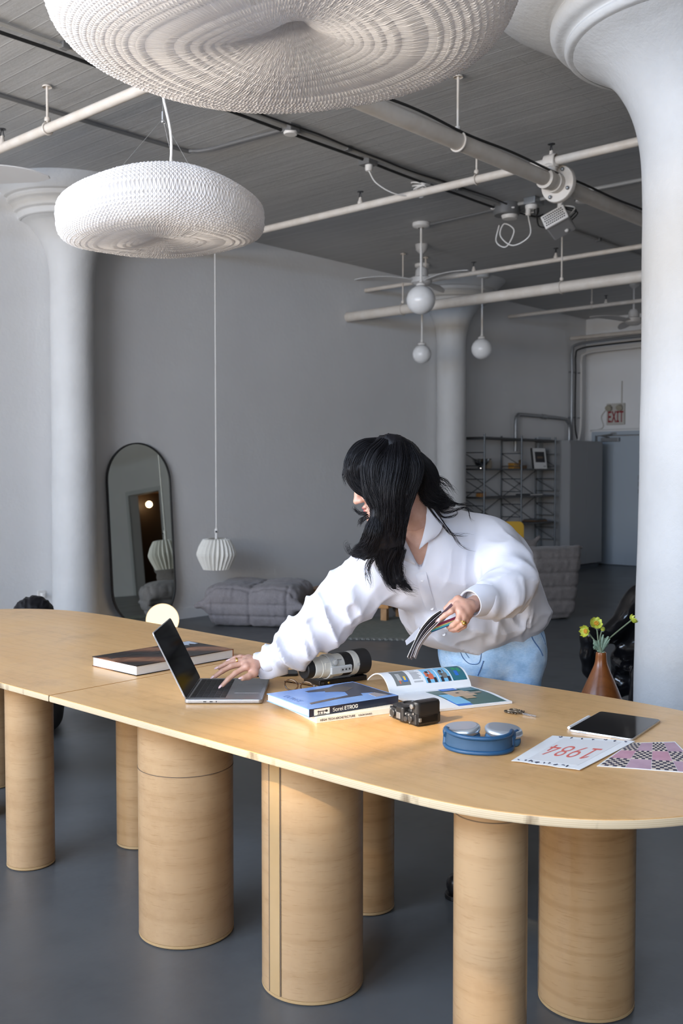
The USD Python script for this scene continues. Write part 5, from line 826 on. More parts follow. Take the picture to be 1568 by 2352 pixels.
# rug
rug_m = mat('rug_wool', (0.17, 0.18, 0.15), 0.95, col2=(0.22, 0.225, 0.19), ns=25, bump=0.8, bs=220, bdist=0.006); r0 = np.array([6.40, 5.79]); r1 = np.array([6.75, 5.30]); fringe = mat('rug_fringe', (0.34, 0.34, 0.31), 0.95)
RW_ = 0.72; rd = (r1 - r0) / np.linalg.norm(r1 - r0); rn = np.array([-rd[1], rd[0]]); rn *= 1 if rn @ FW[:2] > 0 else -1; C0 = r1 - rd * RW_; rug = thing('rug', 'flat grey-green wool rug on the floor between the ottoman and the sofa', 'rug', (C0[0], C0[1], 0))
P = np.array([[np.r_[C0 + rd * u * RW_ + rn * v * 1.3, 0.012 + 0.002 * math.sin(9 * u) * math.sin(7 * v)] for v in np.linspace(0, 1, 12)] for u in np.linspace(0, 1, 12)]); k = sheet(P, 0.010); k = sheet(P[::-1], 0.010) if np.cross(P[1, 0] - P[0, 0], P[0, 1] - P[0, 0])[2] < 0 else k; rug.add('pile', k, rug_m)
rug.add('fringe', [tube([np.r_[C0 + rd * u * RW_, 0.010], np.r_[C0 + rd * (u * RW_ + .01 * math.sin(u * 90)) - rn * 0.05, 0.006]], 0.004, 5) for u in np.linspace(0.005, 0.995, 90)], fringe, kind='stuff')
# ---- wire shelf with its things
sh_m = mat('shelf_steel', (0.085, 0.095, 0.105), 0.45, 0.5); shelf_w = mat('shelf_board', (0.06, 0.062, 0.066), 0.5); sx0, dx_, sd_ = 11.02, 0.915, 0.33; yb, yf = WY1 - 0.03, WY1 - 0.03 - 0.33; SH = 1.93
ws = thing('wire_shelf', 'dark grey wire-frame shelving unit along the left wall, beside the slim far column', 'shelf', (sx0 + dx_, yb - .16, 0)); levels = [0.30, 0.72, 1.10, 1.48, 1.90]
for q in range(3):
    x = sx0 + q * dx_; fm = ws.add('side_frame', [rod((x, y, 0.002), (x, y, SH + .03), 0.013, 8) for y in (yb, yf)], sh_m)
    nz = 11
    for i in range(nz): z = 0.12 + i * (SH - 0.16) / (nz - 1); fm.add('rung', rod((x, yb, z), (x, yf, z), 0.006, 6), sh_m)
    for i in range(0, nz - 1, 1): z = 0.12 + i * (SH - 0.16) / (nz - 1); fm.add('brace', rod((x, yb, z + (SH - .16) / (nz - 1)), (x, yf, z), 0.0055, 6), sh_m) if i % 2 == 0 else None
for z in levels:
    for q in range(2): ws.add('board', pose(rbox(dx_ - 0.03, sd_ - 0.01, 0.022, 0.003), None, (sx0 + (q + .5) * dx_, (yb + yf) / 2, z)), shelf_w)
for q in range(2):
    xa, xb = sx0 + q * dx_, sx0 + (q + 1) * dx_
    for z0, z1 in ((1.10, 1.48), (0.72, 1.10)): ws.add('cross_brace', [rod((xa, yb - .01, z0), (xb, yb - .01, z1), 0.006, 6), rod((xa, yb - .01, z1), (xb, yb - .01, z0), 0.006, 6)], sh_m)
def on_shelf(px, py, z, back=0.12): p = aty(px, py, yb - back); return np.array([p[0], yb - back, z + 0.022])
silver = mat('silver', (0.7, 0.7, 0.7), 0.12, 1.0); Z2 = 1.48
c = on_shelf(1104, 1065, Z2, 0.17); sb = thing('silver_bowl', 'shiny silver footed bowl on the upper shelf', 'bowl', c); sb.add('bowl', lathe([(0.05, 0), (0.05, 0.006), (0.03, 0.02), (0.07, 0.045), (0.105, 0.09), (0.118, 0.13), (0.113, 0.13), (0.10, 0.09), (0.06, 0.05), (0, 0.04)], 32, c), silver)
c = on_shelf(1120, 1065, Z2, 0.10); jr = thing('cream_jar', 'cream jar just right of the silver bowl', 'jar', c); jr.add('body', lathe([(0, 0), (0.045, 0), (0.055, 0.02), (0.055, 0.09), (0.045, 0.105), (0.045, 0.12), (0, 0.12)], 20, c), mat('cream_ceramic', (0.45, 0.38, 0.28), 0.4)); jr.add('lid', lathe([(0.047, 0.12), (0.047, 0.135), (0, 0.138)], 20, c), dark_metal)
ochre = mat('ochre_wood', (0.40, 0.20, 0.03), 0.5); dkw = mat('dark_wood', (0.14, 0.07, 0.02), 0.5)
c = on_shelf(1180, 1070, Z2, 0.15); w1 = thing('wood_box', 'small ochre wooden box on the upper shelf', 'box', c); w1.add('box', pose(rbox(0.15, 0.10, 0.065, 0.004), None, c), ochre); w1.add('lid', pose(rbox(0.154, 0.104, 0.014, 0.003), None, c + [0, 0, 0.066]), ochre)
c = on_shelf(1197, 1068, Z2, 0.15); w2 = thing('wood_ornament', 'dark brown wooden ornament between the ochre box and the picture', 'ornament', c); w2.add('base', pose(rbox(0.16, 0.09, 0.05, 0.004), None, c), dkw); w2.add('knob', [lathe([(0.03, 0.05), (0.035, 0.07), (0.02, 0.09), (0.03, 0.115), (0, 0.13)], 16, c - [0.03, 0, 0])], dkw)
c = on_shelf(1241, 1073, Z2, 0.20); pb = thing('framed_print', 'white framed print with a dark picture leaning on the upper shelf', 'picture frame', c); FRm = frame(np.array([-0.25, -1, 0.16]), (0, 0, 1)); FA = At(c, np.stack([FRm[:, 1] * 1.0, FRm[:, 0], np.cross(FRm[:, 1], FRm[:, 0])], 1)); d3 = 1 if (FA.R[:, 2] @ FW) < 0 else -1
pb.add('mount', FA(bx(0, 0.15, 0, 0.25, 0.30, 0.02)), white_pap, False); pb.add('picture', FA(bx(0, 0.17, d3 * 0.0105, 0.19, 0.155, 0.003)), ink, False); pb.add('picture', FA(bx(0.0, 0.165, d3 * 0.0125, 0.11, 0.03, 0.002)), brown, False); pb.add('edge', [FA(bx(s * 0.131, 0.15, -d3 * .012, 0.012, 0.31, 0.03)) for s in (-1, 1)], dark_metal, False); pb.add('caption', FA(bx(-0.08 * 1, 0.035, d3 * 0.0105, 0.05, 0.02, 0.002)), greytxt, False)
c = on_shelf(1104, 1131, 1.10, 0.16); w3 = thing('wood_box', 'small orange wooden box on the middle shelf', 'box', c); w3.add('box', pose(rbox(0.12, 0.08, 0.05, 0.004), None, c), orange_wood); w3.add('lid', pose(rbox(0.124, 0.084, 0.012, 0.003), None, c + [0, 0, .051]), orange_wood)
c = on_shelf(1215, 1129, 1.10, 0.15); bk = thing('flat_book', 'thin grey book lying flat on the middle shelf', 'book', c); bk.add('cover', pose(rbox(0.34, 0.24, 0.022, 0.002), None, c), sh_m); bk.add('pages', pose(bx(0.002, -0.004, 0.011, 0.335, 0.238, 0.014), None, c), page_m)
c = on_shelf(1151, 1188, 0.72, 0.15); bk = thing('paper_stack', 'stack of loose papers on the lower shelf right of the shoulder', 'papers', c)
for q in range(3): bk.add('sheet', pose(bx(0, 0, 0.004 + 0.006 * q, 0.30, 0.21, 0.005), None, c, 0.2 * q), paper_grey)
c = on_shelf(1228, 1186, 0.72, 0.15); bk = thing('magazine_stack', 'brown-edged magazines on the lower shelf at its right end', 'magazines', c)
for q in range(3): bk.add('magazine', pose(bx(0, 0, 0.006 + 0.011 * q, 0.30, 0.22, 0.010), None, c, 0.12 * q - .1), [dkw, brown, sh_m][q])
c = on_shelf(1099, 1184, 0.72, 0.20); bk = thing('storage_box', 'small pale box with a black side on the lower shelf behind the shoulder', 'box', c); bk.add('box', pose(rbox(0.12, 0.12, 0.10, 0.004), None, c), mat('pale_box', (0.30, 0.34, 0.38), 0.6)); bk.add('black_side', pose(bx(-0.085, 0, 0.05, 0.05, 0.12, 0.10), None, c), dark_metal)
# the wall panel behind the shelf's right end
wp = aty(1246, 1200, WY1); single('wall_panel', bx(wp[0], WY1 - 0.012, 1.0, 0.36, 0.02, 1.95), mat('pale_panel', (0.46, 0.50, 0.53), 0.6), 'tall pale panel on the wall behind the right end of the wire shelf', 'panel', False)
# tall grey cabinet
cab = mat('cabinet_grey', (0.27, 0.275, 0.28), 0.5); cb0 = aty(1300, 1014, WY1 - 0.50); kx0, kx1, ky0, kh = 13.02, 14.02, WY1 - 0.50, 1.92
kc = thing('tall_cabinet', 'tall plain grey cabinet between the wire shelf and the exit door', 'cabinet', ((kx0 + kx1) / 2, WY1 - .27, 0)); kc.add('body', bx((kx0 + kx1) / 2, WY1 - 0.275, kh / 2 + 0.04, kx1 - kx0, 0.44, kh - 0.08), cab, False)
for q in range(2): kc.add('door', [pose(rbox((kx1 - kx0) / 2 - 0.008, 0.02, kh - 0.12, 0.003), None, (kx0 + (q + .5) * (kx1 - kx0) / 2, ky0 - 0.005 + .01, 0.08))], cab)
kc.add('plinth', bx((kx0 + kx1) / 2, WY1 - 0.26, 0.03, kx1 - kx0 - 0.04, 0.40, 0.06), sh_m, False)
# conduits in the corner, the arch above the shelf
for q, (px, m_, r_) in enumerate(((1313, galv, 0.022), (1321, black_rubber, 0.013), (1334, white_paint, 0.02))):
    p = aty(px, 900, WY1 - 0.04 - .02 * q); x_ = p[0]; lab = ('grey steel conduit running down the wall into the tall cabinet', 'black cable running down the wall beside the grey conduit', 'pale conduit down the wall nearest the exit corner')[q]
    t_ = thing('wall_conduit', lab, 'conduit', (x_, WY1 - .04, 1.9)); y_ = WY1 - 0.04 - .02 * q; zt = 3.42 - 0.06 * q
    t_.add('tube', tube(spline([(x_ + 0.12 * math.sin(q * 2), y_, 1.90), (x_, y_, 2.2), (x_, y_, 3.0), (x_, y_, zt - 0.1), (x_ + 0.02, y_ - 0.06, zt), (x_ + 0.03, y_ - 0.5, zt + 0.03), (x_ + 0.05, y_ - 1.5 - .4 * q, zt + 0.05)], 6), r_, 10), m_)
    t_.add('clamp', [bx(x_, y_ + 0.02, z, 0.09, 0.03, 0.02) for z in (2.3, 3.0)], galv)
ar0, ar1 = aty(1184, 1000, WY1 - 0.05), aty(1307, 1000, WY1 - 0.05)
at_ = thing('conduit_arch', 'steel conduit bent into a low arch above the wire shelf', 'conduit', ((ar0[0] + ar1[0]) / 2, WY1 - .05, 1.9)); at_.add('tube', tube(spline([(ar0[0], WY1 - .05, 1.75), (ar0[0], WY1 - .05, 2.16), (ar0[0] + 0.05, WY1 - .05, 2.26), (ar0[0] + 0.2, WY1 - .05, 2.28), (ar1[0] - 0.25, WY1 - .05, 2.27), (ar1[0] - 0.07, WY1 - .05, 2.24), (ar1[0], WY1 - .05, 2.12), (ar1[0], WY1 - .05, 1.75)], 7), 0.028, 10), galv)
at_.add('coupling', rod(((ar0[0] + ar1[0]) / 2 - .05, WY1 - .05, 2.277), ((ar0[0] + ar1[0]) / 2 + .05, WY1 - .05, 2.274), 0.036, 12), galv)
# EXIT sign
ec = atx(1414, 951, BX - 0.02); es = thing('exit_sign', 'white EXIT sign with red letters above the blue-grey door', 'sign', ec); sign_m = mat('sign_white', (0.50, 0.48, 0.44), 0.5); sign_r = mat('sign_red', (0.25, 0.012, 0.02), 0.5)
es.add('panel', pose(rbox(0.05, 0.30, 0.33, 0.006), None, ec - [0, 0, 0.165]), sign_m); text_on(es, 'lettering', 'EXIT', 0.165, sign_r, ec + np.array([-0.0255, 0.130, -0.125]), (0, -1, 0), (0, 0, 1), True, 0.003, width=0.26)
for s in (-1, 1): hd_ = ec + np.array([-0.03, s * 0.09, 0.12]); es.add('lamp_head', [lathe([(0.02, 0), (0.045, 0.03), (0.05, 0.07), (0, 0.075)], 18, hd_, (-0.8, 0, -0.5)), rod(hd_, hd_ + [0.03, 0, 0.03], 0.02, 8)], mat('lamp_head_cream', (0.40, 0.36, 0.28), 0.5))
e2 = atx(1428, 875, BX - .01); es.add('cord', [rod((BX - .012, e2[1], e2[2]), (BX - .012, e2[1], ec[2] + .16), 0.010, 6)], sign_m); e3 = atx(1355, 990, BX - .01)
es.add('cord', tube(spline([ec + [0, 0.14, 0.10], (BX - .012, ec[1] + 0.25, ec[2] - 0.03), (BX - .012, (ec[1] + e3[1]) / 2, ec[2] - .20), e3], 7), 0.007, 6), sign_m); single('surface_raceway', bx(BX - .012, 6.95, 2.12, 0.022, 1.4, 0.02), white_trim, 'thin white cable raceway on the wall just above the exit door', 'raceway', False)
# small yellow chair near the shelf
yc_ = np.array([*atz(1165, 1290, 0.0)[:2], 0]); yc_ = atd(1164, 1222, 12.0); yc_[2] = 0; ych = thing('yellow_chair', 'yellow wooden chair behind the woman, between sofa and shelf', 'chair', yc_); yel_c = mat('yellow_lacquer', (0.50, 0.29, 0.02), 0.4)
rt2 = RT; fw2 = np.array([FW[0], FW[1], 0]) / np.linalg.norm(FW[:2]); YA = At(yc_, np.stack([rt2, fw2, [0, 0, 1]], 1)); zt = 0.86
ych.add('backrest', YA(pose(slab(rrect(0.40, 0.34, 0.06, 6, 0, 0).difference(rrect(0.26, 0.12, 0.03, 4, 0, -0.06)), -0.012, 0.012), frame((0, -1, 0), (1, 0, 0)), (0, 0.0, zt - 0.17))), yel_c); ych.add('seat', YA(pose(rbox(0.42, 0.40, 0.03, 0.006), None, (0, 0.2, 0.44))), yel_c)
for sx in (-1, 1):
    ych.add('leg', YA(rod((sx * 0.18, 0.0, 0.0), (sx * 0.17, 0.0, zt - .15), 0.017, 10)), yel_c); ych.add('leg', YA(rod((sx * 0.19, 0.40, 0.0), (sx * 0.18, 0.36, 0.45), 0.017, 10)), yel_c)
# ---- glossy black moulded armchair beside the column
blk = mat('black_lacquer', (0.004, 0.004, 0.005), 0.12); bc0 = atd(1470, 1500, 6.0); bc0[2] = 0
CR = np.stack([RT, np.cross([0, 0, 1], RT), [0, 0, 1]], 1); CA = At(bc0, CR); f = Field((-0.48, -0.46, -0.02), (0.62, 0.50, 0.86), 0.011)
f.chain([(-0.02, 0.02, 0.68), (-0.07, 0.01, 0.60), (-0.17, -0.02, 0.50), (-0.29, -0.05, 0.445), (-0.33, -0.08, 0.485)], [0.04, 0.05, 0.045, 0.05, 0.05], 0.05).chain([(0.0, 0.02, 0.675), (0.28, 0.02, 0.675)], [0.045, 0.045], .05)
f.cap((0.03, 0.0, 0.36), (0.03, 0.03, 0.64), 0.16, 0.08, 0.08, ((0, 1, 0), 0.32)).cap((0.25, 0.0, 0.36), (0.25, 0.03, 0.64), 0.18, 0.10, 0.08, ((0, 1, 0), 0.32)).cap((0.14, 0.0, 0.34), (0.14, 0.03, 0.60), 0.16, 0.16, 0.06, ((0, 1, 0), 0.3))
f.chain([(-0.33, -0.08, 0.46), (-0.335, -0.07, 0.36), (-0.315, -0.04, 0.27), (-0.26, 0.0, 0.18), (-0.18, 0.03, 0.12), (-0.05, 0.05, 0.16)], [0.042, 0.036, 0.034, 0.036, 0.04, 0.06], 0.05); f.ell((0.12, -0.12, 0.32), (0.30, 0.30, 0.06), None, 0.08)
for sx in (-0.1, 0.34):
    for y in (-0.32, 0.06): f.chain([(sx, y, 0.30), (sx * 1.25 - .03, y * 1.1, 0.02)], [0.05, 0.026], 0.05)
f.chain([(0.30, 0.0, 0.60), (0.46, -0.05, 0.46), (0.53, -0.08, 0.47), (0.535, -0.07, 0.36), (0.45, -0.02, 0.20), (0.30, 0.04, 0.16)], [0.05, 0.05, 0.045, 0.036, 0.036, 0.06], 0.05)
k = f.mesh(30); k.vertices[:, 2] = np.maximum(k.vertices[:, 2], 0.002); bch = thing('black_armchair', 'glossy black moulded armchair beside the thick column', 'chair', bc0); bch.add('shell', CA(k), blk, True)
# ---- teardrop vase with flowers
vc = atd(1380, 1500, 4.35); vh = vc[2] + 0.002; v0 = np.array([vc[0], vc[1], 0.0]); walnut = veneer('vase_wood', (0.19, 0.052, 0.010), (0.31, 0.10, 0.020), (6, 6, 1.0), 3.0, 0.3, band='diagonal', pore=(120, 120, 8)); vs = thing('teardrop_vase', 'brown wooden teardrop vase standing on the floor before the black armchair', 'vase', v0)
vs.add('body', lathe(spline([(0.0, 0.001), (0.10, 0.001), (0.125, 0.02), (0.152, 0.10), (0.158, 0.19), (0.142, 0.30), (0.115, 0.39), (0.088, vh - 0.195), (0.066, vh - 0.14), (0.042, vh - 0.085), (0.027, vh - 0.045), (0.0225, vh - 0.003), (0.020, vh), (0.016, vh - 0.003), (0.015, vh - 0.06), (0.0, vh - .062)], 6), 40, v0), walnut)
stem_m = mat('flower_stem', (0.17, 0.21, 0.13), 0.6); leaf_m = mat('flower_leaf', (0.16, 0.24, 0.17), 0.65, col2=(0.22, 0.30, 0.22), ns=40); petal = mat('yellow_green_petal', (0.50, 0.52, 0.05), 0.5, col2=(0.40, 0.48, 0.06), ns=30, subsurface_weight=0.0); core = mat('flower_core', (0.65, 0.30, 0.02), 0.6)
def flower(label, px, py, dz, nrm, R_, mids, cup=0.5, np_=6):
    d_ = (v0 + [0, 0, vh] - EYE) @ FW; tip = atd(px, py, d_ + dz); t_ = thing('poppy', label, 'flower', v0 + [0, 0, vh - 0.05]); base = v0 + np.array([0, 0, vh - 0.055]); pts_ = [base, v0 + np.array([0, 0, vh + .005])] + [atd(x, y, d_ + dz * w_) for x, y, w_ in mids] + [tip]
    t_.add('stem', tube(spline(pts_, 7), 0.0032, 7), stem_m); B_ = frame(nrm)
    for q in range(np_):
        a = q * 2 * PI / np_ * (1 if np_ > 3 else 1) + 0.3 * (q % 2); u, v = np.linspace(0, 1, 7), np.linspace(-1, 1, 7); U, V = np.meshgrid(u, v, indexing='ij'); rad = 0.004 + U * R_; wid = R_ * 0.62 * np.sin(PI * np.clip(U * 0.72 + 0.10, 0, 1)); P = np.stack([rad * (1 - .25 * cup * U), V * wid, cup * R_ * (U ** 2 * 0.7) + (0.25 * R_) * (V ** 2) * U + 0.0035 * np.sin(6 * V + q) * U + .002 * (q % 2)], -1)
        ca_, sa_ = math.cos(a), math.sin(a); Rz = np.array([[ca_, -sa_, 0], [sa_, ca_, 0], [0, 0, 1]]); t_.add('petal', sheet((P @ Rz.T) @ B_.T + tip, 0.0006), petal, True)
    t_.add('core', [ball(tip + B_[:, 2] * 0.006, R_ * 0.22, 2)] + [ball(tip + B_ @ [R_ * .33 * math.cos(a), R_ * .33 * math.sin(a), 0.009], 0.0026, 1) for a in np.linspace(0, 2 * PI, 12, endpoint=False)], core); return t_
tv = -FW
flower('open yellow-green poppy facing front, highest over the vase', 1368, 1433, 0.0, tv + UP * 0.55, 0.026, [(1374, 1476, 0.5), (1371, 1450, 1)], 0.45)
flower('pale green poppy turned left, lowest bloom left of the vase', 1347, 1450, 0.02, tv * 0.55 - RT * 0.8 + UP * 0.1, 0.026, [(1367, 1474, 0.6)], 0.7)
flower('pale green poppy on the longest stem leaning right', 1449, 1425, 0.02, RT * 0.75 + UP * 0.55 + tv * 0.15, 0.022, [(1385, 1480, 0.4), (1412, 1455, .8)], 1.0)
d_ = (v0 + [0, 0, vh] - EYE) @ FW; bd_t = atd(1384, 1445, d_); bud = thing('poppy_bud', 'small closed yellow-green bud between the vase flowers', 'flower', v0 + [0, 0, vh]); bud.add('stem', tube(spline([v0 + [0, 0, vh - 0.05], atd(1377, 1475, d_), atd(1380, 1453, d_), bd_t], 6), 0.0028, 7), stem_m); bud.add('bud', ball(bd_t, 0.0095, 2, (1, 1, 1.15)), petal); bud.add('sepal', [ball(bd_t - [0, 0, 0.006], 0.0075, 1)], leaf_m)
lv = thing('vase_foliage', 'grey-green lobed leaves spilling from the vase neck', 'leaves', v0 + [0, 0, vh])
for (pts_, w_) in (([(1381, 1500), (1372, 1482), (1364, 1470)], 0.016), ([(1381, 1498), (1390, 1478), (1398, 1462)], 0.015), ([(1380, 1496), (1383, 1475), (1386, 1458)], 0.013), ([(1378, 1498), (1386, 1500), (1387, 1514)], 0.010), ([(1374, 1492), (1368, 1487), (1364, 1484)], 0.012), ([(1376, 1492), (1376, 1480), (1375, 1470)], 0.012), ([(1384, 1494), (1392, 1480), (1401, 1468)], 0.012)):
    mid_ = spline([atd(x, y, d_ - 0.004 * k) for k, (x, y) in enumerate(pts_)], 9); n_ = len(mid_); s = np.linspace(0, 1, n_); wv = w_ * np.sin(PI * np.clip(s * .85 + .12, 0, 1)) * (0.62 + 0.38 * np.abs(np.sin(s * 11))); side = np.cross(mid_[-1] - mid_[0], -FW); side /= np.linalg.norm(side); P = np.array([[m_ + side * w2 * v - FW * (-0.012 * v * v) + UP * 0.0 for v in np.linspace(-1, 1, 5)] for m_, w2 in zip(mid_, wv)]); lv.add('leaf', sheet(P, 0.0007), leaf_m, True)
# a wooden stool back just peeking in at the far left
ws_ = atz(-30, 1500, 0); tch = thing('wooden_chair', 'brown wooden chair of which only an edge shows at the far left of the table', 'chair', (ws_[0], ws_[1], 0)); zt = 0.80
tc0 = atd(-62, 1409, 6.1); TA = At((tc0[0], tc0[1], 0), CR); tch.loc = np.zeros(3); UsdGeom.Xformable(tch.prim).ClearXformOpOrder()
tch.add('backrest', TA(pose(rbox(0.36, 0.03, 0.22, 0.01), None, (-0.14, 0, 0.50))), dkw if False else mat('chair_brown', (0.24, 0.12, 0.05), 0.45)); tch.add('seat', TA(pose(rbox(0.38, 0.38, 0.03, 0.008), None, (-0.14, 0.19, 0.40))), MATS['chair_brown'])
for x in (-0.30, 0.02):
    for y in (0.0, 0.36): tch.add('leg', TA(rod((x, y, 0), (x, y, 0.72 if y == 0 else 0.41), 0.016, 10)), MATS['chair_brown'])
# ------------------------------------------------------------------ the woman leaning over the table
J = lambda x, y, d: atd(x, y, d)
def hit(mesh, px, py, lift=0.0):
    """Where the line of sight through a pixel first meets a mesh."""
    v, f = mesh.vertices, mesh.faces; a, b, c = v[f[:, 0]], v[f[:, 1]], v[f[:, 2]]; D = ray(px, py); e1, e2 = b - a, c - a; h = np.cross(D, e2); det = (e1 * h).sum(1); ok = np.abs(det) > 1e-14; iv = 1 / np.where(ok, det, 1); s = EYE - a; u = (s * h).sum(1) * iv; q = np.cross(s, e1); w = (q @ D) * iv; t = (e2 * q).sum(1) * iv
    ok &= (u >= -1e-6) & (w >= -1e-6) & (u + w <= 1 + 1e-6) & (t > 0.1)
    if not ok.any(): return None
    return EYE + D * (t[ok].min() - lift / np.linalg.norm(D))
def hits(mesh, pts, lift=0.0): return np.array([h for h in (hit(mesh, x, y, lift) for x, y in pts) if h is not None])
skin = mat('skin', (0.50, 0.27, 0.19), 0.45, col2=(0.56, 0.32, 0.24), ns=30, subsurface_weight=0.12, subsurface_scale=0.01); nail_m = mat('pale_nail', (0.72, 0.50, 0.50), 0.2); lip_m = mat('lip', (0.42, 0.13, 0.12), 0.35); gold = mat('gold', (0.75, 0.48, 0.12), 0.22, 1.0); eye_w = mat('eye_white', (0.6, 0.58, 0.55), 0.2)
shirt_m = mat('white_shirt_cotton', (0.67, 0.68, 0.745), 0.75, bump=0.15, bs=900, bdist=0.0006); button_m = mat('shirt_button', (0.70, 0.70, 0.72), 0.25); hair_m = mat('black_hair', (0.004, 0.004, 0.006), 0.5, specular_ior_level=0.25); ink_line = mat('tattoo_ink', (0.10, 0.07, 0.07), 0.6)
MATS['denim'] = denim = usdkit.material(stage, '/World/Looks/denim', {'tc': ('texture_coordinate', {}), 'n': ('noise_texture', {'scale': 9.0, 'detail': 5.0, 'roughness': 0.65}), 'mp': ('mapping', {'scale': (90, 90, 700)}), 'n2': ('noise_texture', {'scale': 1.0, 'detail': 3.0}), 'r': ('rgb_ramp', {'ramp': [(0.30, (0.20, 0.37, 0.60)), (0.48, (0.36, 0.54, 0.76)), (0.68, (0.55, 0.68, 0.82))]}), 'r2': ('rgb_ramp', {'ramp': [(0.3, (0.78, 0.82, 0.86)), (0.6, (1.04, 1.04, 1.03))]}), 'mx': ('mix', {'mix_type': 'multiply', 'fac': 0.8}), 'b': ('bump', {'strength': 0.3, 'distance': 0.001}), 'p': ('principled_bsdf', {'roughness': 0.85})},
    [('tc.object', 'n.vector'), ('tc.object', 'mp.vector'), ('mp.vector', 'n2.vector'), ('n.fac', 'r.fac'), ('n2.fac', 'r2.fac'), ('r.color', 'mx.color1'), ('r2.color', 'mx.color2'), ('mx.color', 'p.base_color'), ('n2.fac', 'b.height'), ('b.normal', 'p.normal')], surface='p.BSDF')
wo = thing('person', 'woman in a white shirt and light blue jeans leaning over the table to a laptop', 'person', (*atd(1125, 1490, 3.56)[:2], 0))
# head frame: x forward (to the left and down), y to the viewer, z up
hf = -RT * 0.93 - UP * 0.36 - FW * 0.06; hf /= np.linalg.norm(hf); hs = -FW - hf * (-FW @ hf); hs /= np.linalg.norm(hs); hu = np.cross(hf, hs); hu *= 1 if hu @ UP > 0 else -1
hc = J(886, 1101, 3.12); H_ = lambda x, y, z: hc + hf * x + hs * y + hu * z; HR = np.stack([hf, hs, hu], 1)
def face(h_):
    f = Field(hc - 0.20, hc + 0.20, h_); face_parts(f); return f.mesh(1)
def face_parts(f):
    f.ell(H_(-.018, 0, .03), (.098, .076, .088), HR, .02).ell(H_(.028, 0, -.035), (.062, .057, .082), HR, .03)
    for s in (-1, 1): f.cap(H_(.070, s * .010, -.098), H_(-.005, s * .052, -.065), .020, .018, .03).ell(H_(.052, s * .036, -.025), (.026, .022, .024), HR, .02).cap(H_(.084, s * .016, .020), H_(.068, s * .046, .020), .010, .010, .012)
    f.ell(H_(.081, 0, -.098), (.017, .022, .017), HR, .02)
    for s in (-1, 1): f.ell(H_(.092, s * .031, .002), (.012, .017, .011), HR, .012, True).ell(H_(.074, s * .031, .001), (.0125, .0125, .0125), HR, .004)
    f.chain([H_(.086, 0, .018), H_(.098, 0, -.008), H_(.1115, 0, -.031)], [.008, .0085, .0105], .012)
    for s in (-1, 1): f.ell(H_(.099, s * .011, -.034), (.010, .0075, .008), HR, .008).ell(H_(-.012, s * .078, -.008), (.017, .008, .030), HR, .006)
    f.cap(H_(.093, -.013, -.058), H_(.093, .013, -.058), .0075, None, .006).cap(H_(.089, -.012, -.0695), H_(.089, .012, -.0695), .0085, None, .006).ell(H_(.100, 0, -.0637), (.016, .026, .0016), HR, .003, True)
    f.cap(H_(-.03, 0, -.06), J(968, 1218, 3.23), .050, .052, .03)
def mani(k): k = k.copy(); k.merge_vertices(); return manifold3d.Manifold(manifold3d.Mesh(k.vertices.astype(np.float32), k.faces.astype(np.uint32)))
for h_ in (.0033, .0032, .0034, .0031, .0035, .0030, .0036):
    head_k = face(h_)
    if mani(head_k).num_tri() > 0: break
# body under the clothes
f = Field((1.98, 1.33, -0.03), (3.52, 2.77, 1.52), 0.0095); NECK = J(975, 1225, 3.25)
f.cap(H_(-.03, 0, -.07), NECK, .046, .050, .03); f.cap(J(935, 1312, 3.28), J(1075, 1278, 3.36), .098, .100, .06).cap(J(985, 1260, 3.26), J(1010, 1360, 3.38), .095, .095, .06).cap(J(1010, 1360, 3.40), J(1110, 1440, 3.53), .095, .10, .06)
f.cap(J(975, 1215, 3.26), J(870, 1305, 3.22), .05, .05, .05).cap(J(980, 1215, 3.28), J(1115, 1240, 3.36), .05, .05, .05).ell(J(945, 1330, 3.245), (.055, .055, .055), None, .04).ell(J(1030, 1320, 3.28), (.05, .05, .05), None, .04)
RS, RE, RW = J(865, 1312, 3.20), J(737, 1430, 3.20), J(600, 1528, 3.215); LS, LE, LW = J(1128, 1250, 3.34), J(1188, 1338, 3.16), J(1083, 1390, 2.985)
f.chain([RS, RE, RW], [.046, .036, .025], .02).chain([LS, LE, LW], [.046, .036, .025], .02)
HP1, HP2 = J(1090, 1505, 3.545), J(1172, 1500, 3.59); f.cap(HP1, HP2, .10, .10, .05)
K1, K2, A1, A2 = J(1108, 1722, 3.52), J(1168, 1718, 3.55), J(1112, 2000, 3.49), J(1160, 1995, 3.56)
for h_, k_, a_ in ((HP1, K1, A1), (HP2, K2, A2)): f.chain([h_, h_ * .55 + k_ * .45 + [0.01, 0, 0], k_, k_ * .7 + a_ * .3 + [0.015, 0, 0], a_], [.088, .075, .052, .050, .034], .03); f.cap(a_ + [0, 0, 0.0], np.array([a_[0] - .10, a_[1] + .0, .035]), .034, .026, .02)
body_k = f.mesh(2)
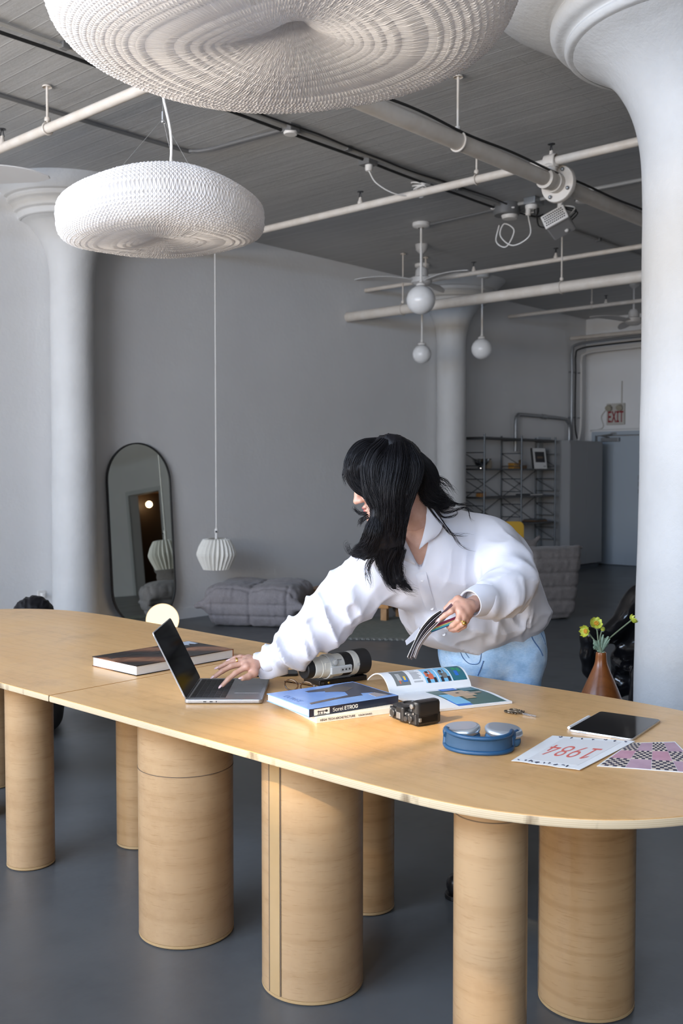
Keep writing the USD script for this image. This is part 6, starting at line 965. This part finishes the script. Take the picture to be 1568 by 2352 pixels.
def hand(wrist, into, knuckles, fingers, thumb, palm_r=0.0135, fr=(.0092, .0078), back=None, h=0.0026):
    allp = np.vstack([[wrist, into], knuckles] + [np.array(q) for q in fingers] + [np.array(thumb)]); f = Field(allp.min(0) - .03, allp.max(0) + .03, h)
    f.cap(into, wrist, .0235, .0235, .01, (back, 0.78) if back is not None else None)
    for i, kn in enumerate(knuckles): f.cap(wrist + (kn - wrist) * .12, kn, .0165, palm_r * .92, .012)
    for i in range(3): f.cap(wrist * .45 + knuckles[i] * .55, wrist * .45 + knuckles[i + 1] * .55, .0145, None, .012).cap(knuckles[i], knuckles[i + 1], .0105, None, .008)
    for i, fg in enumerate(fingers):
        s_ = (1.0, 1.03, .98, .85)[i]; pts = [knuckles[i]] + list(fg); f.chain(pts, [fr[0] * 1.12 * s_] + list(np.linspace(fr[0], fr[1], len(fg)) * s_ * .92), .004)
    t = list(thumb); f.chain([wrist * .55 + knuckles[0] * .45] + t[:1], [.0175, .0145], .012).chain(t, np.linspace(.0125, .0085, len(t)), .005); return f.mesh(2)
def phalanges(k, tip, arch, fr_=(.46, .76)):
    k, tip, arch = map(np.asarray, (k, tip, arch)); return [k + (tip - k) * fr_[0] + arch, k + (tip - k) * fr_[1] + arch * .72, tip]
# right hand on the keys
rk = [J(566, 1531, 3.165), J(563, 1523, 3.190), J(566, 1517, 3.212), J(571, 1512, 3.233)]; rt_ = [J(511, 1574, 3.135), J(494, 1553, 3.165), J(503, 1533, 3.195), J(529, 1516, 3.225)]; upz = np.array([0, 0, 1.0])
rf = [phalanges(k, t, upz * a) for k, t, a in zip(rk, rt_, (.007, .009, .008, .008))]; rth = [J(583, 1546, 3.165), J(570, 1554, 3.15), J(557, 1558, 3.135)]
rh = hand(J(593, 1526, 3.205), RW * .8 + RE * .2, rk, rf, rth, back=UP)
# left hand closed on the swatches
lk = [J(1050, 1392, 2.945), J(1056, 1404, 2.930), J(1063, 1415, 2.928), J(1068, 1424, 2.935)]
lf = [[J(1036, 1404, 2.925), J(1022, 1413, 2.925), J(1011, 1421, 2.93)], [J(1052, 1425, 2.915), J(1041, 1435, 2.93), J(1030, 1440, 2.95)], [J(1061, 1434, 2.915), J(1048, 1443, 2.935), J(1034, 1446, 2.96)], [J(1066, 1438, 2.925), J(1052, 1447, 2.945), J(1040, 1449, 2.965)]]; lth = [J(1052, 1378, 2.965), J(1038, 1386, 2.965), J(1024, 1398, 2.965)]
lh_ = hand(J(1077, 1392, 2.965), LW * .8 + LE * .2, lk, lf, lth, back=UP - FW * .6)
try:
    parts = [mani(k) for k in (body_k, head_k, rh, lh_)]; assert all(p.status() == manifold3d.Error.NoError and p.num_tri() > 0 for p in parts); body_m = to_tm(parts[0] + parts[1] + parts[2] + parts[3])
except Exception as e_:
    body_m = cat([body_k, head_k, rh, lh_])
bd = wo.add('body', body_m, skin, True)
for fg in rf[:4] + [rth]: t, p_ = np.array(fg[-1]), np.array(fg[-2]); d_ = (t - p_) / np.linalg.norm(t - p_); u_ = upz - d_ * (upz @ d_); u_ = u_ / np.linalg.norm(u_) * .8 - FW * .35; u_ -= d_ * (u_ @ d_); bd.add('nail', ball(t + d_ * .006 + u_ * .0035, 1.0, 2, (.0105, .0052, .0028), np.stack([d_, np.cross(u_, d_) / np.linalg.norm(u_), u_ / np.linalg.norm(u_)], 1)), nail_m, True)
for fg in lf[:1]: t, p_ = np.array(fg[-1]), np.array(fg[-2]); d_ = (t - p_) / np.linalg.norm(t - p_); u_ = -FW * .8 + UP * .45; u_ -= d_ * (u_ @ d_); u_ /= np.linalg.norm(u_); bd.add('nail', ball(t + d_ * .007 + u_ * .0045, 1.0, 2, (.0105, .0055, .0028), np.stack([d_, np.cross(u_, d_), u_], 1)), nail_m, True)
bd.add('lips', [trimesh.util.concatenate([tube([H_(.0985 - abs(y) * .35, y, -.0585 + .001 * math.cos(y * 300)) for y in np.linspace(-.020, .020, 9)], [.001, .003, .0045, .0052, .005, .0052, .0045, .003, .001], 8), tube([H_(.0965 - abs(y) * .35, y, -.0685) for y in np.linspace(-.018, .018, 9)], [.001, .0035, .005, .006, .0062, .006, .005, .0035, .001], 8)])], lip_m, True)
for s in (-1, 1): bd.add('eye', ball(H_(.0775, s * .031, .001), .0118, 2), eye_w, True); bd.add('eyebrow', tube([H_(.094 - abs(y - .03) * .25, s * y, .026 - abs(y - .03) * .2) for y in np.linspace(.012, .052, 6)], [.001, .003, .003, .003, .002, .001], 6), hair_m)
def ring_on(a, b, r, m_, w=.0016): a, b = np.asarray(a), np.asarray(b); fm = frame(b - a); c = (a + b) / 2; return tube([c + fm @ [r * math.cos(q), r * math.sin(q), 0] for q in np.linspace(0, 2 * PI, 22, endpoint=False)], w, 6, closed=True)
wo.add('ring', ring_on(rk[2] * .35 + rf[2][0] * .65, rf[2][0], .0102, gold, .002), gold); wo.add('ring', ring_on(rk[2] * .5 + rf[2][0] * .5, rf[2][0], .0098, gold, .0012), gold)
rg = wo.add('ring', ring_on(lk[2] * .4 + lf[2][0] * .6, lf[2][0], .0104, gold, .0022), gold); wo.add('ring', ball(lk[2] * .2 + lf[2][0] * .8 - FW * .011 + RT * .004, .0075, 2, (1, 1, .8)), gold)
# shirt
f = Field((2.05, 1.55, 0.78), (3.25, 2.65, 1.44), 0.0062)
f.cap(J(932, 1312, 3.27), J(1078, 1280, 3.36), .122, .122, .08).cap(J(985, 1262, 3.27), J(1015, 1370, 3.38), .118, .122, .07).cap(J(1010, 1385, 3.42), J(1085, 1405, 3.49), .115, .125, .07).cap(J(1085, 1400, 3.50), J(1160, 1408, 3.57), .125, .105, .07).cap(J(1010, 1425, 3.45), J(1110, 1425, 3.53), .072, .072, .07)
f.cap(J(980, 1218, 3.285), J(870, 1300, 3.22), .066, .070, .06).cap(J(1000, 1205, 3.30), J(1118, 1240, 3.37), .062, .072, .06).cap(J(1150, 1290, 3.42), J(1180, 1400, 3.55), .10, .10, .07)
f.chain([J(862, 1312, 3.21), J(800, 1370, 3.205), J(738, 1430, 3.20), J(680, 1480, 3.205), J(640, 1505, 3.21)], [.080, .075, .070, .060, .047], .03).chain([J(640, 1505, 3.21), J(612, 1522, 3.213)], [.047, .033], .02)
f.chain([J(1122, 1250, 3.345), J(1158, 1295, 3.25), J(1172, 1338, 3.16), J(1150, 1366, 3.09), J(1118, 1376, 3.03)], [.085, .080, .076, .062, .050], .03)
n_ = lambda P, sc, seed: meshkit.noise(P * sc, seed)
def ridge(P, along, across, w1, w2, seed):
    """Creases that run along a direction: stretched noise folded into sharp ridges."""
    a = along / np.linalg.norm(along); c = across - a * (across @ a); c /= np.linalg.norm(c); e = np.cross(a, c); Q = np.stack([P @ a / w1, P @ c / w2, P @ e / (w2 * 1.6)], -1); Q = Q + 0.35 * (meshkit.noise(Q * 0.9 + 5, seed + 1) - .5)[:, None]; n = meshkit.noise(Q, seed); return (1 - np.abs(2 * n - 1)) ** 2.2
rarm = RW - RS; larm1, larm2 = LE - LS, LW - LE
def wgt(P, c, r): return np.exp(-((P - c) ** 2).sum(1) / (r * r))
def shirt_folds(P):
    o = np.zeros(len(P)); q = np.clip((P - RS) @ rarm / (rarm @ rarm), -.3, 1.2); wa = 1 / (1 + np.exp(-((q - 0.10) * 16))); rad = np.cross(rarm / np.linalg.norm(rarm), FW)
    dist = np.linalg.norm(P - RS - np.outer(q, rarm), axis=1); wa = wa * (dist < .13)
    o += wa * (0.022 * ridge(P, rarm * .55 + rad * .9, rarm, .20, .055, 3) - .008); o += wa * np.exp(-((q - .86) / .10) ** 2) * .016 * (np.sin((q * 62 + 3 * n_(P, 14, 4))) * .5); o += wa * .010 * ridge(P, rarm, rad, .22, .05, 9)
    we = np.maximum(wgt(P, LE + (LS - LE) * .15, .13), wgt(P, LE * .5 + LW * .5, .12)); o += we * (0.020 * ridge(P, np.cross(larm2, FW) + larm1 * .5, larm2, .16, .055, 6) - .006)
    wt = np.clip(1 - wa - we, 0, 1); pit = J(885, 1400, 3.25); o += wt * 0.016 * ridge(P, J(1120, 1430, 3.5) - pit, UP, .30, .085, 12) * np.clip((1.26 - P[:, 2]) * 6, 0, 1.4); o += wt * 0.014 * ridge(P, J(1180, 1430, 3.5) - J(1080, 1260, 3.3), RT, .25, .07, 15) * np.clip(wgt(P, J(1150, 1370, 3.45), .22) * 1.6, 0, 1)
    hem = np.exp(-((P[:, 2] - .93) / .05) ** 2); o += wt * hem * .009 * ridge(P, UP, RT, .12, .045, 21); o += .0035 * (n_(P, 9, 30) - .5); return o
f.disp(shirt_folds, .06)
# neck hole, V opening and a groove beside the placket
f.cap(H_(-.03, 0, -.075), J(972, 1200, 3.22), .058, .056, .01, None, True)
for t in np.linspace(0, 1, 14):
    x, y, r_, dm = [np.interp(t, (0, .3, .65, 1), v) for v in ((950, 957, 962, 965), (1178, 1225, 1266, 1304), (.050, .040, .022, .003), (3.26, 3.25, 3.20, 3.155))]; f.cap(J(x, y, 2.98), J(x, y, dm), r_, r_, .006, None, True)
shirt_k = f.mesh(1); sh = wo.add('shirt', shirt_k, shirt_m, True)
# placket, buttons, collar, cuffs
pl_pts = [(963, 1302), (968, 1325), (974, 1350), (983, 1378), (994, 1405), (1006, 1432), (1018, 1455)]
def strip(mesh, pts, w, lift, th=.0016):
    c = hits(mesh, pts, lift); c = spline(c, 4); tg = np.gradient(c, axis=0); side = np.cross(tg, -FW); side /= np.linalg.norm(side, axis=1, keepdims=True); P = np.stack([c + side * w * s - FW * (.0025 * (1 - s * s)) for s in (-1, -.5, 0, .5, 1)], 1); return sheet(P, th)
try: sh.add('placket', strip(shirt_k, pl_pts, .0165, .003), shirt_m, True)
except Exception: pass
for x, y in ((969, 1333), (992, 1398), (1019, 1457)):
    h_ = hit(shirt_k, x, y, .0065)
    if h_ is not None: b_ = sh.add('button', lathe([(0, .0022), (.0042, .0022), (.0056, .0012), (.0056, -.001), (0, -.001)], 16, h_, -FW), button_m)
def collar(ps): return spline(np.array([J(*p) for p in ps]), 5)
for nm, inn, out in (('collar', [(953, 1156, 3.20), (975, 1163, 3.165), (978, 1195, 3.145), (972, 1228, 3.125), (963, 1262, 3.125)], [(1000, 1150, 3.26), (1004, 1166, 3.195), (1016, 1196, 3.165), (1006, 1226, 3.14), (970, 1252, 3.122)]), ('collar', [(905, 1190, 3.17), (922, 1230, 3.14), (940, 1265, 3.125), (955, 1292, 3.13)], [(890, 1200, 3.17), (902, 1250, 3.125), (920, 1282, 3.115), (950, 1296, 3.125)])):
    a, b = collar(inn), collar(out); P = np.stack([a * (1 - s) + b * s - FW * (.010 * math.sin(PI * s)) for s in np.linspace(0, 1, 7)], 1); sh.add(nm, sheet(P, -.0022), shirt_m, True)
def cuff(a, b, r0, r1): fm = frame(b - a); L_ = np.linalg.norm(b - a); return pose(lathe([(r0 - .004, .006), (r0, .0), (r0 + .0015, .003), ((r0 + r1) / 2 + .003, L_ * .5), (r1 + .002, L_), (r1 - .004, L_ + .001)], 40), fm, a)
sh.add('cuff', cuff(J(601, 1528, 3.214), J(634, 1507, 3.21), .0325, .043), shirt_m, True); sh.add('cuff', cuff(J(1078, 1387, 2.972), J(1115, 1374, 3.03), .040, .050), shirt_m, True)
P = np.array([[J(930 + 32 * u + 3 * v, 1472 - 32 * u * (1 - .3 * v) + 10 * v, 3.30 + .02 * u) for v in (0, .5, 1)] for u in np.linspace(0, 1, 6)]); sh.add('hem_corner', sheet(P, .0015), shirt_m)
# jeans
f = Field((2.6, 1.45, 0.03), (3.4, 2.3, 1.0), 0.0085)
f.cap(J(1096, 1470, 3.545), J(1165, 1465, 3.59), .118, .118, .05).cap(J(1092, 1500, 3.545), J(1172, 1500, 3.59), .122, .122, .05)
for h_, k_, a_ in ((J(1084, 1515, 3.545), K1, A1), (J(1180, 1520, 3.585), K2, A2)): f.chain([h_, h_ * .6 + k_ * .4, k_, k_ * .5 + a_ * .5, a_ + [0, 0, .02]], [.105, .094, .072, .066, .062], .03)
def jf(P): return .006 * ridge(P, RT * .9 - UP * .45, UP, .12, .032, 41) * np.clip((P[:, 2] - .70) * 8, 0, 1) + .008 * ridge(P, RT, UP, .1, .04, 44) * np.clip((.30 - P[:, 2]) * 8, 0, 1)
f.disp(jf); f.cap(J(1066, 1545, 3.40), J(1120, 1600, 3.42), .018, .02, .03, None, True); jeans_k = f.mesh(1); je = wo.add('jeans', jeans_k, denim, True)
stitch = mat('denim_seam', (0.06, 0.13, 0.28), 0.8); pale_d = mat('denim_pale', (0.42, 0.56, 0.74), 0.85)
def seam(pts, r, m_, nm='seam', lift=.001):
    c = hits(jeans_k, pts, lift)
    if len(c) > 2: je.add(nm, tube(spline(c, 4), r, 6), m_)
seam([(1052, 1476), (1058, 1500), (1066, 1515), (1080, 1525), (1098, 1524), (1104, 1508), (1106, 1480)], .0014, stitch); seam([(1062, 1476), (1068, 1498), (1077, 1511)], .0011, stitch); seam([(1217, 1448), (1223, 1468), (1238, 1490), (1246, 1506)], .0022, stitch, 'pocket_seam'); seam([(1233, 1440), (1246, 1462), (1252, 1480)], .0014, stitch); seam([(1250, 1515), (1256, 1540), (1262, 1560)], .0016, pale_d)
seam([(1048, 1479), (1080, 1472), (1120, 1462), (1170, 1452), (1212, 1447)], .0018, stitch); seam([(1110, 1518), (1104, 1535), (1097, 1552)], .0020, stitch)
try: je.add('belt_loop', strip(jeans_k, [(1109, 1452), (1111, 1462), (1113, 1474)], .006, .004), denim)
except Exception: pass
shoe_m = mat('black_boot', (0.008, 0.008, 0.009), 0.35)
for a_, sx in ((A1, 0), (A2, 0)):
    f = Field((a_[0] - .24, a_[1] - .12, -.01), (a_[0] + .12, a_[1] + .20, .22), .006); t_ = np.array([a_[0] - .135, a_[1] + .015, .045]); hl = np.array([a_[0] + .035, a_[1] - .01, .05]); f.cap(hl, t_, .045, .042, .03).cap(a_ * [1, 1, 0] + [0, 0, .06], a_ * [1, 1, 0] + [0, 0, .17], .05, .052, .03); k = f.mesh(2); k.vertices[:, 2] = np.maximum(k.vertices[:, 2], .012); b_ = wo.add('boot', k, shoe_m, True)
    b_.add('sole', [tube([hl * [1, 1, 0] + [0, 0, .012], t_ * [1, 1, 0] + [0, 0, .012]], [.05, .046], 20)] if False else slab(Polygon([tuple(hl[:2] + .05 * np.array([math.cos(q), math.sin(q)])) for q in np.linspace(0, 2 * PI, 24)]).union(Polygon([tuple(t_[:2] + .047 * np.array([math.cos(q), math.sin(q)])) for q in np.linspace(0, 2 * PI, 24)])).convex_hull, 0.0, .016, .003, 2), shoe_m)
# hair: a solid under-mass and loose wavy locks
f = Field(hc - [.42, .42, .46], hc + [.42, .42, .22], 0.0062); f.ell(H_(-.020, 0, .036), (.108, .088, .096), HR, .03)
locks = [  # (pixel x, y, depth, radius in m) from the crown outwards
    [(868, 1022, 3.06, .030), (828, 1045, 3.04, .034), (812, 1078, 3.03, .030), (822, 1108, 3.03, .022), (850, 1132, 3.03, .020), (866, 1165, 3.03, .018), (866, 1195, 3.02, .018), (852, 1225, 3.02, .014)],
    [(890, 1018, 3.04, .035), (860, 1070, 3.02, .042), (862, 1120, 3.01, .036), (882, 1170, 3.01, .034), (876, 1220, 3.02, .034), (858, 1260, 3.04, .024), (835, 1280, 3.06, .012)],
    [(910, 1020, 3.04, .035), (905, 1075, 3.01, .044), (895, 1130, 3.00, .044), (896, 1185, 3.01, .040), (890, 1235, 3.03, .036), (880, 1285, 3.06, .022), (893, 1325, 3.08, .016), (905, 1350, 3.08, .008)],
    [(930, 1030, 3.06, .035), (940, 1085, 3.03, .042), (930, 1135, 3.02, .030), (918, 1190, 3.02, .022), (912, 1240, 3.03, .018), (908, 1290, 3.06, .015), (918, 1330, 3.07, .010), (945, 1355, 3.08, .004)],
    [(940, 1050, 3.12, .045), (972, 1095, 3.12, .042), (985, 1130, 3.14, .036), (1010, 1148, 3.18, .026), (1042, 1158, 3.22, .010)],
    [(945, 1080, 3.20, .045), (975, 1120, 3.22, .040), (1000, 1150, 3.24, .026), (1025, 1162, 3.24, .012)],
    [(868, 1180, 3.00, .020), (858, 1225, 3.00, .026), (842, 1258, 3.03, .022), (812, 1276, 3.07, .008)]]
for lk_ in locks: f.chain([J(*p[:3]) for p in lk_], [p[3] * .80 for p in lk_], .02)
f.ell(H_(.105, .02, -.045), (.048, .07, .050), HR, .012, True)          # keeps the nose and mouth clear
f.disp(lambda P: .005 * (ridge(P, hu + hs * .1, hf, .20, .011, 51) - .5) + .003 * (ridge(P, hu - hf * .3, hf, .15, .006, 53) - .5))
hair_k = f.mesh(1); hr = wo.add('hair', hair_k, hair_m, True)
rh_ = np.random.default_rng(8); CPTS, CNT, CW = [], [], []
def strands(guide, n, spread0, spread1, wave, freq, w=.0011, grow=0.0, n_pts=26):
    """n wavy hairs around a guide line; they spread out and curl more towards the tip."""
    g = spline(np.array([J(*p[:3]) for p in guide]), 8); L_ = np.r_[0, np.cumsum(np.linalg.norm(np.diff(g, axis=0), axis=1))]; tq = np.linspace(0, L_[-1], n_pts); g = np.stack([np.interp(tq, L_, g[:, k]) for k in range(3)], 1); T_ = np.gradient(g, axis=0); T_ /= np.linalg.norm(T_, axis=1, keepdims=True); A = np.cross(T_, FW); A /= np.linalg.norm(A, axis=1, keepdims=True); B = np.cross(T_, A); s = np.linspace(0, 1, n_pts)
    for _ in range(n):
        a0, rr, p0, fq = rh_.uniform(0, 2 * PI), math.sqrt(rh_.random()), rh_.uniform(0, 2 * PI), freq * rh_.uniform(.7, 1.3); sp = (np.interp(s, np.linspace(0, 1, len(spread0)), spread0) if spread1 is None else spread0 + (spread1 - spread0) * s) * (rr if spread1 is not None else .70 + .36 * rr); wv = wave * s ** 1.4 * rh_.uniform(.4, 1.2); end = rh_.uniform(.75, 1.0); ss = s * end
        gi = np.stack([np.interp(ss, s, g[:, k]) for k in range(3)], 1); c = gi + A * (sp * math.cos(a0) + wv * np.sin(fq * 2 * PI * ss + p0))[:, None] + B * (sp * math.sin(a0) + wv * np.cos(fq * 2 * PI * ss + p0 * 1.3))[:, None]
        hl = (c - hc) @ HR
        if ((hl[:, 0] > .068) & (hl[:, 2] < .004) & (hl[:, 2] > -.105) & (np.abs(hl[:, 1]) < .075)).any() and w > .00105: continue
        CPTS.append(c); CNT.append(n_pts); CW.append(w * np.clip(1.15 - s ** 3, .15, 1))
for lk_ in locks: rad_ = np.array([p[3] for p in lk_]); rad_[0] *= .7; strands(lk_, 700, rad_ * 1.05 + .002, None, .011, 2.2, .0012)
for g_, n_, sp_, wv_ in (([(885, 1230, 3.02), (862, 1270, 3.03), (844, 1305, 3.06), (850, 1345, 3.08), (846, 1352, 3.09)], 40, .010, .006), ([(905, 1260, 3.02), (888, 1300, 3.05), (893, 1335, 3.07), (915, 1352, 3.08), (935, 1362, 3.09)], 70, .014, .010), ([(925, 1260, 3.03), (915, 1310, 3.06), (930, 1350, 3.08), (962, 1360, 3.09)], 70, .012, .010), ([(850, 1225, 3.04), (828, 1262, 3.06), (806, 1270, 3.08), (797, 1250, 3.09), (805, 1248, 3.10)], 34, .010, .006), ([(845, 1240, 3.05), (825, 1275, 3.08), (808, 1285, 3.09)], 40, .014, .006), ([(880, 1240, 3.02), (905, 1290, 3.05), (928, 1330, 3.07)], 60, .016, .012), ([(842, 1180, 3.03), (826, 1178, 3.04), (815, 1170, 3.045), (812, 1160, 3.05)], 26, .006, .004), ([(846, 1185, 3.03), (830, 1195, 3.04), (822, 1210, 3.05)], 30, .008, .004), ([(990, 1130, 3.15), (1000, 1165, 3.14), (1018, 1188, 3.15), (1050, 1180, 3.18), (1040, 1168, 3.2)], 16, .004, .004), ([(1000, 1140, 3.17), (1050, 1158, 3.22), (1075, 1160, 3.26), (1090, 1175, 3.27)], 16, .005, .004), ([(985, 1150, 3.14), (1020, 1178, 3.16), (1070, 1166, 3.22), (1082, 1195, 3.24), (1108, 1200, 3.25)], 12, .004, .005), ([(980, 1160, 3.13), (1010, 1200, 3.15), (1040, 1228, 3.16), (1090, 1226, 3.19)], 10, .004, .006), ([(990, 1160, 3.13), (1030, 1215, 3.16), (1060, 1255, 3.18), (1105, 1266, 3.19)], 7, .003, .006), ([(962, 1060, 3.10), (985, 1092, 3.12), (1020, 1110, 3.16), (1050, 1140, 3.2)], 40, .014, .008), ([(800, 1060, 3.05), (788, 1090, 3.05), (795, 1120, 3.05)], 14, .006, .003), ([(860, 1015, 3.08), (830, 1018, 3.08), (800, 1045, 3.07)], 16, .008, .003)): strands(g_, n_, sp_, sp_ * .9, wv_, 1.6, .0010)
cv = UsdGeom.BasisCurves.Define(stage, hr.path + '/loose_strands'); cv.CreateTypeAttr('linear'); cv.CreateWrapAttr('nonperiodic'); cv.CreatePointsAttr(Vt.Vec3fArray.FromNumpy((np.vstack(CPTS) - wo.loc).astype(np.float32))); cv.CreateCurveVertexCountsAttr(Vt.IntArray.FromNumpy(np.array(CNT, np.int32))); cv.CreateWidthsAttr(Vt.FloatArray.FromNumpy(np.concatenate(CW).astype(np.float32))); cv.SetWidthsInterpolation('vertex')
UsdShade.MaterialBindingAPI.Apply(cv.GetPrim()).Bind(hair_m); cv.GetPrim().SetCustomDataByKey('kind', 'stuff')
# ------------------------------------------------------------------ swatches in her left hand
sw_cols = [('swatch_white', (0.66, 0.65, 0.66)), ('swatch_black', (0.03, 0.028, 0.03)), ('swatch_grey', (0.30, 0.28, 0.30)), ('swatch_ink', (0.04, 0.035, 0.045)), ('swatch_taupe', (0.34, 0.29, 0.28)), ('swatch_silver', (0.50, 0.50, 0.54))]
sb_ = thing('swatch_bundle', 'bundle of white, black and grey fabric swatches drooping from the left hand', 'fabric swatches', J(960, 1470, 2.94)); wd_ = FW * .045 + RT * .008 - UP * .012
for q, (nm, c_) in enumerate(sw_cols):
    o = q * 2.6; path = spline(np.array([J(1012 + o * .8, 1404 + o, 2.945), J(990 + o, 1420 + o * 1.3, 2.94), J(968 + o, 1446 + o, 2.94), J(951 + o * .9, 1480 + o * .4, 2.94), J(937 + o * 1.2, 1511 + (q % 3) * 2 - .3 * o, 2.94)]), 6)
    P = np.stack([path + wd_ * s for s in np.linspace(-.35, .65, 4)], 1); sb_.add('swatch', sheet(P, .0016), mat(nm, c_, 0.9, bump=.4, bs=700, bdist=.001))
mv = mat('swatch_mauve', (0.20, 0.13, 0.16), 0.85, bump=.3, bs=700, bdist=.001); ms_ = thing('mauve_swatch', 'stiff mauve fabric swatch clamped under the index finger', 'fabric swatch', J(1010, 1415, 2.94))
P = np.array([[J(1036 - 58 * u + 9 * v - 2 * u * v, 1386 + 48 * u + 9 * v + 4 * math.sin(PI * u), 2.948 + .012 * v) for v in np.linspace(0, 1, 4)] for u in np.linspace(0, 1, 8)]); ms_.add('cloth', sheet(P, .0014), mv)
kn = thing('striped_swatch', 'rainbow striped woven swatch held between the fingers of the left hand', 'fabric swatch', J(1025, 1432, 2.94)); u_ = np.linspace(0, 1, 10)
strp = [('stripe_maroon', (0.17, 0.015, 0.05), 0, .42), ('stripe_gold', (0.42, 0.30, 0.08), .42, .56), ('stripe_green', (0.12, 0.24, 0.14), .56, .68), ('stripe_teal', (0.03, 0.26, 0.28), .68, .84), ('stripe_navy', (0.012, 0.05, 0.13), .84, 1)]
def kp(u, v, dz=0): return J(983 + 71 * u + 8 * v, 1441 - 28 * u + 12 * v, 2.942 - dz - .004 * v)
kn.add('cloth', sheet(np.array([[kp(u, v) for v in np.linspace(0, 1, 5)] for u in u_]), .002), MATS['swatch_ink'])
for nm, c_, v0_, v1_ in strp:
    for q in range(22): a_, b_ = q / 22, (q + .86) / 22; kn.add('stripe', sheet(np.array([[kp(a_ if v < .5 else a_ + .012, v0_ + (v1_ - v0_) * v, .0016) for v in (0, 1)], [kp(b_ if v < .5 else b_ + .012, v0_ + (v1_ - v0_) * v, .0016) for v in (0, 1)]]), .001), mat(nm, c_, .9), False)
# ------------------------------------------------------------------ the second person, of whom only the crown shows behind the table
hc2 = atd(78, 1424, 5.5); s2 = thing('person', 'person with short black hair sitting low behind the far left end of the table', 'person', (hc2[0], hc2[1] + .02, 0)); fw_ = np.array([0.6, 0.8, 0]); sd_v = np.array([0.8, -0.6, 0])
f = Field(hc2 - [.62, .62, hc2[2] - .005], hc2 + [.62, .62, .16], .012); b0_ = np.array([hc2[0], hc2[1], 0]) - fw_ * .04 - sd_v * .05; f.ell(hc2, (.078, .088, .105), None, .02).cap(hc2 - [0, 0, .07], b0_ + [0, 0, hc2[2] - .2], .05, .055, .03).ell(hc2 + fw_ * .085 - [0, 0, .02], (.02, .02, .02), None, .02)
f.cap(b0_ + sd_v * .09 + [0, 0, hc2[2] - .24], b0_ - sd_v * .09 + [0, 0, hc2[2] - .24], .07, .07, .05).cap(b0_ + [0, 0, hc2[2] - .28], b0_ - fw_ * .03 + [0, 0, .14], .12, .13, .06)
for s in (-1, 1): f.chain([b0_ + sd_v * s * .10 + [0, 0, .11], b0_ + sd_v * s * .13 + fw_ * .42 + [0, 0, .30], b0_ + sd_v * s * .09 + fw_ * .52 + [0, 0, .05]], [.085, .06, .045], .04); f.chain([b0_ + sd_v * s * .12 + [0, 0, hc2[2] - .24], b0_ + sd_v * s * .16 + fw_ * .10 + [0, 0, hc2[2] - .46], b0_ + sd_v * s * .10 + fw_ * .30 + [0, 0, .20]], [.05, .042, .03], .03)
k = f.mesh(2); k.vertices[:, 2] = np.maximum(k.vertices[:, 2], .004); s2.add('body', k, skin, True)
f = Field(b0_ + [-.5, -.5, .0], b0_ + [.5, .5, hc2[2]], .012); f.cap(b0_ + sd_v * .09 + [0, 0, hc2[2] - .24], b0_ - sd_v * .09 + [0, 0, hc2[2] - .24], .085, .085, .05).cap(b0_ + [0, 0, hc2[2] - .28], b0_ - fw_ * .03 + [0, 0, .14], .115, .125, .06)
for s in (-1, 1): f.chain([b0_ + sd_v * s * .12 + [0, 0, hc2[2] - .24], b0_ + sd_v * s * .16 + fw_ * .10 + [0, 0, hc2[2] - .46]], [.065, .06], .03)
k = f.mesh(2); k.vertices[:, 2] = np.maximum(k.vertices[:, 2], .006); s2.add('top', k, mat('dark_grey_cloth', (0.04, 0.04, 0.045), 0.9), True)
f = Field(b0_ + [-.3, -.7, -.01], b0_ + [.8, .8, .5], .012)
for s_ in (-1, 1): f.chain([b0_ + sd_v * s_ * .10 + [0, 0, .12], b0_ + sd_v * s_ * .13 + fw_ * .42 + [0, 0, .30], b0_ + sd_v * s_ * .09 + fw_ * .51 + [0, 0, .09]], [.105, .078, .062], .04)
k = f.mesh(2); k.vertices[:, 2] = np.maximum(k.vertices[:, 2], .005); s2.add('trousers', k, mat('black_trousers', (0.02, 0.02, 0.022), 0.9), True)
f = Field(hc2 - .2, hc2 + .2, .007); f.ell(hc2 + [0, 0, .022] - fw_ * .008, (.112, .112, .112), None, .02); f.ell(hc2 + fw_ * .10 - [0, 0, .03], (.05, .06, .07), None, .02, True); f.disp(lambda P: .010 * (ridge(P, fw_ + UP * .3, sd_v, .07, .018, 61) - .4)); s2.add('hair', f.mesh(1), hair_m, True)
